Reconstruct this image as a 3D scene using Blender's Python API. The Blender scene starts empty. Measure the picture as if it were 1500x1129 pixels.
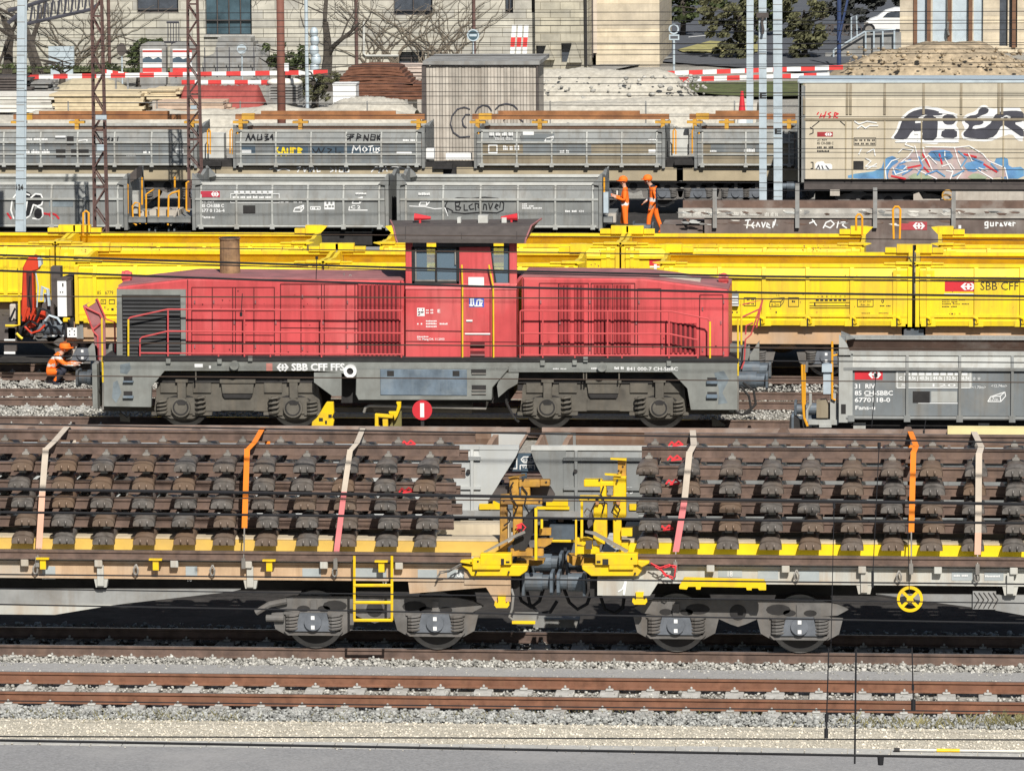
import bpy, math, random
import numpy as np
from mathutils import Vector
random.seed(7); NR = np.random.default_rng(7)
R = math.radians
scene = bpy.context.scene
COL = scene.collection

# ------------------------------------------------------------------ camera
F, CAMZ = 6890.0, 13.6            # focal length in photo pixels (1500 wide), height above the rails
YAW, PITCH, ROLL = R(5.2), math.atan((564.5 + 345) / F), -0.0071
_r = Vector((math.cos(YAW), math.sin(YAW), 0)); _f = Vector((-math.sin(YAW), math.cos(YAW), 0)); _u = Vector((0, 0, 1))
_fw = _f * math.cos(PITCH) - _u * math.sin(PITCH); _up = _u * math.cos(PITCH) + _f * math.sin(PITCH)
_rt = _r * math.cos(ROLL) + _up * math.sin(ROLL); _up2 = -_r * math.sin(ROLL) + _up * math.cos(ROLL)
CAM = Vector((0, 0, CAMZ))
cd = bpy.data.cameras.new('camera'); cam = bpy.data.objects.new('camera', cd); COL.objects.link(cam)
cd.sensor_width = 36; cd.lens = 36 * F / 1500; cd.clip_start = 1; cd.clip_end = 3000
from mathutils import Matrix
cam.matrix_world = Matrix(((_rt.x, _up2.x, -_fw.x, 0), (_rt.y, _up2.y, -_fw.y, 0), (_rt.z, _up2.z, -_fw.z, CAMZ), (0, 0, 0, 1)))
scene.camera = cam

# ------------------------------------------------------------------ sky, sun, exposure
SUN_EL, SUN_AZ = R(42), R(17)     # the sun stands behind the camera, to its right
w = bpy.data.worlds.new('World'); scene.world = w; w.use_nodes = True
nt = w.node_tree; nt.nodes.clear()
sky = nt.nodes.new('ShaderNodeTexSky'); sky.sky_type = 'NISHITA'; sky.sun_disc = False
sky.sun_elevation = SUN_EL
sdir = Vector((math.sin(SUN_AZ) * math.cos(SUN_EL), -math.cos(SUN_AZ) * math.cos(SUN_EL), math.sin(SUN_EL)))  # towards the sun
sky.sun_rotation = math.atan2(sdir.x, sdir.y)
bg = nt.nodes.new('ShaderNodeBackground'); bg.inputs['Strength'].default_value = 0.055
wo = nt.nodes.new('ShaderNodeOutputWorld')
nt.links.new(sky.outputs[0], bg.inputs[0]); nt.links.new(bg.outputs[0], wo.inputs[0])
sl = bpy.data.lights.new('sun', 'SUN'); sl.energy = 5.0; sl.angle = R(0.53); sl.color = (1.0, 0.965, 0.905)
so = bpy.data.objects.new('sun', sl); COL.objects.link(so); so.rotation_euler = sdir.to_track_quat('Z', 'Y').to_euler()
so.location = (20, -20, 60)
vs = scene.view_settings; vs.view_transform = 'Standard'; vs.look = 'None'; vs.gamma = 1; vs.exposure = 0.22
scene.cycles.max_bounces = 5; scene.cycles.diffuse_bounces = 3; scene.cycles.glossy_bounces = 2
scene.cycles.caustics_reflective = False; scene.cycles.caustics_refractive = False

# ------------------------------------------------------------------ pixel <-> place
def at(px, py, Y):
    """the point on the upright plane at distance Y that the photo shows at pixel (px, py)"""
    v = _rt * ((px - 750) / F) - _up2 * ((py - 564.5) / F) + _fw
    return CAM + v * (Y / v.y)
def ground(px, py, z=-0.2):
    v = _rt * ((px - 750) / F) - _up2 * ((py - 564.5) / F) + _fw
    return CAM + v * ((z - CAMZ) / v.z)
def AX(px, Y, py=500): return at(px, py, Y).x
def AZ(py, Y, px=750): return at(px, py, Y).z

# ------------------------------------------------------------------ materials
MATS = {}
def mat(name, col, rough=0.65, metal=0.0, var=0.22, scale=2.5, grime=None, gamt=0.45, gscale=1.2, streak=None, samt=0.5, bump=0.0, bscale=40, island=0.0, spec=0.35, objcol=None):
    if name in MATS: return MATS[name]
    m = bpy.data.materials.new(name); m.use_nodes = True; MATS[name] = m
    t = m.node_tree; N = t.nodes; L = t.links
    b = N['Principled BSDF']; b.inputs['Roughness'].default_value = rough; b.inputs['Metallic'].default_value = metal
    b.inputs['Specular IOR Level'].default_value = spec
    tc = N.new('ShaderNodeNewGeometry'); pos = tc.outputs['Position']
    def noise(sc, det=5, mapping=None, rough_=0.6):
        n = N.new('ShaderNodeTexNoise'); n.inputs['Scale'].default_value = sc; n.inputs['Detail'].default_value = det
        n.inputs['Roughness'].default_value = rough_
        if mapping:
            mp = N.new('ShaderNodeMapping'); mp.inputs['Scale'].default_value = mapping; L.new(pos, mp.inputs[0]); L.new(mp.outputs[0], n.inputs['Vector'])
        else: L.new(pos, n.inputs['Vector'])
        return n.outputs['Fac']
    def ramp(fac, p0, p1, c0, c1):
        r = N.new('ShaderNodeValToRGB'); r.color_ramp.elements[0].position = p0; r.color_ramp.elements[1].position = p1
        r.color_ramp.elements[0].color = (*c0, 1); r.color_ramp.elements[1].color = (*c1, 1); L.new(fac, r.inputs[0]); return r.outputs[0]
    def mix(fac, a, c):
        x = N.new('ShaderNodeMix'); x.data_type = 'RGBA'
        L.new(fac, x.inputs[0])
        if isinstance(a, tuple): x.inputs[6].default_value = (*a, 1)
        else: L.new(a, x.inputs[6])
        if isinstance(c, tuple): x.inputs[7].default_value = (*c, 1)
        else: L.new(c, x.inputs[7])
        return x.outputs[2]
    lo = tuple(max(0, c * (1 - var)) for c in col); hi = tuple(min(1, c * (1 + var)) for c in col)
    out = ramp(noise(scale), 0.32, 0.68, lo, hi)
    if grime:
        g = ramp(noise(gscale, 8), 0.5, 0.72, (0, 0, 0), (gamt,) * 3); out = mix(g, out, grime)
    if streak:
        g = ramp(noise(1.0, 6, (7, 7, 0.55)), 0.48, 0.75, (0, 0, 0), (samt,) * 3); out = mix(g, out, streak)
    if objcol:
        oi = N.new('ShaderNodeObjectInfo'); out = mix(ramp(oi.outputs['Random'], 0.35, 1.0, (0, 0, 0), (.85,)*3), out, objcol)
    if island:
        hs = N.new('ShaderNodeHueSaturation'); L.new(out, hs.inputs['Color'])
        mr = N.new('ShaderNodeMapRange'); mr.inputs[3].default_value = 1 - island; mr.inputs[4].default_value = 1 + island
        L.new(tc.outputs['Random Per Island'], mr.inputs[0]); L.new(mr.outputs[0], hs.inputs['Value']); out = hs.outputs[0]
    L.new(out, b.inputs['Base Color'])
    if bump:
        bp = N.new('ShaderNodeBump'); bp.inputs['Strength'].default_value = bump; bp.inputs['Distance'].default_value = 0.02
        L.new(noise(bscale, 4), bp.inputs['Height']); L.new(bp.outputs[0], b.inputs['Normal'])
    return m

# ------------------------------------------------------------------ objects
ROOTLOC = {}
def tag(o, label, cat, group=None, kind=None):
    if label: o['label'] = label
    if cat: o['category'] = cat
    if group: o['group'] = group
    if kind: o['kind'] = kind
    return o
def thing(name, label, cat, loc, group=None):
    o = bpy.data.objects.new(name, None); COL.objects.link(o); o.location = loc; o.empty_display_size = 0.3
    ROOTLOC[o.name] = Vector(loc)
    return tag(o, label, cat, group)
SPLIT = {'gusset': 1, 'paint_patch': 1, 'door_latch': 1, 'step': 1, 'step_recess': 1, 'frame_fitting': 1, 'hose': 1, 'handle_recess': 1, 'roof_box': 1, 'rim': 1, 'beam_bracket': 1, 'ear': 1, 'niche': 1,
         'sloping_reveal': 1, 'post': 1, 'bearer': 1, 'bag': 1, 'marker_panel': 1, 'stripe': 1, 'corner_post': 1, 'end_cabinet': 1, 'spring': 2, 'socket': 1, 'handle': 1, 'painted_field': 1, 'axle_guard': 1,
         'leg': 1, 'cover': 1, 'side_sill': 1, 'hook_eye': 1, 'data_panel': 1, 'worn_patch': 1, 'rail_guard': 1, 'crossbeam': 1, 'column': 1, 'mast': 1, 'repainted_patch': 1, 'mesh_panel': 1, 'rail_wire': 1, 'axle_mark': 1, 'brake_rod': 1, 'locker': 1, 'rail_clamp': 2, 'notice': 1, 'window_seal': 1, 'machinery': 1, 'underfloor_gear': 1, 'brace': 1, 'graffiti_ground': 1, 'frame_opening': 1}
class MB:
    """collects shapes in world coordinates, then links them as ONE mesh object"""
    def __init__(s): s.v = []; s.f = []; s.k = 0; s.g = []
    def add(s, vs, fs):
        n = len(s.v); s.g.append((n, len(s.f))); s.v += [tuple(p) for p in vs]; s.f += [tuple(i + n for i in f) for f in fs]
    def box(s, x0, x1, y0, y1, z0, z1):
        if x0 > x1: x0, x1 = x1, x0
        if y0 > y1: y0, y1 = y1, y0
        if z0 > z1: z0, z1 = z1, z0
        s.add([(x0,y0,z0),(x1,y0,z0),(x1,y1,z0),(x0,y1,z0),(x0,y0,z1),(x1,y0,z1),(x1,y1,z1),(x0,y1,z1)],
              [(0,3,2,1),(4,5,6,7),(0,1,5,4),(1,2,6,5),(2,3,7,6),(3,0,4,7)])
    def _prism(s, a, b):
        n = len(a); s.add(a + b, [tuple(range(n)), tuple(range(2*n-1, n-1, -1))] + [(i, n+i, n+(i+1) % n, (i+1) % n) for i in range(n)])
    def prism_y(s, pts, y0, y1): s._prism([(x, y0, z) for x, z in pts], [(x, y1, z) for x, z in pts])
    def prism_x(s, pts, x0, x1): s._prism([(x0, y, z) for y, z in pts], [(x1, y, z) for y, z in pts])
    def prism_z(s, pts, z0, z1): s._prism([(x, y, z0) for x, y in pts], [(x, y, z1) for x, y in pts])
    def pbox(s, x0, y0, x1, y1, Y, dep=0.06):
        xm, ym = (x0 + x1) / 2, (y0 + y1) / 2
        s.box(at(x0, ym, Y).x, at(x1, ym, Y).x, Y, Y + dep, at(xm, y1, Y).z, at(xm, y0, Y).z)
    def ppoly(s, pts, Y, dep=0.06):
        s.prism_y([(lambda q: (q.x, q.z))(at(px, py, Y)) for px, py in pts], Y, Y + dep)
    def cyl(s, p0, p1, r0, r1=None, n=10, caps=True):
        r1 = r0 if r1 is None else r1
        p0, p1 = Vector(p0), Vector(p1); d = (p1 - p0).normalized()
        a = d.orthogonal().normalized(); b = d.cross(a)
        A = [p0 + (a * math.cos(2*math.pi*i/n) + b * math.sin(2*math.pi*i/n)) * r0 for i in range(n)]
        B = [p1 + (a * math.cos(2*math.pi*i/n) + b * math.sin(2*math.pi*i/n)) * r1 for i in range(n)]
        s.add(A + B, [(i, (i+1) % n, n + (i+1) % n, n + i) for i in range(n)] + ([tuple(range(n-1, -1, -1)), tuple(range(n, 2*n))] if caps else []))
    def tube(s, pts, r, n=6):
        pts = [Vector(p) for p in pts]; rings = []; a = None
        for i, p in enumerate(pts):
            d = (pts[min(i+1, len(pts)-1)] - pts[max(i-1, 0)]).normalized()
            if a is None: a = d.orthogonal().normalized()
            a = (a - d * a.dot(d)).normalized(); b = d.cross(a)
            rr = r[i] if isinstance(r, (list, tuple)) else r
            rings.append([p + (a * math.cos(2*math.pi*k/n) + b * math.sin(2*math.pi*k/n)) * rr for k in range(n)])
        vs = [v for q in rings for v in q]; fs = []
        for i in range(len(rings) - 1):
            fs += [(i*n+k, i*n+(k+1) % n, (i+1)*n+(k+1) % n, (i+1)*n+k) for k in range(n)]
        fs += [tuple(range(n-1, -1, -1)), tuple(range((len(rings)-1)*n, len(rings)*n))]
        s.add(vs, fs)
    def ring_y(s, c, R1, R0, y0, y1, n=32):
        """annulus facing the camera"""
        cx, cz = c; vs = []
        for y in (y0, y1):
            for rr in (R1, R0): vs += [(cx + rr*math.cos(2*math.pi*i/n), y, cz + rr*math.sin(2*math.pi*i/n)) for i in range(n)]
        fs = []
        for i in range(n):
            j = (i+1) % n
            fs += [(i, j, n+j, n+i), (2*n+i, 3*n+i, 3*n+j, 2*n+j), (i, 2*n+i, 2*n+j, j), (n+i, n+j, 3*n+j, 3*n+i)]
        s.add(vs, fs)
    def ball(s, c, r, sx=1, sy=1, sz=1, n=10, m=7):
        vs = [(c[0], c[1], c[2] + r*sz)]; fs = []
        for j in range(1, m):
            t = math.pi * j / m
            vs += [(c[0] + r*sx*math.sin(t)*math.cos(2*math.pi*i/n), c[1] + r*sy*math.sin(t)*math.sin(2*math.pi*i/n), c[2] + r*sz*math.cos(t)) for i in range(n)]
        vs.append((c[0], c[1], c[2] - r*sz)); L = len(vs) - 1
        fs += [(0, 1+i, 1+(i+1) % n) for i in range(n)]
        for j in range(m-2): fs += [(1+j*n+i, 1+(j+1)*n+i, 1+(j+1)*n+(i+1) % n, 1+j*n+(i+1) % n) for i in range(n)]
        fs += [(L, 1+(m-2)*n+(i+1) % n, 1+(m-2)*n+i) for i in range(n)]
        s.add(vs, fs)
    def spring(s, x, y, z0, z1, r, turns=5, wire=0.018):
        pts = [(x + r*math.cos(2*math.pi*k/10), y + r*math.sin(2*math.pi*k/10), z0 + (z1-z0)*k/(turns*10)) for k in range(turns*10 + 1)]
        s.tube(pts, wire, 5)
        s.cyl((x, y, z0), (x, y, z1), r*0.55, n=8)
    def stroke(s, pts, wpx, Y, n=6):
        """a painted line: flat ribbon 3 mm proud of the surface at distance Y"""
        q = [at(a, b, Y) for a, b in pts]; hw = wpx / 2 / (F / (Y / math.cos(YAW)))
        for i in range(len(q)):
            s.k += 1; o = 0.0006 * (s.k % 12)
            s.prism_y([(q[i].x + hw*math.cos(2*math.pi*k/n), q[i].z + hw*math.sin(2*math.pi*k/n)) for k in range(n)], Y - 0.004 - o, Y)
            if i + 1 < len(q):
                s.k += 1; o = 0.0006 * (s.k % 12)
                d = Vector((q[i+1].x - q[i].x, q[i+1].z - q[i].z))
                if d.length < 1e-6: continue
                d.normalize(); nx, nz = -d.y*hw, d.x*hw
                s.prism_y([(q[i].x+nx, q[i].z+nz), (q[i].x-nx, q[i].z-nz), (q[i+1].x-nx, q[i+1].z-nz), (q[i+1].x+nx, q[i+1].z+nz)], Y - 0.004 - o, Y)
    def text(s, txt, x0, y0, x1, y1, Y, bold=0.0, proud=0.004):
        """lettering fitted into the photo rectangle x0,y0,x1,y1 on the plane Y"""
        c = bpy.data.curves.new('t', 'FONT'); c.body = txt; c.offset = bold; c.extrude = 0; c.resolution_u = 2
        o = bpy.data.objects.new('t', c); COL.objects.link(o)
        me = bpy.data.meshes.new_from_object(o.evaluated_get(bpy.context.evaluated_depsgraph_get()))
        vs = [v.co.copy() for v in me.vertices]; fs = [tuple(p.vertices) for p in me.polygons]
        bpy.data.objects.remove(o); bpy.data.curves.remove(c); bpy.data.meshes.remove(me)
        if not vs: return
        mx0 = min(v.x for v in vs); mx1 = max(v.x for v in vs); mz0 = min(v.y for v in vs); mz1 = max(v.y for v in vs)
        a, b = at(x0, y1, Y), at(x1, y1, Y); t = at(x0, y0, Y)
        sx = (b.x - a.x) / (mx1 - mx0); sz = (t.z - a.z) / max(mz1 - mz0, 1e-6); sh = (b.z - a.z) / (b.x - a.x)
        s.add([(a.x + (v.x - mx0)*sx, Y - proud, a.z + (v.y - mz0)*sz + sh*(v.x - mx0)*sx) for v in vs], fs)
    def build(s, name, m, parent=None, smooth=False, label=None, bevel=0.0):
        if parent is not None and name in SPLIT and len(s.g) > SPLIT[name]:
            first = None; st = SPLIT[name]; cuts = s.g[::st] + [(len(s.v), len(s.f))]
            for (v0, f0), (v1, f1) in zip(cuts[:-1], cuts[1:]):
                m_ = MB(); m_.v = s.v[v0:v1]; m_.f = [tuple(i - v0 for i in f) for f in s.f[f0:f1]]; m_.g = [(0, 0)]
                o = m_.build(name, m, parent, smooth, label, bevel); first = first or o
            return first
        off = Vector((0, 0, 0))
        if parent is not None:
            while parent.parent is not None and parent.parent.parent is not None: parent = parent.parent
            off = ROOTLOC[parent.name]
        else:
            a = np.array(s.v); lo, hi = a.min(0), a.max(0); off = Vector(((lo[0]+hi[0])/2, (lo[1]+hi[1])/2, lo[2]))
        me = bpy.data.meshes.new(name); me.from_pydata([(x-off.x, y-off.y, z-off.z) for x, y, z in s.v], [], s.f); me.validate()
        if smooth: me.polygons.foreach_set('use_smooth', [True]*len(me.polygons))
        me.materials.append(m); o = bpy.data.objects.new(name, me); COL.objects.link(o)
        ROOTLOC[o.name] = off
        if parent is not None: o.parent = parent
        else: o.location = off
        if label: o['label'] = label
        if bevel:
            bv = o.modifiers.new('bevel', 'BEVEL'); bv.width = bevel; bv.segments = 1; bv.limit_method = 'ANGLE'
        return o
def mbs(fn):
    m = MB(); fn(m); return m
def box_part(name, m, parent, px, Y, dep, **k):
    b = MB(); b.pbox(*px, Y, dep); return b.build(name, m, parent, **k)
def copy_tree(o, parent=None):
    c = o.copy(); COL.objects.link(c); ROOTLOC[c.name] = ROOTLOC.get(o.name, Vector((0, 0, 0)))
    if parent is not None: c.parent = parent
    for ch in list(o.children): copy_tree(ch, c)
    return c
def structure(name, mb, m):
    o = mb.build(name, m); o['kind'] = 'structure'; return o
def swiss_arrow(mb_w, x0, y0, x1, y1, Y):
    """white double arrow with a cross, fitted in a pixel rectangle"""
    cx, cy, hx, hy = (x0+x1)/2, (y0+y1)/2, (x1-x0)/2, (y1-y0)/2
    P = lambda pts, d: mb_w.ppoly([(cx + a*hx, cy - b*hy) for a, b in pts], Y - 0.004 - d, 0.003)
    P([(-.62,.2),(.62,.2),(.62,-.2),(-.62,-.2)], 0); P([(-.16,.85),(.16,.85),(.16,-.85),(-.16,-.85)], .0007)
    for sg, d in ((-1, .0014), (1, .0021)):
        P([(sg*1, 0), (sg*.5, 1), (sg*.2, 1), (sg*.62, .0)], d); P([(sg*1, 0), (sg*.62, 0), (sg*.2, -1), (sg*.5, -1)], d + .0004)
# ------------------------------------------------------------------ material palette
M = {}
M['ballast'] = mat('ballast_ground', (.30,.285,.25), .95, var=.45, scale=18, grime=(.14,.125,.10), gamt=.6, gscale=.9, bump=.6, bscale=22)
M['stone'] = mat('ballast_stone', (.345,.333,.30), .9, var=.35, scale=9, island=.42)
M['stone_dark'] = mat('ballast_stone_dark', (.30,.30,.28), .9, var=.3, scale=9, island=.4)
M['stone_tan'] = mat('gravel_tan', (.54,.495,.41), .95, var=.25, scale=9, island=.3)
M['tan_ground'] = mat('tan_gravel_ground', (.47,.43,.345), .95, var=.35, scale=26, grime=(.26,.24,.19), gamt=.5, gscale=1.6, bump=.5, bscale=30)
M['path'] = mat('path_asphalt', (.30,.295,.288), .95, var=.22, scale=30, grime=(.37,.36,.335), gamt=.75, gscale=.7, streak=(.24,.235,.225), samt=.4, bump=.15, bscale=90)
M['platform'] = mat('platform_asphalt', (.25,.246,.244), .95, var=.22, scale=26, grime=(.33,.32,.31), gamt=.7, gscale=.45, streak=(.19,.187,.185), samt=.35, bump=.15, bscale=80)
M['kerb'] = mat('concrete_kerb', (.42,.41,.38), .9, var=.15, scale=14, grime=(.28,.27,.24), gamt=.5)
M['concrete'] = mat('concrete', (.40,.39,.36), .9, var=.18, scale=10, grime=(.24,.22,.19), gamt=.6)
M['rail_rust'] = mat('rail_rust', (.185,.085,.05), .8, var=.3, scale=6, grime=(.085,.05,.038), gamt=.5, gscale=3, streak=(.25,.13,.075), samt=.4)
M['rail_steel'] = mat('rail_steel', (.30,.28,.27), .35, .8, var=.15)
M['rail_brown'] = mat('rail_dark_brown', (.128,.086,.068), .75, var=.32, scale=5, grime=(.065,.046,.038), gamt=.6, streak=(.19,.12,.08), samt=.4)
M['sleeper_steel'] = mat('sleeper_steel', (.135,.122,.11), .45, .25, var=.35, scale=9, grime=(.16,.115,.08), gamt=.6, gscale=2.2, spec=.6, objcol=(.185,.115,.07))
M['clip'] = mat('clip_steel', (.30,.28,.25), .5, .5, var=.25)
M['black'] = mat('black_wire', (.012,.012,.014), .7)
M['dark'] = mat('dark_underframe', (.028,.026,.025), .85, var=.3, scale=4)
M['red'] = mat('loco_red_paint', (.57,.082,.085), .42, var=.16, scale=.8, grime=(.60,.17,.16), gamt=.6, gscale=.7, streak=(.31,.05,.048), samt=.7, spec=.4)
M['red_dark'] = mat('loco_roof_red', (.30,.125,.125), .7, var=.2, scale=2, grime=(.17,.10,.10), gamt=.7, gscale=1.3)
M['red_seam'] = mat('loco_panel_gap', (.11,.014,.016), .7)
M['grille_red'] = mat('loco_grille_red', (.36,.045,.048), .6, var=.15, scale=3)
M['roof_grey'] = mat('cab_roof_grey', (.085,.072,.066), .85, var=.15, scale=5, grime=(.055,.045,.043), gamt=.5)
M['loco_grey'] = mat('loco_frame_grey', (.205,.212,.195), .65, var=.18, scale=2.4, grime=(.105,.098,.083), gamt=.75, gscale=1.0, streak=(.14,.135,.12), samt=.4)
M['loco_blue'] = mat('worn_blue_grey', (.12,.155,.19), .6, var=.3, scale=3, grime=(.24,.27,.28), gamt=.6, gscale=2, streak=(.28,.31,.32), samt=.3)
M['bogie'] = mat('bogie_olive_grey', (.105,.095,.078), .75, var=.25, scale=4, grime=(.045,.04,.035), gamt=.7, streak=(.15,.12,.085), samt=.4)
M['bogie_grey'] = mat('bogie_grey', (.135,.128,.12), .7, var=.25, scale=4, grime=(.065,.055,.046), gamt=.7, streak=(.17,.13,.095), samt=.35)
M['wheel'] = mat('wheel_steel', (.05,.045,.043), .6, .3, var=.25)
M['tread'] = mat('wheel_tread', (.22,.21,.20), .4, .7, var=.2)
M['axlebox'] = mat('axlebox_blue', (.12,.13,.145), .5, var=.25, scale=5)
M['louvre'] = mat('radiator_louvre', (.02,.02,.021), .6, var=.25)
M['glass'] = mat('cab_glass', (.055,.085,.115), .08, 0, var=.2, scale=1.4, spec=.8)
M['white'] = mat('white_paint', (.74,.74,.72), .6, var=.06)
M['ywhite'] = mat('off_white', (.66,.63,.56), .7, var=.12)
M['yel_rail'] = mat('handrail_yellow', (.72,.50,.03), .5, var=.1)
M['yellow'] = mat('wagon_yellow', (.82,.60,.02), .42, var=.06, scale=1.2, grime=(.62,.42,.05), gamt=.7, gscale=.9, streak=(.46,.27,.05), samt=.6, spec=.4)
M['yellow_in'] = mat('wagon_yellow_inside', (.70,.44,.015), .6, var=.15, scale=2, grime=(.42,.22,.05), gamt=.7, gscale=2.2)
M['mach_yellow'] = mat('machine_yellow', (.80,.53,.008), .5, var=.08, scale=3, grime=(.36,.22,.05), gamt=.65, gscale=3, streak=(.5,.33,.05), samt=.4)
M['ochre'] = mat('weathered_ochre', (.47,.25,.04), .7, var=.25, scale=4, grime=(.16,.085,.04), gamt=.85, gscale=3.2, streak=(.22,.12,.05), samt=.6)
M['orange_rail'] = mat('handrail_orange', (.72,.33,.02), .55, var=.12)
M['grey'] = mat('hopper_grey', (.20,.207,.20), .65, var=.16, scale=1.6, grime=(.29,.28,.255), gamt=.65, gscale=1.4, streak=(.125,.112,.092), samt=.65)
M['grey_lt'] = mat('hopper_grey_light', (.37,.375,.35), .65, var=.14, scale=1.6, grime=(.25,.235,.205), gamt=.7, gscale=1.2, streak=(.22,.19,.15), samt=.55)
M['grey_bl'] = mat('hopper_grey_blue', (.165,.18,.185), .65, var=.18, scale=1.6, grime=(.24,.225,.195), gamt=.7, gscale=1.3, streak=(.14,.115,.085), samt=.65)
M['grey_br'] = mat('hopper_grey_brown', (.25,.21,.145), .75, var=.2, scale=1.3, grime=(.17,.165,.15), gamt=.5, gscale=.8, streak=(.16,.12,.075), samt=.6)
M['pale_lt'] = mat('rim_pale', (.50,.50,.465), .65, var=.12, scale=3, grime=(.30,.28,.24), gamt=.6)
M['rust_in'] = mat('hopper_rust', (.30,.195,.135), .85, var=.28, scale=1.6, grime=(.16,.095,.065), gamt=.75, gscale=1.6, streak=(.42,.34,.27), samt=.45)
M['rust_dk'] = mat('hopper_rust_dark', (.13,.085,.065), .85, var=.3, scale=2, grime=(.32,.30,.27), gamt=.6, gscale=1.6)
M['rust_frame'] = mat('frame_rust_tan', (.50,.32,.18), .8, var=.16, scale=1.4, grime=(.36,.34,.31), gamt=.6, gscale=.9, streak=(.30,.19,.11), samt=.45)
M['sill_rust'] = mat('sill_rust', (.46,.32,.20), .8, var=.2, scale=1.3, grime=(.44,.43,.38), gamt=.85, gscale=.55, streak=(.27,.17,.10), samt=.5)
M['sill_grey'] = mat('sill_grey', (.46,.455,.41), .75, var=.12, scale=1.8, grime=(.36,.27,.17), gamt=.75, gscale=.9, streak=(.30,.20,.12), samt=.6)
M['beam_grey'] = mat('beam_grey', (.25,.25,.24), .75, var=.22, scale=2, grime=(.16,.14,.115), gamt=.7, streak=(.20,.165,.125), samt=.5)
M['tan_frame'] = mat('frame_tan', (.36,.30,.20), .8, var=.16, scale=1.2, grime=(.24,.21,.16), gamt=.6, gscale=1)
M['brown_wagon'] = mat('brown_wagon', (.15,.115,.098), .8, var=.3, scale=1.6, grime=(.26,.235,.21), gamt=.75, streak=(.09,.06,.05))
M['buffer'] = mat('buffer_blue_grey', (.105,.128,.15), .5, .2, var=.25, scale=4, grime=(.05,.05,.05), gamt=.7, streak=(.15,.12,.09), samt=.4)
M['rust_pipe'] = mat('rust_pipe', (.30,.135,.055), .8, var=.3, scale=2, grime=(.17,.07,.035), gamt=.7, gscale=1.6)
M['beige'] = mat('beige_wagon', (.54,.475,.36), .7, var=.1, scale=1, grime=(.40,.35,.265), gamt=.7, gscale=.8, streak=(.42,.355,.26), samt=.5)
M['galv'] = mat('galvanised', (.46,.53,.57), .45, .15, var=.12, scale=4, grime=(.36,.41,.45), gamt=.5, gscale=2)
M['mast_rust'] = mat('mast_rust', (.105,.06,.052), .8, var=.25, scale=4)
M['wood_grey'] = mat('weathered_wood', (.42,.38,.325), .9, var=.12, scale=4, grime=(.30,.25,.2), gamt=.4, streak=(.27,.22,.175), samt=.5, island=.22)
M['timber'] = mat('fresh_timber', (.56,.46,.30), .85, var=.15, scale=4, island=.18)
M['heap'] = mat('heap_gravel', (.44,.41,.345), .95, var=.2, scale=5, grime=(.36,.32,.25), gamt=.5, gscale=1.2, bump=.5, bscale=14)
M['dirt'] = mat('heap_dirt', (.36,.285,.19), .95, var=.35, scale=3, grime=(.20,.16,.11), gamt=.6, gscale=2.5, bump=.7, bscale=9)
M['orange'] = mat('hi_vis_orange', (.90,.17,.015), .7, var=.1, scale=6)
M['reflective'] = mat('reflective_band', (.62,.60,.56), .5, var=.1)
M['skin'] = mat('skin', (.48,.28,.2), .6)
M['navy'] = mat('dark_jacket', (.025,.027,.04), .8)
M['barrier_red'] = mat('barrier_red', (.60,.05,.045), .6, var=.12)
M['sign_red'] = mat('sign_red', (.55,.03,.04), .5, var=.08)
M['crane_red'] = mat('crane_red', (.55,.05,.02), .45, var=.12)
M['blue_dk'] = mat('marker_blue_grey', (.055,.085,.115), .6, var=.2)

# ------------------------------------------------------------------ ground sheets
def sheet(name, x0, x1, y0, y1, z, m, th=0.0):
    b = MB()
    if th: b.box(x0, x1, y0, y1, z - th, z)
    else: b.add([(x0,y0,z),(x1,y0,z),(x1,y1,z),(x0,y1,z)], [(0,1,2,3)])
    return structure(name, b, m)
sheet('ground', -2500, 2500, -300, 5000, -0.24, M['ballast'])
sheet('ground', -120, 120, 64.9, 66.75, -0.20, M['tan_ground'])
sheet('path', -120, 120, 69.98, 70.78, -0.15, M['path'], .08)
sheet('pavement', -120, 120, 20, 64.25, -0.06, M['platform'], .3)
kb = MB()
for i in range(46): kb.box(-18+i*.6, -18+(i+1)*.6-.012, 64.255+random.uniform(0,.012), 64.62+random.uniform(-.015,.01), -.35, -.05+random.uniform(-.006,.006))
structure('kerb', kb, M['kerb'])
M['oily_shade'] = mat('oily_shaded_bed', (.030,.027,.025), .95, var=.4, scale=6, grime=(.075,.066,.058), gamt=.6, gscale=1.3, bump=.5, bscale=20)  # oily ballast, coloured near black to paint the shade under the trains
sheet('ground', -120, 120, 71.95, 93.5, -0.225, M['oily_shade'])
sheet('ground', -120, 120, 103.2, 150, -0.225, M['oily_shade'])  # same painted shade beneath the farther trains

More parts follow.
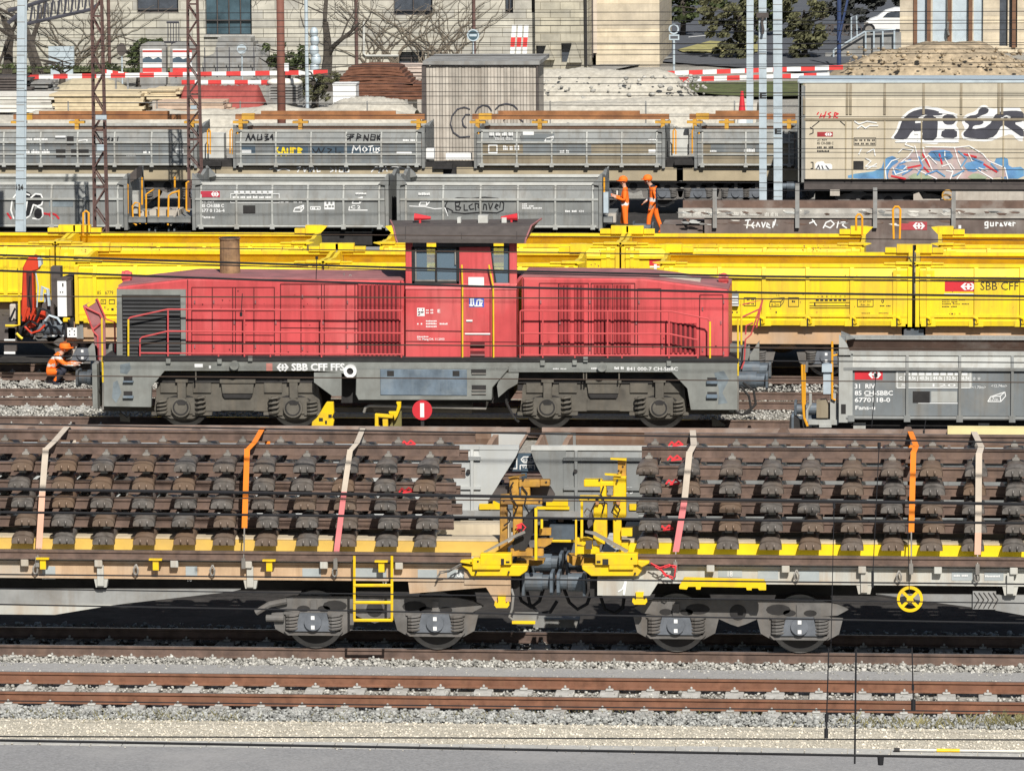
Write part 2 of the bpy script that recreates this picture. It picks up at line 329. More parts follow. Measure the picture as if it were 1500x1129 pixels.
# ------------------------------------------------------------------ tracks
def rail_pts(yc):
    h = .16
    return [(yc+a, b) for a, b in ((-.0625,-.17),(.0625,-.17),(.0625,-.158),(.012,-.14),(.012,-.045),(.034,-.034),(.034,-.004),(.028,0),(-.028,0),(-.034,-.004),(-.034,-.034),(-.012,-.045),(-.012,-.14),(-.0625,-.158))]
def track(label, yc, x0, x1, mrail, msl, sx0=None, sx1=None, pitch=.63, top=-.175):
    t = thing('railway_track', label, 'railway track', (0, yc, -.24), 'railway tracks of the yard')
    for sg in (-1, 1):
        b = MB(); b.prism_x(rail_pts(yc + sg*.752), x0, x1); r = b.build('rail', mrail, t)
        b = MB(); b.box(x0, x1, yc+sg*.752-.02, yc+sg*.752+.02, 0.0005, .002); b.build('running_surface', M['rail_steel'], r)
    if sx0 is not None:
        p = None; n = int((sx1 - sx0) / pitch)
        for i in range(n + 1):
            x = sx0 + i*pitch + random.uniform(-.02, .02)
            if p is None:
                b = MB(); b.prism_x([(yc-1.3,-.36),(yc-1.27,top-.02),(yc-.95,top),(yc-.5,top),(yc-.3,top-.03),(yc+.3,top-.03),(yc+.5,top),(yc+1.27,top-.02),(yc+1.3,-.36)], -.14, .14)
                for sg in (-1, 1):
                    for s2 in (-1, 1):
                        yy = yc + sg*.752 + s2*.11
                        b.box(-.06, .06, yy-.045, yy+.045, top, top+.03); b.cyl((0,yy,top+.03), (0,yy,top+.075), .022, n=6)
                p = b.build('sleeper', msl, t, bevel=.012); p.location.x = x; o = p
            else:
                o = p.copy(); COL.objects.link(o); o.location.x = x
    return t
gx = lambda px, py: ground(px, py).x
track('rust brown front track on concrete sleepers, nearest the asphalt platform', 68.53, -90, 90, M['rail_rust'], M['concrete'], gx(-20,1005), gx(1530,1005))
track('brown track under the wagons loaded with track panels', 72.22, -90, 90, M['rail_brown'], M['concrete'], gx(-20,945), gx(1530,945))
track('brown track carrying the red locomotive', 96.55, -90, 90, M['rail_brown'], M['concrete'], gx(-20,620), gx(180,620))
track('empty brown track right behind the red locomotive', 100.95, -90, 90, M['rail_brown'], M['concrete'], gx(-20,580), gx(180,580))
track('track under the yellow wagons next to the empty track', 105.2, -90, 90, M['rail_brown'], M['concrete'], gx(-20,545), gx(150,545))
track('hidden track under the grey hopper behind the panel wagons', 79.7, -60, 60, M['rail_brown'], M['concrete'])
track('track under the grey hopper wagon on the right', 90.4, -60, 60, M['rail_brown'], M['concrete'])

# ------------------------------------------------------------------ loose stones: nobody could count them
ICO_V = None
def stones(name, m, regions, label, cat):
    phi = (1 + 5**.5) / 2
    iv = np.array([(-1,phi,0),(1,phi,0),(-1,-phi,0),(1,-phi,0),(0,-1,phi),(0,1,phi),(0,-1,-phi),(0,1,-phi),(phi,0,-1),(phi,0,1),(-phi,0,-1),(-phi,0,1)], float)
    iv /= np.linalg.norm(iv[0])
    ifc = np.array([(0,11,5),(0,5,1),(0,1,7),(0,7,10),(0,10,11),(1,5,9),(5,11,4),(11,10,2),(10,7,6),(7,1,8),(3,9,4),(3,4,2),(3,2,6),(3,6,8),(3,8,9),(4,9,5),(2,4,11),(6,2,10),(8,6,7),(9,8,1)])
    P, S = [], []
    for (x0, x1, y0, y1, n, s0, s1, z, zj) in regions:
        n = int(n)
        P.append(np.stack([NR.uniform(x0, x1, n), NR.uniform(y0, y1, n), z + NR.uniform(-zj, zj, n)], 1)); S.append(s0 + (s1 - s0)*NR.random(n)**1.6)
    P = np.concatenate(P); S = np.concatenate(S); n = len(P)
    V = iv[None]*(1 + NR.uniform(-.28, .28, (n, 12, 1)))*(NR.uniform(.7, 1.25, (n, 1, 3))*np.array([1, 1, .8]))
    a = NR.uniform(0, 6.28, n); c, s_ = np.cos(a)[:, None], np.sin(a)[:, None]
    V = np.stack([V[..., 0]*c - V[..., 1]*s_, V[..., 0]*s_ + V[..., 1]*c, V[..., 2]], 2)*S[:, None, None] + P[:, None]
    Fc = (ifc[None] + (np.arange(n)*12)[:, None, None]).reshape(-1)
    me = bpy.data.meshes.new(name); me.vertices.add(n*12); me.vertices.foreach_set('co', V.reshape(-1).astype('f'))
    me.loops.add(len(Fc)); me.loops.foreach_set('vertex_index', Fc.astype('i'))
    me.polygons.add(n*20); me.polygons.foreach_set('loop_start', np.arange(0, n*60, 3, dtype='i'))
    try: me.polygons.foreach_set('loop_total', np.full(n*20, 3, 'i'))
    except Exception: pass
    me.update(calc_edges=True); me.materials.append(m); o = bpy.data.objects.new(name, me); COL.objects.link(o)
    return tag(o, label, cat, None, 'stuff')
XL, XR = -16, 4.6     # the photo's left and right at the front tracks
stones('gravel', M['stone'], [
    (XL, XR, 70.74, 71.3, 5200, .014, .042, -.16, .03),        # pale shoulder in front of the loaded wagons
    (XL, XR, 71.55, 72.0, 1100, .02, .05, -.18, .03),
    (XL, XR, 67.85, 69.2, 4600, .014, .036, -.21, .025),
    (XL, XR, 69.35, 69.98, 1200, .02, .045, -.2, .02),
    (-22, -14, 95.0, 104.6, 14000, .018, .042, -.2, .03), (-5, 5.5, 94.0, 104.6, 12000, .018, .042, -.2, .03),
    (XL, XR, 69.92, 70.15, 420, .008, .025, -.148, .006), (XL, XR, 70.5, 70.78, 420, .01, .03, -.148, .006), (XL, XR, 70.1, 70.6, 90, .008, .02, -.148, .005)], 'pale crushed ballast stones along the tracks', 'ballast')
stones('gravel', M['stone_dark'], [
    (XL, XR, 66.72, 67.6, 10000, .016, .042, -.2, .03), (XL, XR, 72.0, 74.4, 3000, .02, .05, -.2, .03)], 'dark grey ballast stones in front of the front track', 'ballast')
stones('gravel', M['stone_tan'], [
    (XL, XR, 64.62, 66.8, 15000, .008, .026, -.2, .012), (XL, XR, 64.6, 65.0, 1500, .01, .03, -.19, .015), (XL, XR, 64.1, 64.66, 260, .006, .018, -.045, .006)], 'pale tan gravel strip beside the platform kerb', 'gravel')
# a few dry weeds in the gravel
def weeds():
    b = MB()
    for cx, cy, n, rad, h in ((240, 1052, 260, 1.6, .09), (620, 1050, 240, 2.4, .07), (1330, 1062, 260, 1.1, .12), (1480, 1060, 300, .7, .14), (60, 1046, 120, 1.2, .07), (1000, 1044, 220, 3., .06), (860, 1042, 200, 3, .06)):
        c = ground(cx, cy)
        for i in range(n):
            x, y = c.x + random.gauss(0, rad*.5), c.y + random.gauss(0, .16)
            hh = h*random.uniform(.4, 1.3); dx, dy = random.uniform(-.6, .6)*hh, random.uniform(-.4, .4)*hh
            b.add([(x-.004, y, -.21), (x+.004, y, -.21), (x+dx*.6, y+dy*.6, -.21+hh*.7), (x+dx*1.3, y+dy, -.21+hh)], [(0,1,2),(0,2,3)])
    return b
o = weeds().build('weeds', mat('dry_weeds', (.19,.17,.075), .9, var=.4, scale=3, island=.35)); tag(o, 'sparse dry weeds growing in the gravel', 'weeds', None, 'stuff')
def dashes(b, x0, y0, x1, y1, Y, words=3):
    """writing too small to read in the photo: short strokes, no invented letters"""
    n = max(words, int((x1-x0)/2.2)); cut = set(int(n*(k+1)/words) for k in range(words-1)); h = y1-y0
    for i in range(n):
        if i in cut: continue
        a = x0 + (x1-x0)*i/n; b.pbox(a, y0+random.uniform(0, h*.3), a+(x1-x0)/n*.78, y1, Y-.004, .003)
# ------------------------------------------------------------------ shared running gear
def wheel_mb(x, yc, r, near=True, n=36):
    b = MB()
    for sg in (-1, 1):
        y = yc + sg*.752
        b.cyl((x, y-.055, r+.0), (x, y+.07, r), r, n=n)
        b.cyl((x, y-.075, r), (x, y-.05, r), r*.42, n=20)
    b.cyl((x, yc-.75, r), (x, yc+.75, r), .085, n=10)
    return b
def y25(parent, cx, yc, half=.95, r=.46, m='bogie_grey', marks=True):
    """bogie with inside wheels: cast side frame, axle boxes, springs"""
    yf = yc - 1.0
    fr = MB()
    P = [(-1.48,.80),(-1.27,.855),(1.27,.855),(1.53,.80),(1.69,.72),(1.53,.63),(1.27,.61),(1.24,.56),(.32,.57),(.12,.48),(0,.44),(-.12,.48),(-.32,.57),(-1.24,.56),(-1.27,.61),(-1.48,.64),(-1.60,.72)]
    fr.prism_y([(cx+a, c) for a, c in P], yf, yf+.08)
    for sg in (-1, 1):
        ax = cx + sg*half
        for s2 in (-1, 1):   # pedestals either side of the axle box
            fr.prism_y([(ax+s2*.42,.60),(ax+s2*.66,.58),(ax+s2*.60,.34),(ax+s2*.42,.24)], yf-.02, yf+.06)
            fr.box(ax+s2*.34-.12, ax+s2*.34+.12, yf-.05, yf+.07, .575, .61)
        fr.prism_y([(ax-.46,.31),(ax+.46,.31),(ax+.40,.25),(ax-.40,.25)], yf-.06, yf+.10)
        fr.box(ax-.05, ax+.05, yf-.03, yf, .60, .80)
    f = fr.build('bogie', M[m], parent)
    hl = MB()
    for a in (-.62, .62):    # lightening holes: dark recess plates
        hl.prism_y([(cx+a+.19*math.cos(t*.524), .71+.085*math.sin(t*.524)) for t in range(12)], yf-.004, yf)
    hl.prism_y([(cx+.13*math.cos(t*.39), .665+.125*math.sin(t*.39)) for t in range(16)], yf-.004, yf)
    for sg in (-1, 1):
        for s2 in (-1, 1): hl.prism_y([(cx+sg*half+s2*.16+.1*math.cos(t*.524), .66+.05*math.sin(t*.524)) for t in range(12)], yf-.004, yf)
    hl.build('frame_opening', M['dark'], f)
    for sg in (-1, 1):
        ax = cx + sg*half
        wmb = wheel_mb(ax, yc, r); wh = wmb.build('wheel', M['wheel'], parent, smooth=False)
        t = MB(); t.ring_y((ax, r), r-.005, r-.075, yc-.752-.062, yc-.752-.05, 40); t.build('rim', M['tread'], wh)
        b = MB(); b.prism_y([(ax-.21,.60),(ax+.21,.60),(ax+.25,.44),(ax+.34,.32),(ax-.34,.32),(ax-.25,.44)], yf-.09, yf+.1)
        b.cyl((ax, yf-.13, .47), (ax, yf-.05, .47), .135, n=18); ab = b.build('axle_box', M['axlebox'], f)
        if marks:
            b = MB()
            for z in (.39, .54): b.box(ax-.028, ax+.028, yf-.136, yf-.13, z-.03, z+.03)
            b.build('axle_mark', M['white'], f)
        b = MB()
        for s2 in (-1, 1): b.spring(ax+s2*.33, yf-.02, .32, .58, .10, 5, .02)
        b.build('spring', M[m], f)
    return f
def buffer(parent, x, y, z, sg, L=.62, r=.15, m='buffer', flat=False):
    """sg = +1 points right"""
    b = MB(); x1 = x + sg*L
    b.cyl((x, y, z), (x + sg*L*.62, y, z), r*.85, n=16); b.cyl((x + sg*L*.5, y, z), (x1 - sg*.04, y, z), r*.68, n=16)
    hy, hz = (.25, .17)
    b.prism_x([(y-hy, z-hz*.7),(y-hy, z+hz*.7),(y-hy*.8, z+hz),(y+hy*.8, z+hz),(y+hy, z+hz*.7),(y+hy, z-hz*.7),(y+hy*.8, z-hz),(y-hy*.8, z-hz)], x1 - .045*(sg > 0), x1 + .045*(sg < 0))
    b.box(x - .02, x + .02, y-.2, y+.2, z-.18, z+.18)
    return b.build('buffer', M[m], parent)

# ------------------------------------------------------------------ open hopper wagons
def hopper(label, Yc, xa, xb, zr, zb, st, group, name='hopper_wagon', pitch=1.0, dz=.30, ins=.14, frame=(.80, 1.15), frame_in=.22, ear=.22, bog=True, yellow=False, ribx=None, ext=.7, far_ear=True, bars=2, insf=None, mk=True):
    insf = ins if insf is None else insf
    Yn, Yf = Yc - 1.4, Yc + 1.4
    S = {k: M[v] for k, v in st.items()}
    t = thing(name, label, 'hopper wagon', ((xa+xb)/2, Yc, 0), group)
    b = MB(); b.prism_x([(Yn, zr-dz),(Yn, zb+.10),(Yn+.10, zb),(Yn+.16, zb),(Yn+.06, zb+.12),(Yn+.06, zr-dz)], xa+.1, xb-.1); b.build('side_panel', S['side'], t)
    b = MB(); b.prism_x([(Yn+ins, zr),(Yn, zr-dz+.002),(Yn+.05, zr-dz+.002),(Yn+ins+.05, zr)], xa+.1, xb-.1); b.build('upper_panel', S['up'], t)
    b = MB(); b.prism_x([(Yf-insf, zr),(Yf-insf+ins, zr-dz),(Yf, zb+.1),(Yf-.1, zb),(Yf-.16, zb),(Yf-.06, zb+.12),(Yf-insf+ins-.06, zr-dz),(Yf-insf-.05, zr)], xa+.1, xb-.1); b.build('far_side_panel', S['inn'], t)
    b = MB()
    b.box(xa+.06, xb-.06, Yn+ins-.035, Yn+ins+.075, zr+.001, zr+.075); b.build('rim', S['rim'], t); b = MB(); b.box(xa+.06, xb-.06, Yf-insf-.075, Yf-insf+.035, zr+.001, zr+.075); b.build('rim', S.get('rimf', S['rim']), t)
    # ribs and horizontal bars
    b = MB(); n = max(1, round((xb-xa-.5)/pitch)); xs = ribx or [xa+.25 + i*(xb-xa-.5)/n for i in range(n+1)]
    for x in xs:
        wd = .05 if not yellow else .085
        b.box(x-wd/2, x+wd/2, Yn-.045, Yn, zb+.10, zr-dz)
        po = .05 if not yellow else .075
        b.prism_x([(Yn+ins-po, zr),(Yn-po, zr-dz),(Yn, zr-dz),(Yn+ins, zr)], x-wd/2, x+wd/2)
    b.box(xa+.1, xb-.1, Yn-.055, Yn-.001, zr-dz-.035, zr-dz+.02)
    if not yellow:
        b.cyl((xa+.15, Yn-.03, zb+.06), (xb-.15, Yn-.03, zb+.06), .035, n=8)
        if bars > 2: b.box(xa+.1, xb-.1, Yn-.04, Yn-.002, (zr-dz+zb)/2-.02, (zr-dz+zb)/2+.03)
        for x in xs: b.box(x-.06, x+.06, Yn-.07, Yn+.03, zb-.01, zb+.11)
    else:
        b.box(xa+.1, xb-.1, Yn-.04, Yn-.002, zb+.17, zb+.225); b.prism_x([(Yn-.05, zb+.09),(Yn+.0, zb+.12),(Yn+.06, zb),(Yn-.03, zb-.02)], xa+.2, xb-.2)
        for x in xs: b.box(x-.16, x+.16, Yn-.06, Yn+.03, zb-.03, zb+.10)
    b.build('ribs', S['rib'], t)
    for s_, x in ((-1, xa), (1, xb)):
        b = MB()
        b.prism_x([(Yn+.02, zb-.05),(Yn+.02, zr-.02),(Yn+.12, zr+.02),(Yn+.30, zr+ear),(Yn+.75, zr+ear),(Yc, zr+ear*.55),(Yf-.75, zr+ear),(Yf-.30, zr+ear),(Yf-.12, zr+.02),(Yf-.02, zr-.02),(Yf-.02, zb-.05)], min(x, x-s_*.09), max(x, x-s_*.09))
        cw = .42 if yellow else .22
        if ear > 0: b.box(min(x-s_*.10, x-s_*cw), max(x-s_*.10, x-s_*cw), Yn-.03, Yn+.05, zb+.02, zr-.06)
        if yellow:   # stepped corner castings on the rim
            for yy, hh in ((Yn, .12), (Yf-.34, .26)):
                b.box(min(x, x-s_*.36), max(x, x-s_*.36), yy+.06, yy+.26, zr+.076, zr+hh); b.box(min(x-s_*.37, x-s_*.62), max(x-s_*.37, x-s_*.62), yy+.08, yy+.24, zr+.076, zr+.076+(hh-.076)*.6)
                b.prism_y([(x, zr+hh), (x-s_*.02, zr+.05), (x+s_*.16, zr+hh-.02)], yy+.07, yy+.24)
        elif ear > .02:
            b.prism_y([(x, zr-.02),(x, zr+ear+.05),(x-s_*.28, zr+.03)], Yn+.06, Yn+.30); b.prism_y([(x, zr-.02),(x, zr+ear+.05),(x-s_*.28, zr+.03)], Yf-.30, Yf-.06)
        b.build('end_wall', S['end'], t)
    # saddle floor inside
    b = MB(); zc = (zr+zb)/2 - .1
    b.prism_x([(Yn+.17, zb+.02),(Yc, zc),(Yf-.17, zb+.02)], xa+.12, xb-.12); b.build('hopper_floor', S['inn'], t)
    b = MB(); b.box(xa-ext, xb+ext, Yn+frame_in, Yn+frame_in+.18, frame[0], frame[1]); b.box(xa-ext, xb+ext, Yf-frame_in-.18, Yf-frame_in, frame[0], frame[1])
    for x in (xa-ext, xb+ext-.15): b.box(x, x+.15, Yn+frame_in+.18, Yf-frame_in-.18, frame[0], frame[1])
    b.box(xa+.1, xb-.1, Yn+.45, Yf-.45, frame[0]-.15, zb); b.build('underframe', S['frame'], t)
    if bog:
        for x in (xa+1.0, xb-1.0): y25(t, x, Yc, .9, .46, 'bogie_grey', mk)
    for s_, x in ((-1, xa-ext), (1, xb+ext)):
        for yy in (-.875, .875): buffer(t, x, Yc+yy, 1.06, s_, .55)
    return t, Yn, xs
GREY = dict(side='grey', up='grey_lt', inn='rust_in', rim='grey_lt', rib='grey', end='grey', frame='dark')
def handrail(parent, pts, r, m, name='handrail', n=6):
    b = MB(); b.tube(pts, r, n); return b.build(name, M[m], parent)
def ptube(parent, pxs, Y, r, m, name='handrail'):
    return handrail(parent, [at(a, c, Y) for a, c in pxs], r, m, name)

# ---- row behind the loaded wagons: one pale grey, one grey hopper (rail plane 79.7)
Y3 = 79.7; YN3 = Y3 - 1.4
x3a, x3b, x3c, x3d = AX(-120, YN3, 700), AX(713, YN3, 700), AX(817, YN3, 700), AX(1620, YN3, 700)
ST3 = dict(GREY, rim='rust_dk', rimf='rust_rim')
M['rust_rim'] = mat('rim_rust', (.25,.175,.135), .8, var=.3, scale=2.5, grime=(.36,.33,.30), gamt=.6, gscale=2)
G3 = 'grey hopper wagons behind the panel train'
st = dict(ST3, side='grey_lt', rib='grey_lt', end='grey_lt')
M['pale_grey'] = mat('hopper_pale_grey', (.43,.44,.425), .6, var=.07, scale=1.5, grime=(.42,.42,.39), gamt=.5, streak=(.40,.38,.33), samt=.35)
st.update(side='pale_grey', rib='pale_grey', up='pale_grey', end='rust_in', rim='pale_grey')
KW3 = dict(bars=3, frame=(.75,.94), ext=.05, dz=.13, ins=.05, ear=-.05, insf=.55)
h3, yn, _ = hopper('pale grey hopper wagon half hidden behind the left stack of track panels', Y3, x3a, x3b, 2.12, .95, st, G3, ribx=[AX(690, YN3)], **KW3)
st = dict(ST3); st.update(up='grey', rim='pale_lt', end='rust_in')
h3b, yn, _ = hopper('darker grey hopper wagon half hidden behind the right stack of track panels', Y3, x3c, x3d, 2.12, .95, st, G3, ribx=[AX(843, YN3), AX(1010, YN3)], **KW3)
for h, q, mm in ((h3, [(702,659),(760,659),(756,668),(733,704),(714,738),(702,738)], 'pale_grey'), (h3b, [(778,660),(829,660),(829,738),(815,738),(797,703),(783,676)], 'grey')):
    for Yq in (YN3+.010, Y3+.80):
        b = MB(); P_ = [(lambda p: (p.x, p.z))(at(c_, d_, YN3+.03)) for c_, d_ in q]; b.prism_y(P_, Yq, Yq+.06); b.build('end_flare', M[mm], h)
    e = q[2:5] if h is h3 else [q[5], q[4], q[3]]
    E_ = [(lambda p: (p.x, p.z))(at(c_, d_, YN3+.03)) for c_, d_ in ([q[1]] + e if h is h3 else [q[0]] + e)]
    b = MB(); sg = -1 if h is h3 else 1; b.prism_y(E_ + [(x_+sg*.05, z_) for x_, z_ in reversed(E_)], YN3+.1, Y3+.79); b.build('end_slope', M['rust_in'], h)
    zt_ = 2.122; xs_ = sorted((at(q[0][0], 648, YN3).x, at(q[1][0], 648, YN3).x)); b = MB(); b.box(xs_[0], xs_[1], YN3+.0, YN3+.12, zt_, zt_+.07); b.build('rim', M['pale_grey' if h is h3 else 'pale_lt'], h); b = MB(); b.box(xs_[0], xs_[1], Y3+.78, Y3+.88, zt_, zt_+.07); b.build('rim', M['rust_rim'], h)
for h, rr in ((h3, ((705, 742, 732, 746),)), (h3b, ((786, 742, 834, 746), (800, 732, 832, 741), (922, 738, 932, 747)))):
    b = MB()
    for q in rr: b.pbox(*q, yn - .06, .05)
    if h is h3: b.ppoly([(702, 738),(722, 738),(722, 733),(732, 738),(732, 746),(702, 746)], yn - .07, .05)
    b.build('door_latch', M['mach_yellow'], h)
b = MB()
for h0, px in ((h3, 690), (h3b, 843)):
    pass
b.cyl(at(686, 690, yn-.06), at(686, 690, yn-.01), .035, n=10); b.build('lock_knob', M['dark'], h3)
b = MB(); b.cyl(at(843, 690, yn-.06), at(843, 690, yn-.01), .035, n=10); b.build('lock_knob', M['dark'], h3b)
b = MB(); b.text('73', 917, 713, 927, 723, yn); b.build('lettering', M['white'], h3b)
for q in ([(784,655),(796,655),(799,663),(790,668),(786,662)], [(797,688),(806,693),(808,702),(815,703),(813,709),(803,708),(797,698)]): b = MB(); b.ppoly(q, YN3+.018, .01); b.build('bare_patch', M['pale_lt'], h3b)
b = MB()
for px0, px1 in ((702, 640), (860, 940)):
    pass
# inner cross braces of the open hoppers: triangular gussets seen against the far wall
for h, pxs in ((h3, (46, 287, 530)), (h3b, (1148, 1330))):
    b = MB()
    for px in pxs:
        p = at(px, 632, Y3+.7); b.prism_y([(p.x-.16, p.z-.12),(p.x+.16, p.z-.12),(p.x+.05, p.z+.08),(p.x-.05, p.z+.08)], Y3+.68, Y3+.74)
    b.build('gusset', M['rust_dk'], h)
# marker board hung between the two hoppers
mk = thing('marker_board', 'blue grey board with white symbols between the two grey hoppers behind the yellow rack', 'board', at(770, 688, YN3 + .35), None)
b = MB(); b.pbox(744, 664, 794, 690, YN3+.35, .05); b.pbox(764, 690, 772, 790, YN3+.38, .04); b.build('panel', M['blue_dk'], mk)
b = MB()
for q in ([(763,673),(767,669),(780,669),(785,673),(780,677),(767,677),(763,673)], [(762,687),(762,681),(783,681),(783,687)], [(748,671),(757,671),(757,686),(748,686)]): b.stroke(q, 1.6, YN3+.35)
b.text('65.2t', 766, 671, 781, 675.5, YN3+.35); b.text('92.8t', 765, 681.5, 780, 685.5, YN3+.35); b.build('lettering', M['white'], mk)
# loose yellow squared timber lying on the rim, right
b = MB(); p, q = at(1388, 634, Y3+.2), at(1530, 636, Y3+.2); b.box(p.x, q.x, Y3-.15, Y3+.15, 2.207, 2.36)
M['pale_timber'] = mat('pale_timber', (.72,.60,.30), .8, var=.1)
tag(b.build('timber_beam', M['pale_timber']), 'pale yellow timber beam lying on the hopper rim at the right edge', 'timber')
b = MB(); b.box(p.x-.0, p.x+.05, Y3-1.36, Y3+.9, 2.197, 2.206); b.build('cross_bearer', M['rust_dk'], h3b); b = MB(); b.box(q.x-.3, q.x-.25, Y3-1.36, Y3+.9, 2.197, 2.206); b.build('cross_bearer', M['rust_dk'], h3b)

# ------------------------------------------------------------------ wagons loaded with track panels (rail plane 72.22)
Y2 = 72.22; YS = Y2 - 1.37
def flat_wagon(label, xa, xb, sill, left):
    t = thing('flat_wagon', label, 'flat wagon', ((xa+xb)/2, Y2, 0), 'flat wagons carrying track panels')
    b = MB()
    for yy, sg in ((YS, 1), (2*Y2-YS, -1)):
        b.prism_x([(yy, 1.17),(yy, 1.20),(yy+sg*.05, 1.20),(yy+sg*.05, 1.41),(yy, 1.41),(yy, 1.44),(yy+sg*.12, 1.44),(yy+sg*.12, 1.17)], xa, xb)
    b.build('side_sill', M[sill], t)
    b = MB(); b.box(xa, xb, YS+.03, 2*Y2-YS-.03, 1.445, 1.50); b.build('deck', M['pale_lt'], t)
    b = MB(); b.box(xa+.1, xb-.1, Y2-.5, Y2-.3, .85, 1.44); b.box(xa+.1, xb-.1, Y2+.3, Y2+.5, .85, 1.44); b.box(xa+.0, xa+.12, YS+.15, 2*Y2-YS-.15, .95, 1.44) if not left else b.box(xb-.12, xb, YS+.15, 2*Y2-YS-.15, .95, 1.44)
    b.build('underframe', M['dark'], t)
    return t
xLa, xLb = AX(-160, YS, 840), AX(748, YS, 840)
xRa, xRb = AX(875, YS, 840), AX(1660, YS, 840)
wl = flat_wagon('left flat wagon with rust streaked sill under the left stack of track panels', xLa, xLb, 'sill_rust', True)
wr = flat_wagon('right flat wagon with grey sill and yellow handwheel under the right stack of track panels', xRa, xRb, 'sill_grey', False)
PZ = lambda py, Y, px=750: at(px, py, Y).z
# fish-belly trusses
b = MB(); b.ppoly([(-40, 863),(352, 863),(340, 866),(180, 884),(80, 899),(-40, 897)], YS+.10, .08); fb = b.build('fishbelly_beam', M['beam_grey'], wl)
b = MB(); b.ppoly([(-40, 884),(165, 886),(80, 900),(-40, 899)], YS+.07, .03); b.build('flange', M['sill_grey'], fb)
b = MB(); b.ppoly([(1283, 870),(1540, 872),(1540, 908),(1455, 893),(1370, 882)], YS+.10, .08); b.build('fishbelly_beam', M['beam_grey'], wr)
b = MB(); b.pbox(1425, 866, 1459, 892, YS+.04, .05); tr = b.build('mesh_box', M['beam_grey'], wr)
b = MB()
for k in range(5): b.stroke([(1427+k*7, 868),(1434+k*7, 878),(1427+k*7, 890)], 1.4, YS+.04)
b.build('mesh_grille', M['dark'], tr)
# sill ends, steps, stake pockets, runway rail
def sill_bits(t, pxs_pocket, pxs_ring, rail_px, dark_end, patches, mrail, steps, ringm='clip'):
    b = MB(); x0, x1 = at(rail_px[0], 815, YS-.05).x, at(rail_px[1], 815, YS-.05).x
    b.prism_x([(YS-.02-.06,1.48),(YS-.02+.045,1.48),(YS-.02+.045,1.50),(YS-.02+.018,1.515),(YS-.02+.018,1.575),(YS-.02+.04,1.585),(YS-.02+.04,1.62),(YS-.02-.04,1.62),(YS-.02-.04,1.585),(YS-.02-.018,1.575),(YS-.02-.018,1.515),(YS-.02-.06,1.50)], x0, x1); rr = b.build('runway_rail', M['rail_brown'], t)
    b = MB(); b.box(x0, x1, YS-.045, YS+.005, 1.6205, 1.623); b.build('running_surface', M['rail_steel'], rr)
    for px in pxs_pocket:
        b = MB(); x = at(px, 822, YS).x; b.box(x-.06, x+.06, YS-.075, YS-.003, 1.36, 1.475); b.build('stake_pocket', M['sill_grey'], t, bevel=.01)
    for px in pxs_ring:
        b = MB(); p = at(px, 840, YS); b.tube([(p.x, YS-.03, 1.40),(p.x-.035, YS-.06, 1.33),(p.x-.03, YS-.06, 1.27),(p.x, YS-.06, 1.24),(p.x+.03, YS-.06, 1.27),(p.x+.035, YS-.06, 1.33),(p.x, YS-.03, 1.40)], .016, 6); b.build('lashing_ring', M[ringm], t)
    for px, w_ in steps:
        b = MB(); x = at(px, 862, YS).x; b.prism_y([(x-w_, 1.168),(x+w_, 1.168),(x+w_*.75, 1.03),(x-w_*.75, 1.03)], YS+.01, YS+.14)
        b.box(x-.05, x+.05, YS-.035, YS-.002, 1.06, 1.38); b.build('sill_bracket', M['sill_grey'], t)
    for q, mm in patches:
        b = MB(); b.pbox(*q, YS-.004, .003); b.build('sill_patch', M[mm], t)
M['patch_grey'] = mat('patch_blue_grey', (.34,.37,.37), .7, var=.12); M['patch_rust'] = mat('patch_rust', (.42,.21,.09), .85, var=.25, grime=(.3,.14,.06))
sill_bits(wl, (37, 145, 256, 364, 475, 585), (53, 200, 312, 491), (-60, 690), None, (), None, ((148, .11), (367, .11)))
sill_bits(wr, (1041, 1151, 1263, 1374, 1485), (1167, 1317, 1431), (925, 1540), None, (), None, ((1266, .12), (1480, .12)))
b = MB(); xx = lambda p: at(p, 825, YS).x
for px in (65, 230, 396, 560):
    x = xx(px); b = MB(); b.box(x-.10, x+.10, YS-.16, YS-.085, 1.485, 1.51); b.box(x-.045, x+.045, YS-.13, YS-.085, 1.33, 1.484); b.build('rail_clamp', M['mach_yellow'], wl)
# writing on the sills and grey paint patches round it
b = MB()
for q in ((62, 829, 81, 848), (272, 829, 289, 848), (443, 832, 470, 850), (520, 832, 566, 850), (612, 834, 640, 852), (655, 834, 700, 846)): b.pbox(*q, YS+.044, .005)
b.build('paint_patch', M['patch_grey'], wl)
b = MB(); b.text('15', 62, 842, 68, 848, YS+.04); b.text('16', 275, 846, 281, 851, YS+.04); b.text('18', 561, 848, 567, 854, YS+.04)
b.text('UIC', 669, 836, 684, 845, YS-.002+.04, .02); b.pbox(673, 849.5, 719, 857.5, YS+.036, .004); b.text('18', 726, 849, 732, 856, YS+.04); b.build('lettering', M['white'], wl)
b = MB(); dashes(b, 675, 851, 717, 856, YS+.034, 5); b.build('number_lettering', M['dark'], wl)
b = MB()
for q in ((1052, 834, 1087, 845), (1394, 837, 1424, 850), (1442, 838, 1470, 850), (1170, 836, 1200, 856), (1110, 836, 1140, 848)): b.pbox(*q, YS+.044, .005)
b.build('paint_patch', M['patch_grey'], wr)
b = MB(); b.text('18', 1066, 836, 1073, 844, YS+.04); dashes(b, 1397, 841, 1418, 844, YS+.04, 2); dashes(b, 1443, 842, 1465, 845, YS+.04, 1)
b.stroke([(906, 866),(912, 862),(916, 851)], 2, YS-.03); b.stroke([(917, 850),(914, 870)], 3, YS-.03); b.stroke([(916, 850),(914, 870)], 3, YS-.03); b.build('lettering', M['white'], wr)
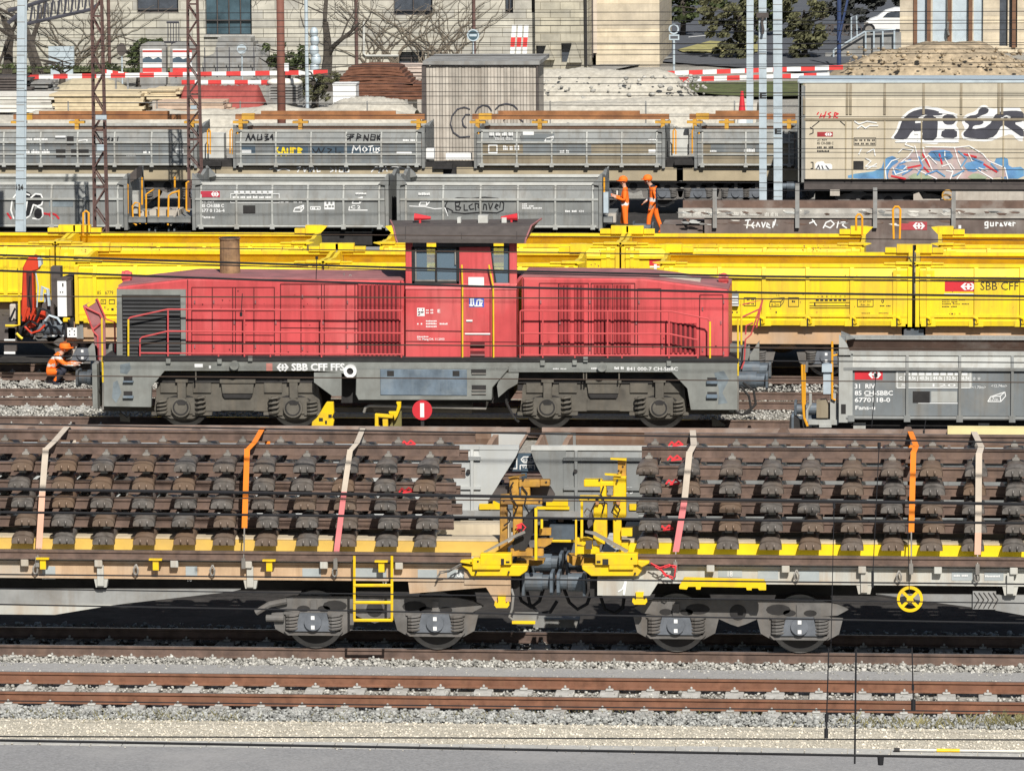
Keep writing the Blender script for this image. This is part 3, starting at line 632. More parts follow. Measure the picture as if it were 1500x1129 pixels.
# end plates (deeper sill ends) and headstocks
b = MB(); b.ppoly([(598, 853),(748, 853),(748, 881),(725, 881),(712, 860),(600, 869)], YS+.0, .10); b.build('sill_end', M['sill_rust'], wl)
b = MB(); b.pbox(875, 848, 950, 872, YS-.025, .06); b.ppoly([(950, 850),(966, 850),(952, 872),(950, 872)], YS-.02, .06); b.build('sill_end', M['sill_grey'], wr)
b = MB(); b.pbox(680, 836, 748, 856, YS-.02, .06); b.build('sill_plate', M['sill_rust'], wl)
for px, yy in ((770, -.875), (768, .875)): buffer(wl, at(768, 850, Y2-.875).x, Y2+yy, 1.09, 1, .46, .17)
for px, yy in ((862, -.875), (860, .875)): buffer(wr, at(857, 850, Y2-.875).x, Y2+yy, 1.09, -1, .42, .17)
for t, px, sg in ((wl, 752, 1), (wr, 872, -1)):
    b = MB(); x = at(px, 850, Y2-.9).x; b.box(x-.06, x+.12*1, Y2-1.2, Y2+1.2, .92, 1.25); b.build('headstock', M['dark'], t)
b = MB(); c = at(812, 850, Y2); b.tube([(c.x-.55, Y2, 1.05),(c.x-.2, Y2, .98),(c.x, Y2, .86),(c.x+.2, Y2, .98),(c.x+.55, Y2, 1.05)], .045, 8); b.build('screw_coupling', M['dark'], wl)
for q in ([(757,862),(764,880),(778,889),(790,880),(796,862)], [(868,862),(860,884),(846,892),(834,882),(826,862)], [(772,866),(776,884),(790,898),(806,896),(816,880)], [(880,874),(886,892),(900,898),(912,890),(914,876)]): b = MB(); b.tube([at(a_, c_, Y2-.55) for a_, c_ in q], .028, 6); b.build('brake_hose', M['black'], wl if q[0][0] < 800 else wr)
# bogies
y25(wl, at(549, 910, Y2-1).x, Y2); y25(wr, at(1081, 910, Y2-1).x, Y2)
b = MB(); b.tube([at(375, 897, Y2-1.05), at(395, 885, Y2-1.05), at(420, 880, Y2-1.03)], .05, 8); b.cyl(at(390, 905, Y2-1.05), at(416, 905, Y2-1.05), .055, n=12); b.build('brake_rod', M['bogie_grey'], wl)
# ladder, lifting hooks, yellow lifting beam, handwheel, shunter's step
lx = MB(); Yl = YS - .16
for px in (519, 574): lx.tube([at(px, 814, Yl), at(px, 908, Yl)], .022, 6)
for py in (857, 882, 908): lx.tube([at(518, py, Yl), at(575, py, Yl)], .026, 6)
for px in (519, 574): lx.tube([at(px, 838, Yl), at(px, 838, YS)], .02, 6)
lx.build('ladder', M['mach_yellow'], wl)
for t, px, py in ((wl, 735, 872), (wr, 937, 867)):
    b = MB(); Yh = YS - .06
    b.ppoly([(px-6, py),(px+6, py),(px+5, py+8),(px+6, py+12),(px+10, py+8),(px+11, py+14),(px+8, py+18),(px-8, py+18),(px-11, py+14),(px-10, py+8),(px-6, py+12),(px-5, py+8)], Yh, .06); b.build('lifting_hook', M['mach_yellow'], t)
b = MB(); Yh = YS - .15
b.ppoly([(999, 851),(1002, 846),(1119, 849),(1122, 855),(1122, 864),(1112, 864),(1110, 861),(1101, 861),(1101, 864),(1094, 864),(1093, 860),(1027, 859),(1026, 863),(1020, 863),(1019, 859),(1008, 859),(1006, 863),(995, 862),(995, 858)], Yh, .09); b.build('lifting_beam', M['mach_yellow'], wr)
b = MB(); c = at(1333, 877, YS-.12); hw = (c.x, c.z)
b.ring_y(hw, .198, .155, YS-.14, YS-.10, 36)
for a in (45, 135, 225, 315):
    ca, sa = math.cos(R(a)), math.sin(R(a)); b.prism_y([(hw[0]+ca*.03-sa*.022, hw[1]+sa*.03+ca*.022),(hw[0]+ca*.03+sa*.022, hw[1]+sa*.03-ca*.022),(hw[0]+ca*.165+sa*.022, hw[1]+sa*.165-ca*.022),(hw[0]+ca*.165-sa*.022, hw[1]+sa*.165+ca*.022)], YS-.133, YS-.107)
b.cyl((hw[0], YS-.15, hw[1]), (hw[0], YS-.09, hw[1]), .05, n=16); b.build('handwheel', M['mach_yellow'], wr)
b = MB(); b.cyl((hw[0], YS-.09, hw[1]), (hw[0], YS+.2, hw[1]), .025, n=8); b.tube([at(1284, 871, YS+.05), at(1316, 876, YS+.05)], .02, 6); b.build('brake_shaft', M['dark'], wr)
b = MB(); b.pbox(751, 902, 786, 910, YS+.05, .35); sp = b.build('step', M['beam_grey'], wl)
b = MB(); b.pbox(750, 909, 784, 913.5, YS+.03, .03); b.build('step_edge', M['mach_yellow'], sp)
b = MB(); b.tube([at(749, 862, YS+.05), at(752, 872, YS+.05), at(750, 892, YS+.05), at(746, 903, YS+.05), at(752, 908, YS+.05)], .02, 6); b.build('grab_rail', M['beam_grey'], wl)
# hanging buffer beam plates seen between the wagons (belong to the wagons behind)
b = MB(); b.ppoly([(789, 880),(844, 880),(834, 899),(802, 895),(799, 888)], YN3-.0, .05); b.build('coupling_plate', mat('plate_brown', (.19,.12,.085), .8), h3)
b = MB(); b.ppoly([(783, 906),(848, 907),(846, 919),(781, 919)], Y2+1.3, .3); b.build('air_reservoir', M['beam_grey'], h3)
# dunnage beams under the stacks
def beam(px0, px1, py0, py1, Y, d, m, label, name='dunnage_beam'):
    b = MB(); b.pbox(px0, py0, px1, py1, Y, d); o = b.build(name, m); return tag(o, label, 'timber', 'timbers under the track panels')
M['dun_l'] = mat('dunnage_yellow_pale', (.62,.40,.09), .75, var=.1, grime=(.5,.33,.12), gamt=.5); M['dun_r'] = mat('dunnage_yellow', (.80,.58,.01), .6, var=.08)
M['dun_w'] = mat('dunnage_wood', (.50,.42,.30), .85, var=.18, streak=(.33,.27,.2))
def slab(x0, x1, z0, z1, y0, y1, m, label):
    b = MB(); b.box(x0, x1, y0, y1, z0, z1); return tag(b.build('dunnage_beam', m), label, 'timber', 'timbers under the track panels')
xs0, xs1, xs2, xs3 = AX(-60, YS+.3, 800), AX(732, YS+.3, 800), AX(906, YS+.3, 800), AX(1540, YS+.3, 800)
slab(xs0, xs1, 1.505, 1.728, YS+.36, YS+.70, M['dun_l'], 'pale yellow painted beam under the left stack of track panels')
slab(xs0, xs1, 1.733, 1.762, YS+.40, YS+.85, M['dun_w'], 'bare wood plank on the pale yellow beam under the left stack')
slab(xs2, xs3, 1.505, 1.728, YS+.36, YS+.70, M['dun_r'], 'bright yellow painted beam under the right stack of track panels')
slab(xs2, xs3, 1.733, 1.762, YS+.40, YS+.85, M['dun_w'], 'bare wood plank on the bright yellow beam under the right stack')
for x0, x1, a, c in ((xs0, xs1, 'left', 'pale'), (xs2, xs3, 'right', 'bright')): slab(x0, x1, 1.505, 1.754, Y2+.5, Y2+.9, M['dun_w'], 'far wood beam carrying the back of the %s stack' % a)
# ---- track panels
PITCHZ = .287
def sleeper_mb():
    """steel trough sleeper with spade ends"""
    b = MB(); L = 2.5; secs = []
    def arch(hb, ht, zt, zb):
        return [(-hb, zb), (-hb, zb*.72+zt*.28), (-hb*.93, zb*.38+zt*.62), (-(ht+hb)*.47, zt-.022), (-ht*.55, zt-.003), (ht*.55, zt-.003), ((ht+hb)*.47, zt-.022), (hb*.93, zb*.38+zt*.62), (hb, zb*.72+zt*.28), (hb, zb)]
    for d, hb, ht, zt, zb in ((0, .168, .085, -.07, -.195), (.025, .175, .095, -.04, -.20), (.09, .172, .095, -.016, -.185), (.20, .15, .085, -.002, -.125), (.5, .13, .075, 0, -.115)): secs.append((-1.25+d, arch(hb, ht, zt, zb)))
    secs += [(-y, a) for y, a in reversed(secs)]
    vs = [(x, y, z) for y, a in secs for x, z in a]; n = 10; fs = []
    for i in range(len(secs)-1):
        for k in range(n): fs.append((i*n+k, i*n+(k+1) % n, (i+1)*n+(k+1) % n, (i+1)*n+k))
    fs += [tuple(range(n)), tuple(range(len(secs)*n-1, (len(secs)-1)*n-1, -1))]
    b.add(vs, fs)
    for sg in (-1, 1): b.box(sg*.055-.013, sg*.055+.013, -1.268, -1.24, -.185, -.11)
    return b
SM = sleeper_mb()
def clips_mb():
    b = MB()
    b.box(-.055, .055, -.05, .05, .001, .032); b.cyl((0, 0, .03), (0, 0, .085), .024, n=6); b.box(-.035, .035, -.035, .035, .032, .048)
    return b
CMB = clips_mb()
rp_small = lambda yc, z0: [(yc+a, z0+.16+b_) for a, b_ in ((-.0625,-.158),(.0625,-.158),(.0625,-.146),(.012,-.13),(.012,-.045),(.034,-.034),(.034,-.004),(.028,0),(-.028,0),(-.034,-.004),(-.034,-.034),(-.012,-.045),(-.012,-.13),(-.0625,-.146))]
sl_me = None; cl_me = None
def panel(label, z, x0, x1, xs, grp):
    global sl_me, cl_me
    t = thing('railway_track_bundle', label, 'track panel', ((x0+x1)/2, Y2, z), grp); cx = (x0+x1)/2
    for sg in (-1, 1):
        b = MB(); e0, e1 = random.uniform(-.07, .07), random.uniform(-.07, .07); b.prism_x(rp_small(Y2+sg*.752, z), x0+e0, x1+e1); r = b.build('rail', M['rail_brown'], t)
        b = MB(); b.box(x0+e0, x1+e1, Y2+sg*.752-.02, Y2+sg*.752+.02, z+.1625, z+.164); b.build('running_surface', M['rail_steel'], r)
    for x in xs:
        if sl_me is None:
            o = SM.build('sleeper', M['sleeper_steel']); sl_me = o.data
            for v in sl_me.vertices: v.co += ROOTLOC[o.name]
            sl_me.materials.clear(); 
            for k, c in enumerate(((.105,.082,.07), (.125,.095,.075), (.088,.08,.078))):
                pass
            sl_me.materials.append(M['sleeper_steel']); sl_me.polygons.foreach_set('use_smooth', [len(p.vertices) == 4 for p in sl_me.polygons])
            c = CMB.build('clip', M['clip']); cl_me = c.data
            for v in cl_me.vertices: v.co += ROOTLOC[c.name]
            bpy.data.objects.remove(c); bpy.data.objects.remove(o)
        o = bpy.data.objects.new('sleeper', sl_me); COL.objects.link(o); o.parent = t; o.location = (x-cx+random.uniform(-.025, .025), random.uniform(-.03, .02), 0); o.rotation_euler = (0, 0, random.uniform(-.012, .012)); ROOTLOC[o.name] = Vector((x, Y2, z))
        for y in (-.857, -.647, .647, .857): c = bpy.data.objects.new('clip', cl_me); COL.objects.link(c); c.parent = o; c.location = (0, y, 0); ROOTLOC[c.name] = Vector((x, Y2, z))
    return t
YE = Y2 - 1.25
lx_ = [AX(32 + 59.25*k, YE, 700) for k in range(-2, 11)]; rx_ = [AX(950 + 59.75*k, YE, 720) for k in range(0, 11)]
PL, PR = {}, {}
ordn = ('bottom', 'second from the bottom', 'middle', 'second from the top', 'topmost')
for k in range(5):
    z = 1.88 + k*PITCHZ
    off = random.uniform(-.03, .03)
    PL[k] = panel(f'rusty track panel with steel sleepers, {ordn[k]} of the left stack', z, AX(-150, Y2-.75, 700), AX((668, 664, 670, 676, 679)[k], Y2-.75, 700), [x+off for x in lx_], 'track panels stacked on the flat wagons')
    off = random.uniform(-.03, .03)
    PR[k] = panel(f'rusty track panel with steel sleepers, {ordn[k]} of the right stack', z, AX((938, 937, 935, 933, 934)[k], Y2-.75, 700), AX(1620, Y2-.75, 700), [x+off for x in rx_], 'track panels stacked on the flat wagons')
# ---- lashing straps over the stacks
def strap(pts, cols, label, wpx=9):
    """pts: photo points top -> bottom at the face of the stack, cols: (fraction, material)"""
    t = thing('lashing_strap', label, 'strap', at(*pts[0], YE-.06), 'lashing straps over the track panels')
    n = len(cols); tot = len(pts)
    def seg(q, m, back=False):
        b = MB()
        for (a, c), (d, e) in zip(q[:-1], q[1:]):
            A, B = at(a, c, YE-.06), at(d, e, YE-.06); h = wpx/2/93.5
            b.add([(A.x-h, YE-.06, A.z),(A.x+h, YE-.06, A.z),(B.x+h, YE-.06, B.z),(B.x-h, YE-.06, B.z),(A.x-h, YE-.055, A.z),(A.x+h, YE-.055, A.z),(B.x+h, YE-.055, B.z),(B.x-h, YE-.055, B.z)], [(0,1,2,3),(7,6,5,4),(0,4,5,1),(1,5,6,2),(2,6,7,3),(3,7,4,0)])
        return b.build('webbing', m, t)
    for q, m in cols: seg(q, m)
    # over the top to the far side
    A = at(*pts[0], YE-.06); h = wpx/2/93.5; zt = 3.23
    b = MB(); P = [(A.x, YE-.055, A.z-.03), (A.x+.04, Y2-.80, zt), (A.x-.06, Y2+.80, zt), (A.x-.06, Y2+1.30, A.z-.2), (A.x-.06, Y2+1.34, 1.5)]
    for (x0, y0, z0), (x1, y1, z1) in zip(P[:-1], P[1:]): b.add([(x0-h,y0,z0),(x0+h,y0,z0),(x1+h,y1,z1),(x1-h,y1,z1),(x0-h,y0,z0-.006),(x0+h,y0,z0-.006),(x1+h,y1,z1-.006),(x1-h,y1,z1-.006)], [(0,1,2,3),(7,6,5,4),(0,4,5,1),(1,5,6,2),(2,6,7,3),(3,7,4,0)])
    b.build('webbing', cols[0][1], t)
    b = MB(); p = at(*pts[-1], YE-.06); b.box(p.x-.03, p.x+.03, YS-.10, YS-.045, 1.36, 1.52); b.tube([(p.x, YE-.058, p.z), (p.x, YS-.06, 1.5)], .012, 5); b.build('hook', M['clip'], t)
    return t
M['s_white'] = mat('strap_white', (.55,.47,.38), .8, var=.1); M['s_orange'] = mat('strap_orange', (.85,.23,.02), .7, var=.08); M['s_pink'] = mat('strap_pink', (.68,.20,.20), .8, var=.1); M['s_peach'] = mat('strap_peach', (.72,.42,.30), .8, var=.1)
strap([(67, 655), (57, 803)], [([(67,656),(62,720)], M['s_white']), ([(62,720),(57,803)], M['s_peach'])], 'white strap turning peach over the left end of the left stack')
strap([(362, 656), (358, 773)], [([(362,657),(358,773)], M['s_orange'])], 'plain orange strap on the left stack', 8)
strap([(513, 657), (493, 807)], [([(513,658),(504,720)], M['s_white']), ([(504,720),(493,807)], M['s_pink'])], 'white strap turning pink on the right part of the left stack', 8)
strap([(1010, 660), (990, 808)], [([(1010,661),(1003,730)], M['s_white']), ([(1003,730),(990,808)], M['s_pink'])], 'white strap turning pink at the left end of the right stack')
strap([(1338, 660), (1335, 779)], [([(1338,661),(1335,779)], M['s_orange'])], 'plain orange strap on the right stack', 8)
strap([(1434, 662), (1432, 812)], [([(1434,663),(1433,780)], M['s_white']), ([(1433,780),(1432,812)], M['s_peach'])], 'beige strap near the right edge of the photo on the right stack')
# red paint marks on rail ends
M['mark_red'] = mat('marking_paint_red', (.70,.04,.05), .7, var=.1)
for pan, (x0, y0), Yp in ((PL[4], (588, 645), Y2+.752-.066), (PR[4], (980, 646), Y2+.752-.066), (PR[4], (978, 667), Y2-.752-.068), (PR[3], (976, 702), Y2-.752-.068), (PR[1], (966, 769), Y2-.752-.068), (PL[3], (585, 714), Y2-.752-.068)):
    pm = MB(); pm.stroke([(x0, y0+6),(x0+4, y0+1),(x0+8, y0+5),(x0+14, y0),(x0+20, y0+5),(x0+6, y0+7)], 2.6, Yp); pm.build('spray_mark', M['mark_red'], pan)
# ---- end racks (crane runway end carriages) between the stacks
def rack(label, mm, m2, px, mirror):
    Yr = YS - .10
    t = thing('runway_carriage', label, 'carriage', at(px, 830, Yr+.6), 'yellow carriages at the wagon ends'); return t, Yr
X_ = lambda v: 660 + v/5; Y_ = lambda v: 630 + v/5
def zp(pts): return [(X_(a), Y_(c)) for a, c in pts]
def part(t, name, m, polys, Y, dep=.10, **k):
    b = MB()
    for i_, p in enumerate(polys): b.ppoly(zp(p), Y - .005*i_, dep + .003*i_)
    return b.build(name, M[m], t, **k)
R4 = lambda a, b_, c, d: [(a, b_), (c, b_), (c, d), (a, d)]
t, Yr = rack('ochre weathered runway carriage with slanted strut at the end of the left wagon', 0, 0, 745, False)
part(t, 'sledge', 'mach_yellow', [[(75,990),(565,992),(560,1030),(505,1068),(150,1068),(125,1025)]], Yr, .22, bevel=.01)
part(t, 'sledge_box', 'mach_yellow', [R4(160,940,365,1022), R4(215,905,445,988), [(70,955),(160,950),(160,985),(70,970)]], Yr-.05, .18, bevel=.01)
part(t, 'socket', 'dark', [R4(368,940,392,985), R4(405,958,432,972)], Yr-.056, .02)
part(t, 'back_sledge', 'ochre', [[(440,950),(685,955),(680,975),(640,992),(440,990)]], Yr+1.0, .3)
part(t, 'column', 'ochre', [R4(360,500,415,905), R4(430,350,500,500), R4(455,500,525,860)], Yr+.35, .14, bevel=.012)
part(t, 'crossbeam', 'ochre', [R4(500,365,655,418), R4(655,365,727,410), R4(365,500,670,545), R4(515,418,580,500)], Yr+.30, .16, bevel=.012)
part(t, 'handle', 'ochre', [[(420,345),(540,322),(548,332),(430,352)], [(365,472),(480,460),(482,472),(368,484)]], Yr+.30, .05)
part(t, 'strut', 'clip', [[(240,890),(470,765),(540,735),(548,752),(480,782),(250,900)]], Yr+.1, .05)
part(t, 'brace', 'ochre', [[(310,905),(520,760),(535,775),(350,905)], R4(440,865,680,920), R4(650,720,735,768), [(640,795),(750,795),(735,830),(690,855),(640,850)]], Yr+.28, .1)
part(t, 'shroud', 'dark', [[(555,620),(615,560),(620,700),(560,860),(470,880),(450,830)], [(505,810),(550,810),(550,880),(505,880)]], Yr+.26, .03)
part(t, 'cover', 'roof_grey', [[(345,405),(430,405),(430,500),(270,525)], [(585,470),(600,410),(730,412),(765,470),(745,525),(680,525),(680,490),(585,485)]], Yr+.52, .05)
part(t, 'post', 'mach_yellow', [R4(615,570,635,950), R4(660,640,676,720)], Yr+.15, .06)
part(t, 'strut_knob', 'mark_red', [R4(490,690,520,720)], Yr+.09, .05)
t2, Yr = rack('bright yellow runway carriage with tall mast at the end of the right wagon', 0, 0, 895, True)
part(t2, 'sledge', 'mach_yellow', [[(960,990),(1400,990),(1400,1030),(1370,1068),(1030,1068),(965,1020)]], Yr, .22, bevel=.01)
part(t2, 'sledge_box', 'mach_yellow', [R4(1160,935,1340,1022), R4(1060,905,1370,988), [(1370,955),(1455,960),(1455,975),(1400,1005),(1370,985)]], Yr-.05, .18, bevel=.01)
part(t2, 'socket', 'dark', [R4(1112,942,1156,985), R4(1070,955,1098,972)], Yr-.056, .02)
part(t2, 'back_sledge', 'ochre', [[(850,920),(1060,935),(1060,985),(895,988),(855,960)]], Yr+1.0, .3)
part(t2, 'mast', 'mach_yellow', [R4(1190,340,1285,640), R4(1190,640,1250,860), R4(1045,540,1145,800)], Yr+.35, .16, bevel=.012)
part(t2, 'mast_top', 'ochre', [R4(1225,215,1285,350)], Yr+.42, .12)
part(t2, 'handle', 'mach_yellow', [[(1170,205),(1288,208),(1288,224),(1172,215)], [(1128,318),(1250,322),(1250,340),(1130,328)]], Yr+.33, .07)
part(t2, 'crossbeam', 'mach_yellow', [R4(975,362,1110,415), R4(1095,375,1195,410), R4(940,485,1245,525), R4(1095,410,1140,490)], Yr+.30, .16, bevel=.012)
part(t2, 'post', 'mach_yellow', [R4(952,525,970,790), R4(912,640,925,915)], Yr+.2, .06)
part(t2, 'brace', 'mach_yellow', [[(1045,780),(1110,740),(1130,830),(1080,840)], R4(925,850,1090,905), [(905,790),(1000,785),(1040,800),(1040,860),(910,830)], R4(1250,720,1330,775), R4(1250,830,1300,905)], Yr+.28, .1)
part(t2, 'strut', 'clip', [[(985,735),(1060,745),(1300,880),(1290,900),(1045,765),(985,750)]], Yr+.1, .05)
part(t2, 'cover', 'roof_grey', [[(1000,680),(1020,600),(1035,600),(1040,690),(1010,720)], R4(990,810,1035,870)], Yr+.16, .04)
part(t2, 'hook_eye', 'patch_rust', [R4(1060,500,1085,545), R4(1215,510,1240,545)], Yr+.29, .05)
part(t2, 'lamp', 'clip', [[(1150,430),(1175,420),(1190,440),(1180,475),(1155,470)]], Yr+.28, .05)
b = MB(); b.tube([at(X_(715), Y_(810), Yr+.5), at(X_(915), Y_(812), Yr+.5)], .022, 6); tag(b.build('guard_bar', M['mach_yellow']), 'thin yellow bar joining the two runway carriages', 'bar')
# hoses, cables and bolt heads on the carriages
for t_, q, m_ in ((t, [(752,706),(747,714),(750,730),(758,742),(752,756)], 'black'), (t, [(764,712),(772,722),(768,740),(775,752)], 'black'), (t, [(742,744),(748,752),(746,764),(738,770)], 'black'), (t, [(756,770),(764,766),(770,772),(764,780),(757,775),(762,768)], 'mark_red'),
              (t2, [(872,736),(866,748),(870,762),(864,776)], 'black'), (t2, [(902,738),(908,746),(904,756),(896,750),(900,740)], 'black'), (t2, [(884,712),(880,724),(886,736),(882,752)], 'black'), (t2, [(860,744),(866,750),(860,756),(856,750),(860,744)], 'clip')):
    b = MB(); b.tube([at(a_, c_, YS+.16) for a_, c_ in q], .013, 5); b.build('hose', M[m_], t_)
for t_, pts in ((t, [(690,824),(697,838),(745,838),(700,822),(766,703),(800,706),(738,733),(790,735)]), (t2, [(858,840),(930,840),(925,818),(878,703),(904,704),(906,690),(912,684),(900,740),(862,730)])):
    for a_, c_ in pts: b = MB(); p = at(a_, c_, YS-.16 if c_ > 800 else YS+.18); b.cyl(p, p+Vector((0, .05, 0)), .016, n=6); b.build('bolt', M['dark'], t_)
# lashing chains at the sledges
def chain(pxs, Y, m, label):
    b = MB(); pts = [at(a, c, Y) for a, c in pxs]
    for A, B in zip(pts[:-1], pts[1:]):
        n = max(2, int((B-A).length/.07))
        for i in range(n):
            p, q = A.lerp(B, i/n), A.lerp(B, (i+1.25)/n); o_ = Vector((0, .012, .012)) if i % 2 else Vector((0, .012, -.012))
            b.tube([p-o_, q-o_], .010, 5); b.tube([p+o_, q+o_], .010, 5)
    return tag(b.build('lashing_chain', M[m]), label, 'chain', 'chains fixing the carriages')
chain([(676, 826),(658, 836),(645, 838),(640, 846)], YS-.12, 'clip', 'rusty chain left of the ochre carriage sledge')
chain([(953, 825),(966, 832),(975, 842),(985, 846)], YS-.12, 'mark_red', 'red painted chain right of the yellow carriage sledge')
chain([(966, 832),(980, 828),(990, 830),(988, 842)], YS-.14, 'mark_red', 'red hook loop hanging on the grey sill beside the yellow carriage')
# blue grey box on the coupling side behind the racks
b = MB(); b.pbox(805, 770, 841, 790, Y3-1.55, .5); b.build('tool_locker', M['buffer'], h3b); b = MB(); b.pbox(650, 749, 935, 759, Y3-1.50, .12); b.build('lower_beam', M['beam_grey'], h3b)
# ------------------------------------------------------------------ the red locomotive (rail plane 96.55)
Y5 = 96.55; YF = Y5 - 1.45; YH = YF + .30; YC = YF + .16
L = thing('diesel_locomotive', 'red diesel shunting locomotive with central cab and dark roof', 'locomotive', (AX(617, YF), Y5, 0))
W = 2*(Y5 - YF)
b = MB()
b.ppoly([(152,529),(1080,531),(1080,600),(1012,600),(1007,569),(984,545),(745,545),(745,537),(721,552),(522,552),(510,552),(500,546),(462,543),(241,543),(222,566),(221,596),(152,595)], YF, .12)
b.ppoly([(152,529),(1080,531),(1080,600),(1012,600),(1007,569),(984,545),(241,543),(222,566),(221,596),(152,595)], YF+W-.12, .12)
lf = b.build('frame', M['loco_grey'], L)
b = MB(); b.ppoly([(165,545),(1070,547),(1070,562),(165,560)], YF+.25, W-.5); b.ppoly([(500,560),(745,560),(745,590),(500,590)], YF+.4, W-.8); b.build('underframe', M['dark'], L)
b = MB(); b.ppoly([(150,523),(1082,525),(1082,530.5),(150,528.5)], YF-.02, W+.04); b.build('walkway', M['dark'], L)
b = MB(); b.ppoly([(460,546),(500,546),(500,580),(487,580),(460,560)], YF-.01, .1); b.build('sand_box', M['loco_grey'], L)
b = MB(); b.ppoly([(735,546),(760,546),(758,562),(744,570),(730,582),(728,565)], YF+.02, .1); b.build('sand_box', M['loco_grey'], L)
# battery box with worn blue door
b = MB(); b.ppoly([(522,538),(745,538),(745,541),(721,568),(720,586),(525,586),(521,578)], YF-.03, .45); bx = b.build('battery_box', M['loco_grey'], L, bevel=.012)
b = MB(); b.pbox(557, 541, 684, 579, YF-.05, .019); d = b.build('door', M['loco_blue'], bx, bevel=.008)
b = MB()
for q in ((567,543,577,551), (663,543,673,551)): b.pbox(*q, YF-.053, .003)
for q in ((690,541,712,547), (691,564,712,571)): b.pbox(*q, YF-.034, .004)
b.build('handle_recess', M['dark'], d)
b = MB()
for py in (546.5, 571, 576): b.pbox(691, py, 712, py+1.6, YF-.06, .03)
b.build('step', M['clip'], bx)
b = MB(); b.cyl(at(548, 594, Y5-.9), at(692, 597, Y5-.9), .125, n=16); b.build('air_reservoir', M['bogie'], L)
b = MB(); b.tube([at(533,604,YF+.2), at(535,597,YF+.2), at(541,594,YF+.2), at(712,598,YF+.2), at(714,588,YF+.2)], .03, 6); b.build('brake_pipe', M['clip'], L)
# bogies
def loco_bogie(cx_px, half_px):
    Yb = YF + .22
    c = at(cx_px, 594, Yb); cx = c.x; u = lambda dx, py: (cx_px + dx, py)
    b = MB()
    P = [(-116,560),(116,560),(119,570),(119,578),(122,600),(117,608),(100,615),(64,615),(52,602),(-52,602),(-64,615),(-100,615),(-117,608),(-122,600),(-119,578),(-119,570)]
    b.ppoly([u(*p) for p in P], Yb+.06, .08); f = b.build('bogie', M['bogie'], L)
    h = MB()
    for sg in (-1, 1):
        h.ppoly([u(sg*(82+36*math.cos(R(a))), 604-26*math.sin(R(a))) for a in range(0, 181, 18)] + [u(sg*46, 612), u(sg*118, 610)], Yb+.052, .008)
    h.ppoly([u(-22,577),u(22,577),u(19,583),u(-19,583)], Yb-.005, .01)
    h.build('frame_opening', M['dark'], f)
    g = MB()
    g.ppoly([u(-24,560),u(24,560),u(22,576),u(-22,576)], Yb-.02, .08); g.ppoly([u(-26,556),u(26,556),u(26,561),u(-26,561)], Yb-.05, .12); g.pbox(cx_px-24, 584, cx_px+24, 601, Yb+.04, .02)
    for sg in (-1, 1):
        for a in (52, 100): g.pbox(cx_px+sg*a-13, 561, cx_px+sg*a+13, 575, Yb+.02, .04)
        g.pbox(cx_px+sg*82-6, 557, cx_px+sg*82+6, 584, Yb-.05, .10); g.pbox(cx_px+sg*82-9, 556, cx_px+sg*82+9, 560, Yb-.06, .12)
        for a in (52, 112): g.pbox(cx_px+sg*a-14, 604, cx_px+sg*a+14, 608, Yb-.06, .14)
    g.build('bolster', M['bogie'], f)
    for sg in (-1, 1):
        ax = at(cx_px+sg*82, 594, Yb).x; zc = .53
        wh = wheel_mb(ax, Y5, .53).build('wheel', M['wheel'], L); t = MB(); t.ring_y((ax, .53), .525, .44, Y5-.752-.062, Y5-.752-.05, 40); t.build('rim', M['tread'], wh)
        a_ = MB(); a_.ppoly([u(sg*82-19,583),u(sg*82+19,583),u(sg*82+24,592),u(sg*82+34,606),u(sg*82-34,606),u(sg*82-24,592)], Yb-.05, .12); a_.cyl((ax, Yb-.12, at(cx_px,596,Yb).z), (ax, Yb-.05, 0+at(cx_px,596,Yb).z), .20, n=20)
        a_.ppoly([u(sg*82-30,606),u(sg*82+30,606),u(sg*82+16,613),u(sg*82-16,613)], Yb-.02, .1)
        ab = a_.build('axle_box', M['bogie'], f)
        r = MB(); r.ring_y((ax, at(cx_px,596,Yb).z), .165, .135, Yb-.127, Yb-.12, 24); r.ppoly([u(sg*82-8,588),u(sg*82+8,588),u(sg*82+5,593),u(sg*82-5,593)], Yb-.128, .01); r.build('cover_ring', M['dark'], ab)
        s = MB()
        z0, z1 = at(cx_px,608,Yb).z, at(cx_px,583,Yb).z
        for a in (-28, 28):
            p = at(cx_px+sg*82+a, 600, Yb); s.spring(p.x, Yb-.03, z0, z1+ (-.04 if a*sg > 0 else .04), .10, 4, .026)
        s.build('spring', M['bogie'], f)
loco_bogie(348, 82); loco_bogie(884, 82)
b = MB()
for q in [[(738,560),(742,590),(752,610),(760,618)], [(1075,600),(1086,607),(1100,604)], [(1085,566),(1097,580),(1100,598),(1090,606)], [(1088,560),(1104,572),(1107,592),(1096,603)], [(146,570),(136,578),(138,592),(146,598)]]: b.tube([at(a, c, YF+.3) for a, c in q], .028, 6)
b.build('hose', M['dark'], L)
b = MB(); b.ppoly([(175,602),(186,612),(190,606),(190,618),(176,617)], YF+.5, .06); b.ppoly([(1043,610),(1062,622),(1062,624),(1043,624)], YF+.5, .06); b.ppoly([(1080,597),(1082,607),(150,602),(150,596)], YF+.9, .2); b.build('rail_guard', M['bogie'], L)
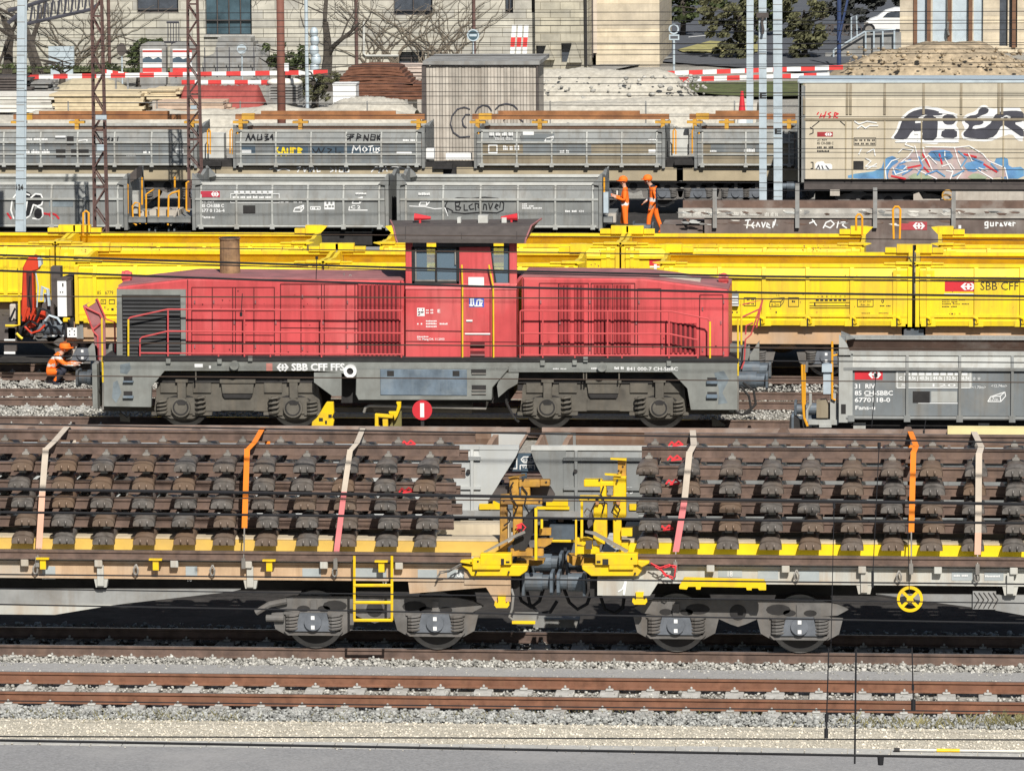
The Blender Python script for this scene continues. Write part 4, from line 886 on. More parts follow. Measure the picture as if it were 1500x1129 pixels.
# hoods
def hood(name, poly, roof, y0, dep):
    b = MB(); b.ppoly(poly, y0, dep); h = b.build(name, M['red'], L, bevel=.03)
    b = MB()
    for (a, c), (d, e) in zip(roof[:-1], roof[1:]):
        A, B = at(a, c, y0), at(d, e, y0); b._prism([(A.x, y0+.10, A.z+.004),(B.x, y0+.10, B.z+.004),(B.x, y0+.10, B.z+.035),(A.x, y0+.10, A.z+.035)], [(A.x, y0+dep-.04, A.z+.004),(B.x, y0+dep-.04, B.z+.004),(B.x, y0+dep-.04, B.z+.035),(A.x, y0+dep-.04, A.z+.035)])
    b.build('hood_roof', M['red_dark'], h)
    return h
HD = 1.75
hl = hood('engine_hood', [(171,525),(171,421),(274,409),(592,411.5),(592,526)], [(172,421),(274,409),(592,411.5)], YH, HD)
hr = hood('engine_hood', [(764,526),(764,407),(944,409),(1067,425),(1067,526.5)], [(764,407),(944,409),(1067,425)], YH, HD)
def seams(h, polys, Y=YH, w=1.3, m='red_seam'):
    b = MB()
    for q in polys: b.stroke(q, w, Y, 4)
    b.build('panel_gap', M[m], h)
rect = lambda x0, y0, x1, y1: [(x0,y0),(x1,y0),(x1,y1),(x0,y1),(x0,y0)]
seams(hl, [rect(281,421,402,520), rect(411,416,524,521), [(311,421),(311,520)], [(341,421),(341,520)], [(345,421),(345,520)], [(372,421),(372,520)], [(441,416),(441,521)], [(471,416),(471,521)], [(475,416),(475,521)], [(507,416),(507,521)], [(520,416),(520,521)], [(281,455),(402,455)], [(281,490),(402,491)], [(411,434),(524,434)], [(411,480),(524,481)], [(553,416),(553,521)], [(587,412),(587,525)], [(275,410),(275,525)]])
seams(hr, [rect(790,415,818,521), rect(819,415,862,522), rect(866,415,930,522), [(897,415),(897,522)], rect(934,423,968,521), rect(1025,432,1059,521), [(767,408),(767,526)], [(818,416),(818,521)], [(976,470),(976,520)]])
b = MB()
def ribs_(x0, x1, y0, y1, pitch):
    n = int((x1-x0)/pitch)
    for i in range(n+1):
        p, q = at(x0+i*pitch, y0, YH), at(x0+i*pitch, y1, YH); b.cyl((p.x, YH-.0, p.z), (q.x, YH-.0, q.z), .032, n=8)
ribs_(527, 584, 417, 519, 6.2); b.build('louvre_ribs', M['grille_red'], hl)
b = MB()
for x0, x1 in ((823,838), (843,858), (872,895), (901,926)): ribs_(x0, x1, 417, 518, 5.2)
ribs_(983, 1019, 473, 517, 7); b.build('louvre_ribs', M['grille_red'], hr)
b = MB()
for x0, x1 in ((823,838), (843,858), (872,895), (901,926)):
    for i in range(int((x1-x0)/5.2)): b.pbox(x0+1.3+i*5.2, 418, x0+3.9+i*5.2, 517, YH-.006, .006)
for i in range(5): b.pbox(984.5+i*7, 474, 988.5+i*7, 516, YH-.006, .006)
b.build('louvre_gap', M['red_seam'], hr)
b = MB()
for i in range(9): b.pbox(528.6+i*6.2, 418, 531.6+i*6.2, 518, YH-.006, .006)
b.build('louvre_gap', M['red_seam'], hl)
# door latches and hinges on the hood doors
for h_, pts in ((hl, [(311,440),(311,505),(341,470),(372,440),(372,505),(441,432),(441,508),(471,470),(507,440),(507,505),(283,440),(283,505),(402,470)]), (hr, [(790,440),(790,505),(818,470),(862,440),(862,508),(930,470),(934,440),(968,505),(1027,450),(1027,510),(1058,440),(1058,515),(1054,470)])):
    for px, py in pts: b = MB(); b.pbox(px+1.2, py, px+3, py+5, YH-.022, .022); b.build('door_latch', M['red_dark'], h_)
b = MB()
rr_ = random.Random(9)
for i in range(60):
    px, py = rr_.choice((rr_.uniform(281,586), rr_.uniform(768,1060))), rr_.choice((rr_.uniform(424,452), rr_.uniform(500,523), rr_.uniform(430,520))); s_ = rr_.uniform(.5, 1.5)
    b.ppoly([(px-s_, py), (px, py-s_*.7), (px+s_*1.2, py+.2), (px+.2, py+s_*rr_.uniform(.8, 2.6))], YH-.002, .0015) if not (522 < px < 586 or 820 < px < 930) else None
b.build('paint_chip', M['red_seam'], hl)
# radiator at the left end of the left hood
b = MB(); b.ppoly([(171,424),(272,424),(272,524),(171,524)], YH-.045, .042); ra = b.build('radiator_frame', M['loco_grey'], hl)
b = MB(); b.pbox(179, 432, 265, 518, YH-.05, .004); b.build('radiator_opening', M['dark'], ra)
b = MB()
for i in range(15):
    p, q = at(180, 435.5+i*5.6, YH-.05), at(264, 435.5+i*5.6, YH-.05); b.prism_x([(YH-.055, p.z),(YH-.085, p.z-.05),(YH-.075, p.z-.05),(YH-.052, p.z-.012)], p.x, q.x)
b.build('louvre', M['louvre'], ra)
# cab
CD = W - .32
b = MB()
win = [(607,364,671,414), (719,358,745,416)]
b.ppoly([(594,416),(757,417),(757,526),(594,526)], YC, .1); A_ = at(594,416,YC); B_ = at(757,526,YC); b.box(A_.x, A_.x+.08, YC+.1, YC+CD-.1, B_.z, A_.z); b.box(B_.x-.08, B_.x, YC+.1, YC+CD-.1, B_.z, A_.z)
b.box(A_.x, B_.x, YC+CD-.1, YC+CD, B_.z, at(676, 398, YC+CD-.1).z)
b.ppoly([(594,355),(604,355),(604,416),(594,416)], YC+.02, .08); b.ppoly([(746,355),(757,355),(757,417),(746,417)], YC+.02, .08); b.ppoly([(672,362),(718,362),(724,417),(672,416)], YC+.02, .08)
for px0, px1 in ((594,604), (660,690), (746,757)): b.ppoly([(px0,355),(px1,355),(px1,416),(px0,416)], YC+CD-.10, .08)
cab = b.build('cab', M['red'], L, bevel=.01)
mg = bpy.data.materials.new('see_through_glass'); mg.use_nodes = True; N_ = mg.node_tree.nodes; N_.clear()
o_ = N_.new('ShaderNodeOutputMaterial'); mx = N_.new('ShaderNodeMixShader'); tr_ = N_.new('ShaderNodeBsdfTransparent'); gl = N_.new('ShaderNodeBsdfPrincipled'); tr_.inputs[0].default_value = (.80,.86,.88,1); gl.inputs['Base Color'].default_value = (.22,.30,.37,1); gl.inputs['Roughness'].default_value = .05; mx.inputs[0].default_value = .42
mg.node_tree.links.new(tr_.outputs[0], mx.inputs[1]); mg.node_tree.links.new(gl.outputs[0], mx.inputs[2]); mg.node_tree.links.new(mx.outputs[0], o_.inputs[0]); M['see_glass'] = mg
b = MB(); b.pbox(604, 362, 672, 416, YC+.055, .01); wf = b.build('window', M['see_glass'], cab)
b = MB()
for q in ((604,362,672,365), (604,412,672,416.3), (603,362,607,416), (669,362,673,416), (637.5,364,640,413)): b.pbox(*q, YC+.012, .05)
b.build('window_frame', M['dark'], wf)
b = MB()
for q in ((608,365,610,410), (608,410,637,412), (641,410,668,412.5), (666,366,668,388)): b.pbox(*q, YC+.02, .02)
b.build('window_seal', M['clip'], wf)
b = MB(); b.ppoly([(718,362),(746,362),(746,416),(726,416)], YC+.055, .01); wf = b.build('window', M['see_glass'], cab)
b = MB(); b.stroke([(718,362),(746,362),(746,416),(726,416),(718,362)], 3, YC+.04); b.build('window_frame', M['dark'], wf)
# inside of the cab: far wall, window reflection painted in blue-grey, with the yellow wagons showing through the gaps
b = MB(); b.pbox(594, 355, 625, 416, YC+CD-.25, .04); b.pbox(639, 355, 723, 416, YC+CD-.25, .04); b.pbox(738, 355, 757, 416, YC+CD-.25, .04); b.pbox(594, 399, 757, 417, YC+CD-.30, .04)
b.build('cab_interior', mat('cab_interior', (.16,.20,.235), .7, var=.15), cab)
M['sill_pink'] = M['red']
b = MB(); A = at(594, 416, YC); B = at(757, 417, YC); b.prism_x([(YC+.0, A.z-.10),(YC+.03, A.z+.02),(YC-.02, A.z-.10)], A.x, B.x); b.build('window_ledge', M['red'], cab)
seams(cab, [[(757,418),(757,526)], [(678,418),(678,526)], [(718,418),(718,526)], [(595,484),(676,485)], [(595,500),(757,501)]], YC-.002, 1.1)
b = MB(); b.pbox(679, 418, 717, 486, YC-.012, .012); dr = b.build('door', M['red'], cab, bevel=.006)
b = MB(); b.pbox(686, 406, 709, 418, YC-.016, .006); b.pbox(681, 488, 718, 490, YC-.02, .02); b.pbox(683,468.5,692,471,YC-.035,.02); b.build('notice', M['white'], dr)
b = MB(); b.pbox(687, 436, 709, 450, YC-.0135, .0015); pst = b.build('poster', mat('poster_blue', (.06,.10,.42), .6), dr)
b = MB()
for q in ([(690,438),(690,448)], [(693,437),(694,448)], [(698,447),(699,440),(702,439)], [(703,448),(703,439),(707,441)], [(688,447),(696,448),(706,448)], [(706,443),(704,448)]): b.stroke(q, 2, YC-.014)
b.build('lettering', M['white'], pst)
b = MB()
for q in ((689,500,710,510), (689,514,710,527)): b.pbox(*q, YC-.006, .006)
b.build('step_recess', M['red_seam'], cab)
b = MB()
for py in (505, 519): b.pbox(689, py, 710, py+2, YC-.05, .045)
b.build('step', M['red_dark'], cab)
for q in ([(676.5,388),(677.5,420),(677.5,527)], [(716,388),(722.5,420),(723,527)]): ptube(cab, q, YC-.09, .018, 'yel_rail')
b = MB()
b.pbox(611, 451, 622, 463, YC-.004, .003)
for y in (453, 457): dashes(b, 624, y, 635, y+2.2, YC, 2)
b.text('E', 641, 453, 645, 458, YC, .02)
for y in (469, 473, 477): dashes(b, 624, y, 640, y+2.2, YC, 1)
dashes(b, 644, 473, 656, 475.5, YC, 1); dashes(b, 611, 473, 619, 475.5, YC, 2)
dashes(b, 611, 492, 628, 494, YC, 1); b.text('Td. Mang D4. 11.2003', 611, 495, 651, 499, YC, .02)
b.build('lettering', M['white'], cab)
b = MB()
for q in ([(613,453),(613,453.5)], [(619,453),(619,453.5)], [(613,457),(615,457)], [(617,457),(620,457)], [(613,461),(615,460)]): b.stroke(q, 1.6, YC-.0035)
b.build('code_mark', M['red_seam'], cab)
# cab roof with slanted ends
b = MB(); R0 = YF - .04; RW = W + .08
prof = [(R0, (582,355.5), (769,356.5)), (R0, (580,350), (770,350.5)), (R0+.42, (576,332), (778,331)), (R0+1.35, (572,323), (793,320.5)), (R0+RW-.3, (574,330), (785,330)), (R0+RW, (582,343), (769,343))]
vs_ = []
for Yq, l_, r_ in prof: vs_ += [tuple(at(*l_, Yq)), tuple(at(*r_, Yq))]
fs_ = [(2*i, 2*i+1, 2*i+3, 2*i+2) for i in range(5)] + [(10, 11, 1, 0), (0, 2, 4, 6, 8, 10), (11, 9, 7, 5, 3, 1)]
b.add(vs_, fs_); rf = b.build('cab_roof', M['roof_grey'], L)
b = MB()
for k in (0, 1):
    b.tube([Vector(vs_[2*i+k]) for i in range(4)], .022, 5)
b.build('roof_trim', M['red_dark'], rf)
b = MB()
for px in (594, 676, 757): b.tube([at(px, 350, R0-.002), at(px, 332, R0+.42-.002)], .006, 4)
b.build('roof_joint', M['dark'], rf)
b = MB(); A = at(590, 319, YF)
for px, w_, h_, mm in ((673, 5, 9, 0), (708, 14, 12, 0), (739, 7, 9, 0)):
    p = at(px, 326, YF+.9); b.box(p.x-w_/140, p.x+w_/140, YF+.8, YF+1.0, p.z-.05, p.z+h_/70-.02)
b.build('roof_box', M['pale_lt'], rf)
for px, d in ((607, 1), (758, -1)):
    b = MB(); p = at(px, 318, YF+.9); b.cyl((p.x, YF+.9, p.z), (p.x+d*.34, YF+.9, p.z-.02), .08, .03, n=10); b.box(p.x+d*.1, p.x+d*.14, YF+.86, YF+.94, p.z-.16, p.z); b.build('horn', M['sign_red'], rf)
# exhaust, lamps
M['exhaust'] = mat('exhaust_rust', (.27,.165,.085), .85, var=.35, scale=5, grime=(.11,.065,.045), gamt=.8, gscale=3, streak=(.12,.075,.05), samt=.5)
p = at(337, 396, Y5-.15); q = at(337, 348, Y5-.15)
b = MB(); b.cyl((p.x, Y5-.15, p.z-.10), (p.x, Y5-.15, q.z), .215, .205, n=20); b.cyl((p.x, Y5-.15, q.z-.03), (p.x, Y5-.15, q.z), .225, .225, n=20); ex = b.build('exhaust_stack', M['exhaust'], L, smooth=False)
b = MB(); b.cyl((p.x, Y5-.15, q.z), (p.x, Y5-.15, q.z+.003), .18, n=18); b.build('stack_mouth', M['dark'], ex)
for px, py, h in ((186, 404, hl), (1060, 408, hr)):
    b = MB(); p = at(px, py, Y5-.2); b.cyl((p.x-.10, Y5-.2, p.z), (p.x+.10, Y5-.2, p.z), .105, .085, n=14); b.ball((p.x, Y5-.2, p.z+.02), .10); b.prism_y([(p.x-.09, p.z),(p.x+.09, p.z),(p.x+.05, p.z-.24),(p.x-.08, p.z-.24)], Y5-.26, Y5-.14); b.build('lamp', M['red'], h)
b = MB(); p = at(968, 407, YH+.9); b.ppoly([(966,403),(1026,410),(1026,415),(966,407)], YH+.5, .4); b.build('roof_strip', M['wood_grey'], hr)
b = MB(); b.tube([at(504,406,YH+.6), at(504,400,YH+.6)], .012); b.ring_y((at(513,404,YH+.5).x, at(513,404,YH+.5).z+.0), .03, .015, YH+.49, YH+.51, 12); b.build('lifting_eye', M['clip'], hl)
# handrails: each tube its own part
YR = YF + .03
def rails(lst):
    for q, m in lst: ptube(L, q, YR, .0175 if m != 'yel_rail' else .021, m)
M['rail_red'] = mat('handrail_red', (.52,.085,.085), .5, var=.08)
rails([([(188,468),(191,465),(246,453),(590,455)], 'rail_red'), ([(205,525),(205,497),(208,494),(246,485),(590,488)], 'rail_red'), ([(205,517),(590,519)], 'rail_red'),
       ([(246,453),(246,526)], 'rail_red'), ([(358,454),(358,526)], 'rail_red'), ([(471,455),(471,527)], 'rail_red'), ([(588,455),(588,527)], 'rail_red'), ([(396,519),(396,530)], 'rail_red'), ([(320,518),(320,529)], 'rail_red'),
       ([(188,468),(188,540),(192,544)], 'yel_rail'),
       ([(762,456),(764,455),(982,456),(1037,467),(1040,471)], 'rail_red'), ([(762,488),(980,489),(1022,498)], 'rail_red'), ([(762,520),(1022,521),(1023,531)], 'rail_red'),
       ([(762,456),(762,527)], 'rail_red'), ([(795,456),(795,529)], 'rail_red'), ([(890,456),(890,531)], 'rail_red'), ([(980,456),(980,531)], 'rail_red'), ([(1022,498),(1022,531)], 'rail_red'), ([(842,520),(842,530)], 'rail_red'), ([(911,520),(911,531)], 'rail_red'),
       ([(1040,471),(1040,545),(1036,550)], 'yel_rail'),
       ([(149,466),(150,530),(151,560)], 'yel_rail'), ([(151,560),(151,600)], 'clip'), ([(1081,467),(1081,550)], 'yel_rail'), ([(1081,550),(1081,602)], 'clip'), ([(1086,440),(1086,505)], 'yel_rail')])
# folded end platforms
Ye = Y5 - .6
b = MB(); b.ppoly([(121,448),(142,437),(154,470),(155,530),(141,530),(137,488)], Ye, .03); gt = b.build('end_gate', M['red_dark'], L)
b = MB(); b.ppoly([(127,446),(139,438),(140,443),(129,450)], Ye-.012, .01); b.build('warning_strip', M['yellow'], gt)
for q in ([(123,449),(146,460),(149,466)], [(123,449),(137,486),(143,492),(144,530),(150,535)], [(142,437),(155,467),(168,472),(169,525)], [(136,483),(147,474)]): ptube(gt, q, Ye-.03, .02, 'rail_red')
for q in ([(1084,447),(1117,439),(1100,490),(1092,497),(1090,530),(1086,540)], [(1086,465),(1114,452)], [(1117,439),(1108,480)], [(1092,490),(1093,477),(1103,473)]): ptube(L, q, Ye-.03, .018, 'rail_red')
b = MB(); b.ppoly([(129,510),(135,503),(143,508),(143,528),(131,528)], Ye, .2); b.ppoly([(1098,520),(1112,500),(1112,528),(1098,530)], Ye, .2); b.ppoly([(160,505),(170,503),(170,526),(156,526)], Ye+.2, .3); b.ppoly([(1068,505),(1098,508),(1098,529),(1068,528)], Ye+.2, .3); b.build('end_cabinet', M['loco_grey'], L)
# buffers
for yy in (-.875, .875):
    buffer(L, at(153, 555, Y5-.875).x, Y5+yy, 1.04, -1, .56, .19); buffer(L, at(1081, 553, Y5-.875).x, Y5+yy, 1.05, 1, .62, .21)
b = MB(); b.box(at(152,560,Y5).x, at(152,560,Y5).x+.1, YF+.12, YF+W-.12, .45, 1.38); b.box(at(1079,560,Y5).x-.1, at(1079,560,Y5).x, YF+.12, YF+W-.12, .45, 1.38); b.build('headstock', M['loco_grey'], L)
# frame details, lettering
b = MB()
for q in ((181,551,194,558), (181,573,194,580), (1036,553,1050,557), (1036,574,1050,578)): b.pbox(*q, YF-.004, .004)
b.build('step_recess', M['dark'], lf)
b = MB()
for q in ((180,558,195,560), (180,580,195,583), (1035,557,1051,562), (1035,578,1051,583)): b.pbox(*q, YF-.07, .066)
b.build('step', M['loco_blue'], lf)
M['stain_blue'] = mat('worn_patch_blue', (.165,.195,.21), .6, var=.3, scale=4)
b = MB(); b.ppoly([(176,534),(190,531),(192,540),(186,548),(176,546)], YF-.0035, .003); b.ppoly([(1046,546),(1060,543),(1068,556),(1058,575),(1066,590),(1052,592),(1053,570)], YF-.0035, .003); b.ppoly([(166,560),(172,557),(178,575),(170,590),(164,582)], YF-.0035, .003); b.build('worn_patch', M['stain_blue'], lf)
b = MB(); swiss_arrow(b, 405, 532.5, 423, 543.5, YF); b.text('SBB CFF FFS', 427, 532, 505, 543, YF, .035); b.pbox(285, 533, 297, 538, YF-.004, .003); b.pbox(306, 535.5, 309, 539.5, YF-.004, .003)
b.text('841 000-7 CH-SBBC', 918, 537.5, 993, 543, YF, .02); dashes(b, 810, 539, 830, 541, YF, 2); dashes(b, 866, 538, 878, 541, YF, 1); dashes(b, 900, 537, 914, 541, YF, 2); b.build('lettering', M['white'], lf)
b = MB(); b.pbox(390, 532, 399, 543, YF-.003, .002); b.build('emblem_patch', mat('faded_red', (.42,.17,.14), .7), lf)
b = MB(); c = at(513, 543.5, YF-.06); b.ring_y((c.x, c.z), .135, .07, YF-.10, YF-.002, 28); fc = b.build('filler_ring', M['white'], lf)
b = MB(); b.cyl((c.x, YF-.06, c.z), (c.x, YF-.004, c.z), .07, n=16); b.build('filler_cap', M['dark'], fc)
b = MB()
for px, py in ((344, 534.5), (882, 537)): p = at(px, py, YF); b.cyl((p.x, YF-.09, p.z), (p.x, YF, p.z), .095, n=18)
for px, py in ((247,528.5), (322,529), (367,525), (858,526), (842,530.5), (795,531), (980,532)): p = at(px, py, YF); b.box(p.x-.045, p.x+.045, YF-.05, YF-.002, p.z-.05, p.z+.05)
b.build('frame_fitting', M['loco_grey'], lf)
b = MB()
for px in (287, 745, 855, 859, 907): p = at(px, 548, YF+.05); b.box(p.x-.012, p.x+.012, YF+.03, YF+.06, p.z-.12, p.z+.08)
b.build('brake_rod', M['bogie'], lf)

# ------------------------------------------------------------------ things standing in the gap between the red locomotive and the grey hoppers
Y4 = 90.4
def signal():
    Ys = 88.0; c = at(618.5, 600.5, Ys)
    t = thing('stop_disc', 'round red stop disc with a white upright bar below the red locomotive', 'signal', (c.x, Ys, -.24))
    b = MB(); b.cyl((c.x, Ys-.012, c.z), (c.x, Ys+.012, c.z), .19, n=32); d = b.build('disc', M['sign_red'], t)
    b = MB(); b.box(c.x-.038, c.x+.038, Ys-.017, Ys-.013, c.z-.135, c.z+.135); b.build('bar', M['white'], d)
    b = MB(); b.box(c.x-.03, c.x+.03, Ys+.013, Ys+.06, -.24, c.z+.05); b.build('post', M['dark'], t)
signal()
def stand(label, polys, legs, mm='mach_yellow', holes=()):
    Ys = 88.6; t = thing('track_machine_bracket', label, 'bracket', (at(legs[0], 620, Ys).x, Ys, -.24))
    b = MB()
    for q in polys: b.ppoly(q, Ys, .12)
    p = b.build('bracket', M[mm], t, bevel=.008)
    if holes:
        h = MB()
        for q in holes: h.pbox(*q, Ys-.004, .004)
        h.build('opening', M['dark'], p)
    b = MB()
    for px in legs: x = at(px, 620, Ys).x; b.box(x-.05, x+.05, Ys+.02, Ys+.10, -.24, at(px, 624, Ys).z)
    b.build('leg', M['mach_yellow'], t)
stand('solid yellow sloping bracket below the left bogie of the red locomotive', [[(456,628),(457,618),(464,612),(478,589),(488,589),(489,605),(486,612),(489,616),(487,628)]], (465, 481), holes=((481,607,486,612), (467,612,473,617), (476,616,479,621)))
stand('open yellow stepped bracket below the battery box of the red locomotive', [[(549,606),(576,608),(575,613),(554,611),(554,628),(549,628)], [(560,614),(568,614),(568,628),(561,628)], [(569,603),(580,603),(582,594),(580,589),(587,589),(587,597),(582,610),(578,616),(576,608),(570,607)]], (552, 564), holes=())
b = MB(); p = at(585, 610, 88.75); b.ppoly([(572,612),(582,604),(588,602),(588,628),(571,628)], 88.75, .08)
x = p.x; b.box(x-.1, x+.1, 88.76, 88.82, -.24, at(585, 627, 88.75).z); tag(b.build('backing_plate', mat('olive', (.16,.14,.05), .8)), 'olive plate behind the open yellow stepped bracket', 'plate')

# ------------------------------------------------------------------ grey hopper at the right, rail plane 90.4
YN4 = Y4 - 1.4
xa, xb = AX(1228, YN4, 560), AX(1640, YN4, 560)
st = dict(GREY, side='grey_bl', inn='rust_dk', rim='grey_lt', rib='grey', end='grey')  # upper slope keeps the paler grey, its upward-facing brightness put into the colour
def hopper_end(t, px0, px1, Y, zdeck, sg):
    pass
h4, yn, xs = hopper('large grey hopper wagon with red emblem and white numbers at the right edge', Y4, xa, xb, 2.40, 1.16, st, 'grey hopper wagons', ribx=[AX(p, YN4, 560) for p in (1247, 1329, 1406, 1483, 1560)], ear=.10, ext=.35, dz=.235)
b = MB(); b.pbox(1252, 541, 1293, 556, yn-.004, .003); e_ = b.build('emblem_patch', M['sign_red'], h4)
b = MB(); swiss_arrow(b, 1272, 543, 1291, 554, yn-.004); b.build('emblem', M['white'], e_)
b = MB()
b.text('31  RIV', 1252, 562, 1282, 569, yn, .025); b.text('85 CH-SBBC', 1252, 572, 1308, 579, yn, .025); b.stroke([(1267, 580),(1278, 580)], .9, yn); b.text('6770118-0', 1252, 582, 1304, 589, yn, .025); b.text('Fans-u', 1253, 594, 1282, 600, yn, .02)
for k in range(9): b.pbox(1325+k*10.5, 545, 1333+k*10.5, 549.5, yn-.005, .004)
b.text('C | 38.5t | 40.5t | 44.0t | 52.5t | 56.5t', 1317, 551, 1420, 558, yn, .03); b.stroke(rect(1314,545,1421,568), 1, yn); b.text('S    120', 1320, 562, 1400, 566, yn); b.text('* *', 1425, 552, 1436, 557, yn); b.text('<1.70m>', 1424, 565, 1444, 569, yn); b.text('<12.74m>', 1452, 563, 1475, 567, yn)
for q in ([(1447,588),(1451,581),(1472,574),(1473,580),(1466,588),(1447,588)], [(1451,581),(1465,580),(1466,588)], [(1465,580),(1472,574)]): b.stroke(q, 1.2, yn)
b.text('57m', 1449, 582, 1462, 587, yn); b.pbox(1345, 589.8, 1403, 591, yn-.004, .003); b.build('lettering', M['white'], h4)
b = MB(); b.pbox(1312, 542, 1424, 568, yn-.003, .002); b.pbox(1364, 573, 1402, 589, yn-.003, .002); b.build('data_panel', M['grey_lt'], h4)
b = MB(); b.pbox(1337, 573, 1362, 590, yn-.006, .005); b.build('mesh_grille', M['dark'], h4)
b = MB(); p = at(1232, 560, yn); b.box(p.x-.04, p.x+.22, yn-.05, yn+.12, 1.13, 2.38); b.ppoly([(1229,490),(1229,520),(1247,520),(1240,503)], yn-.02, .06); b.build('corner_post', M['grey_lt'], h4)
b = MB(); b.pbox(1232, 592, 1239, 606, yn-.056, .006); b.build('post_slot', M['dark'], h4)
ptube(h4, [(1219,500),(1219,584),(1224,586)], yn+.1, .022, 'orange_rail'); ptube(h4, [(1219,521),(1229,519)], yn+.1, .018, 'orange_rail')
ptube(h4, [(1175,534),(1176,590),(1178,612),(1183,624)], yn+.1, .026, 'orange_rail'); ptube(h4, [(1179,534),(1179,604)], yn+.5, .02, 'orange_rail'); ptube(h4, [(1182,528),(1181,545)], yn+.5, .03, 'clip')
b = MB(); b.pbox(1206, 545, 1217, 577, yn+.1, .15); b.ppoly([(1204,535),(1219,533),(1219,545),(1204,545)], yn+.05, .25); b.build('control_box', M['galv'], h4)
b = MB(); b.ppoly([(1196,588),(1210,586),(1213,594),(1213,612),(1196,612)], yn+.1, .3); b.build('brake_unit', M['grey_br'], h4)
b = MB(); b.tube([at(1187,576,yn+.2), at(1187,592,yn+.2), at(1182,602,yn+.2), at(1182,618,yn+.2), at(1205,628,yn+.2)], .03, 6); b.pbox(1184,615,1228,622,yn+.08,.1); b.pbox(1200,622,1218,626,yn+.05,.1); b.pbox(1216,576,1227,622,yn+.15,.08); b.build('end_fittings', M['grey_lt'], h4)
b = MB(); b.ppoly([(1156,628),(1157,611),(1161,610),(1168,613),(1172,615),(1180,614),(1180,628)], yn+.3, .35); b.build('buffer_head', M['dark'], h4)
b = MB(); b.pbox(1250, 620, 1268, 630, yn+.1, .1); b.pbox(1433, 621, 1449, 632, yn+.1, .1); b.build('axle_guard', M['grey_lt'], h4)
# ------------------------------------------------------------------ yellow hopper trains (rail planes 105.2 and 109.4)
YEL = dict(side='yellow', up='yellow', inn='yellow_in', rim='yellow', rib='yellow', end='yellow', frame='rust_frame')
def yhop(label, Yc, p0, p1, py, grp, **k):
    Yn = Yc - 1.4
    return hopper(label, Yc, AX(p0, Yn, py), AX(p1, Yn, py), 2.50, 1.24, YEL, grp, name='hopper_wagon', yellow=True, pitch=1.0, dz=.21, ins=.14, frame=(.78, 1.225), frame_in=.16, ear=.10, **k)
G6, G7 = 'yellow hopper wagons in the nearer yellow train', 'yellow hopper wagons in the farther yellow train'
Y6, Y7 = 105.2, 109.4; YN6 = Y6 - 1.4
a6, yn6, _ = yhop('nearer yellow hopper wagon behind the left hood of the red locomotive', Y6, 109, 471, 420, G6, ext=.25, ribx=[AX(p, YN6, 420) for p in (139, 198, 262, 326, 390, 454)])
b6, _, _ = yhop('nearer yellow hopper wagon hidden behind the cab of the red locomotive', Y6, 475, 846, 420, G6, ext=.3)
c6, _, _ = yhop('nearer yellow hopper wagon right of the red locomotive with black load symbols', Y6, 966, 1336, 420, G6, ext=.3, ribx=[AX(p, YN6, 420) for p in (983, 1054, 1119, 1183, 1248, 1316)])
d6, _, _ = yhop('nearer yellow hopper wagon with red emblem and SBB lettering at the right edge', Y6, 1341, 1760, 420, G6, ext=.3, ribx=[AX(p, YN6, 420) for p in (1360, 1430, 1497, 1564, 1640)])
a7, yn7, _ = yhop('farther yellow hopper wagon cut by the left edge of the photo', Y7, -230, 79, 380, G7, ext=.2)
b7, _, _ = yhop('farther yellow hopper wagon behind the rusty exhaust stack', Y7, 82, 449, 380, G7, ext=.4)
c7, _, _ = yhop('farther yellow hopper wagon behind the locomotive cab, left of the workers', Y7, 556, 907, 380, G7, ext=.2)
d7, _, _ = yhop('farther yellow hopper wagon right of the two standing workers', Y7, 910, 1266, 380, G7, ext=.4)
e7, _, _ = yhop('farther yellow hopper wagon at the right edge of the photo', Y7, 1374, 1700, 380, G7, ext=.4)
# marks on the yellow wagons
def marks(h, yn, fn, m='dark', name='lettering'):
    b = MB(); fn(b); return b.build(name, M[m], h)
def f(b):
    b.text('21   85   6779', 131, 426, 166, 431.5, yn6); 
    for q in (rect(148,439,155,445), rect(160,439,168,445)): b.stroke(q, .9, yn6)
    b.text('<', 157, 451.5, 160, 455, yn6); b.pbox(163, 451.5, 166.5, 455, yn6-.004, .003); b.text('R', 150, 440.5, 153, 443.5, yn6)
marks(a6, yn6, f)
def f(b):
    for q in (rect(1090,436,1107,448), rect(1155,436,1170,449), [(1127,449),(1128,442),(1133,437),(1149,436),(1148,442),(1143,449),(1127,449)], [(1128,442),(1144,442),(1149,436)], [(1144,442),(1143,449)], rect(1194,443,1245,448), rect(1184,443,1193,448), [(1184,451),(1245,451)], rect(1256,439,1279,449)): b.stroke(q, .9, yn6)
    b.text('C C', 1137, 430, 1142, 434, yn6); b.text('6.2m', 1130, 444, 1141, 448, yn6); dashes(b, 1160, 440, 1165, 443, yn6, 1); dashes(b, 1072, 456, 1081, 459, yn6, 3); dashes(b, 1094, 438, 1105, 440, yn6, 2); dashes(b, 1094, 444, 1105, 446, yn6, 2)
    for i, c in enumerate('ABBCDDD'): b.text(c, 1197+i*6.6, 433, 1199.4+i*6.6, 435.6, yn6); b.pbox(1195+i*6.6, 438, 1199.5+i*6.6, 441, yn6-.004, .003)
    b.text('61 67 000', 1259, 440.5, 1276, 443, yn6); b.text('Rev. 00', 1261, 445, 1274, 447.5, yn6); b.text('0', 1291, 438, 1295, 444, yn6, .02); dashes(b, 1289, 447, 1305, 449, yn6, 2); dashes(b, 1207, 408, 1226, 411, yn6, 1); b.text('1', 1136, 456, 1138, 459, yn6); dashes(b, 1262, 458, 1275, 459.5, yn6, 1); dashes(b, 1287, 458, 1302, 459.5, yn6, 1)
marks(c6, yn6, f)
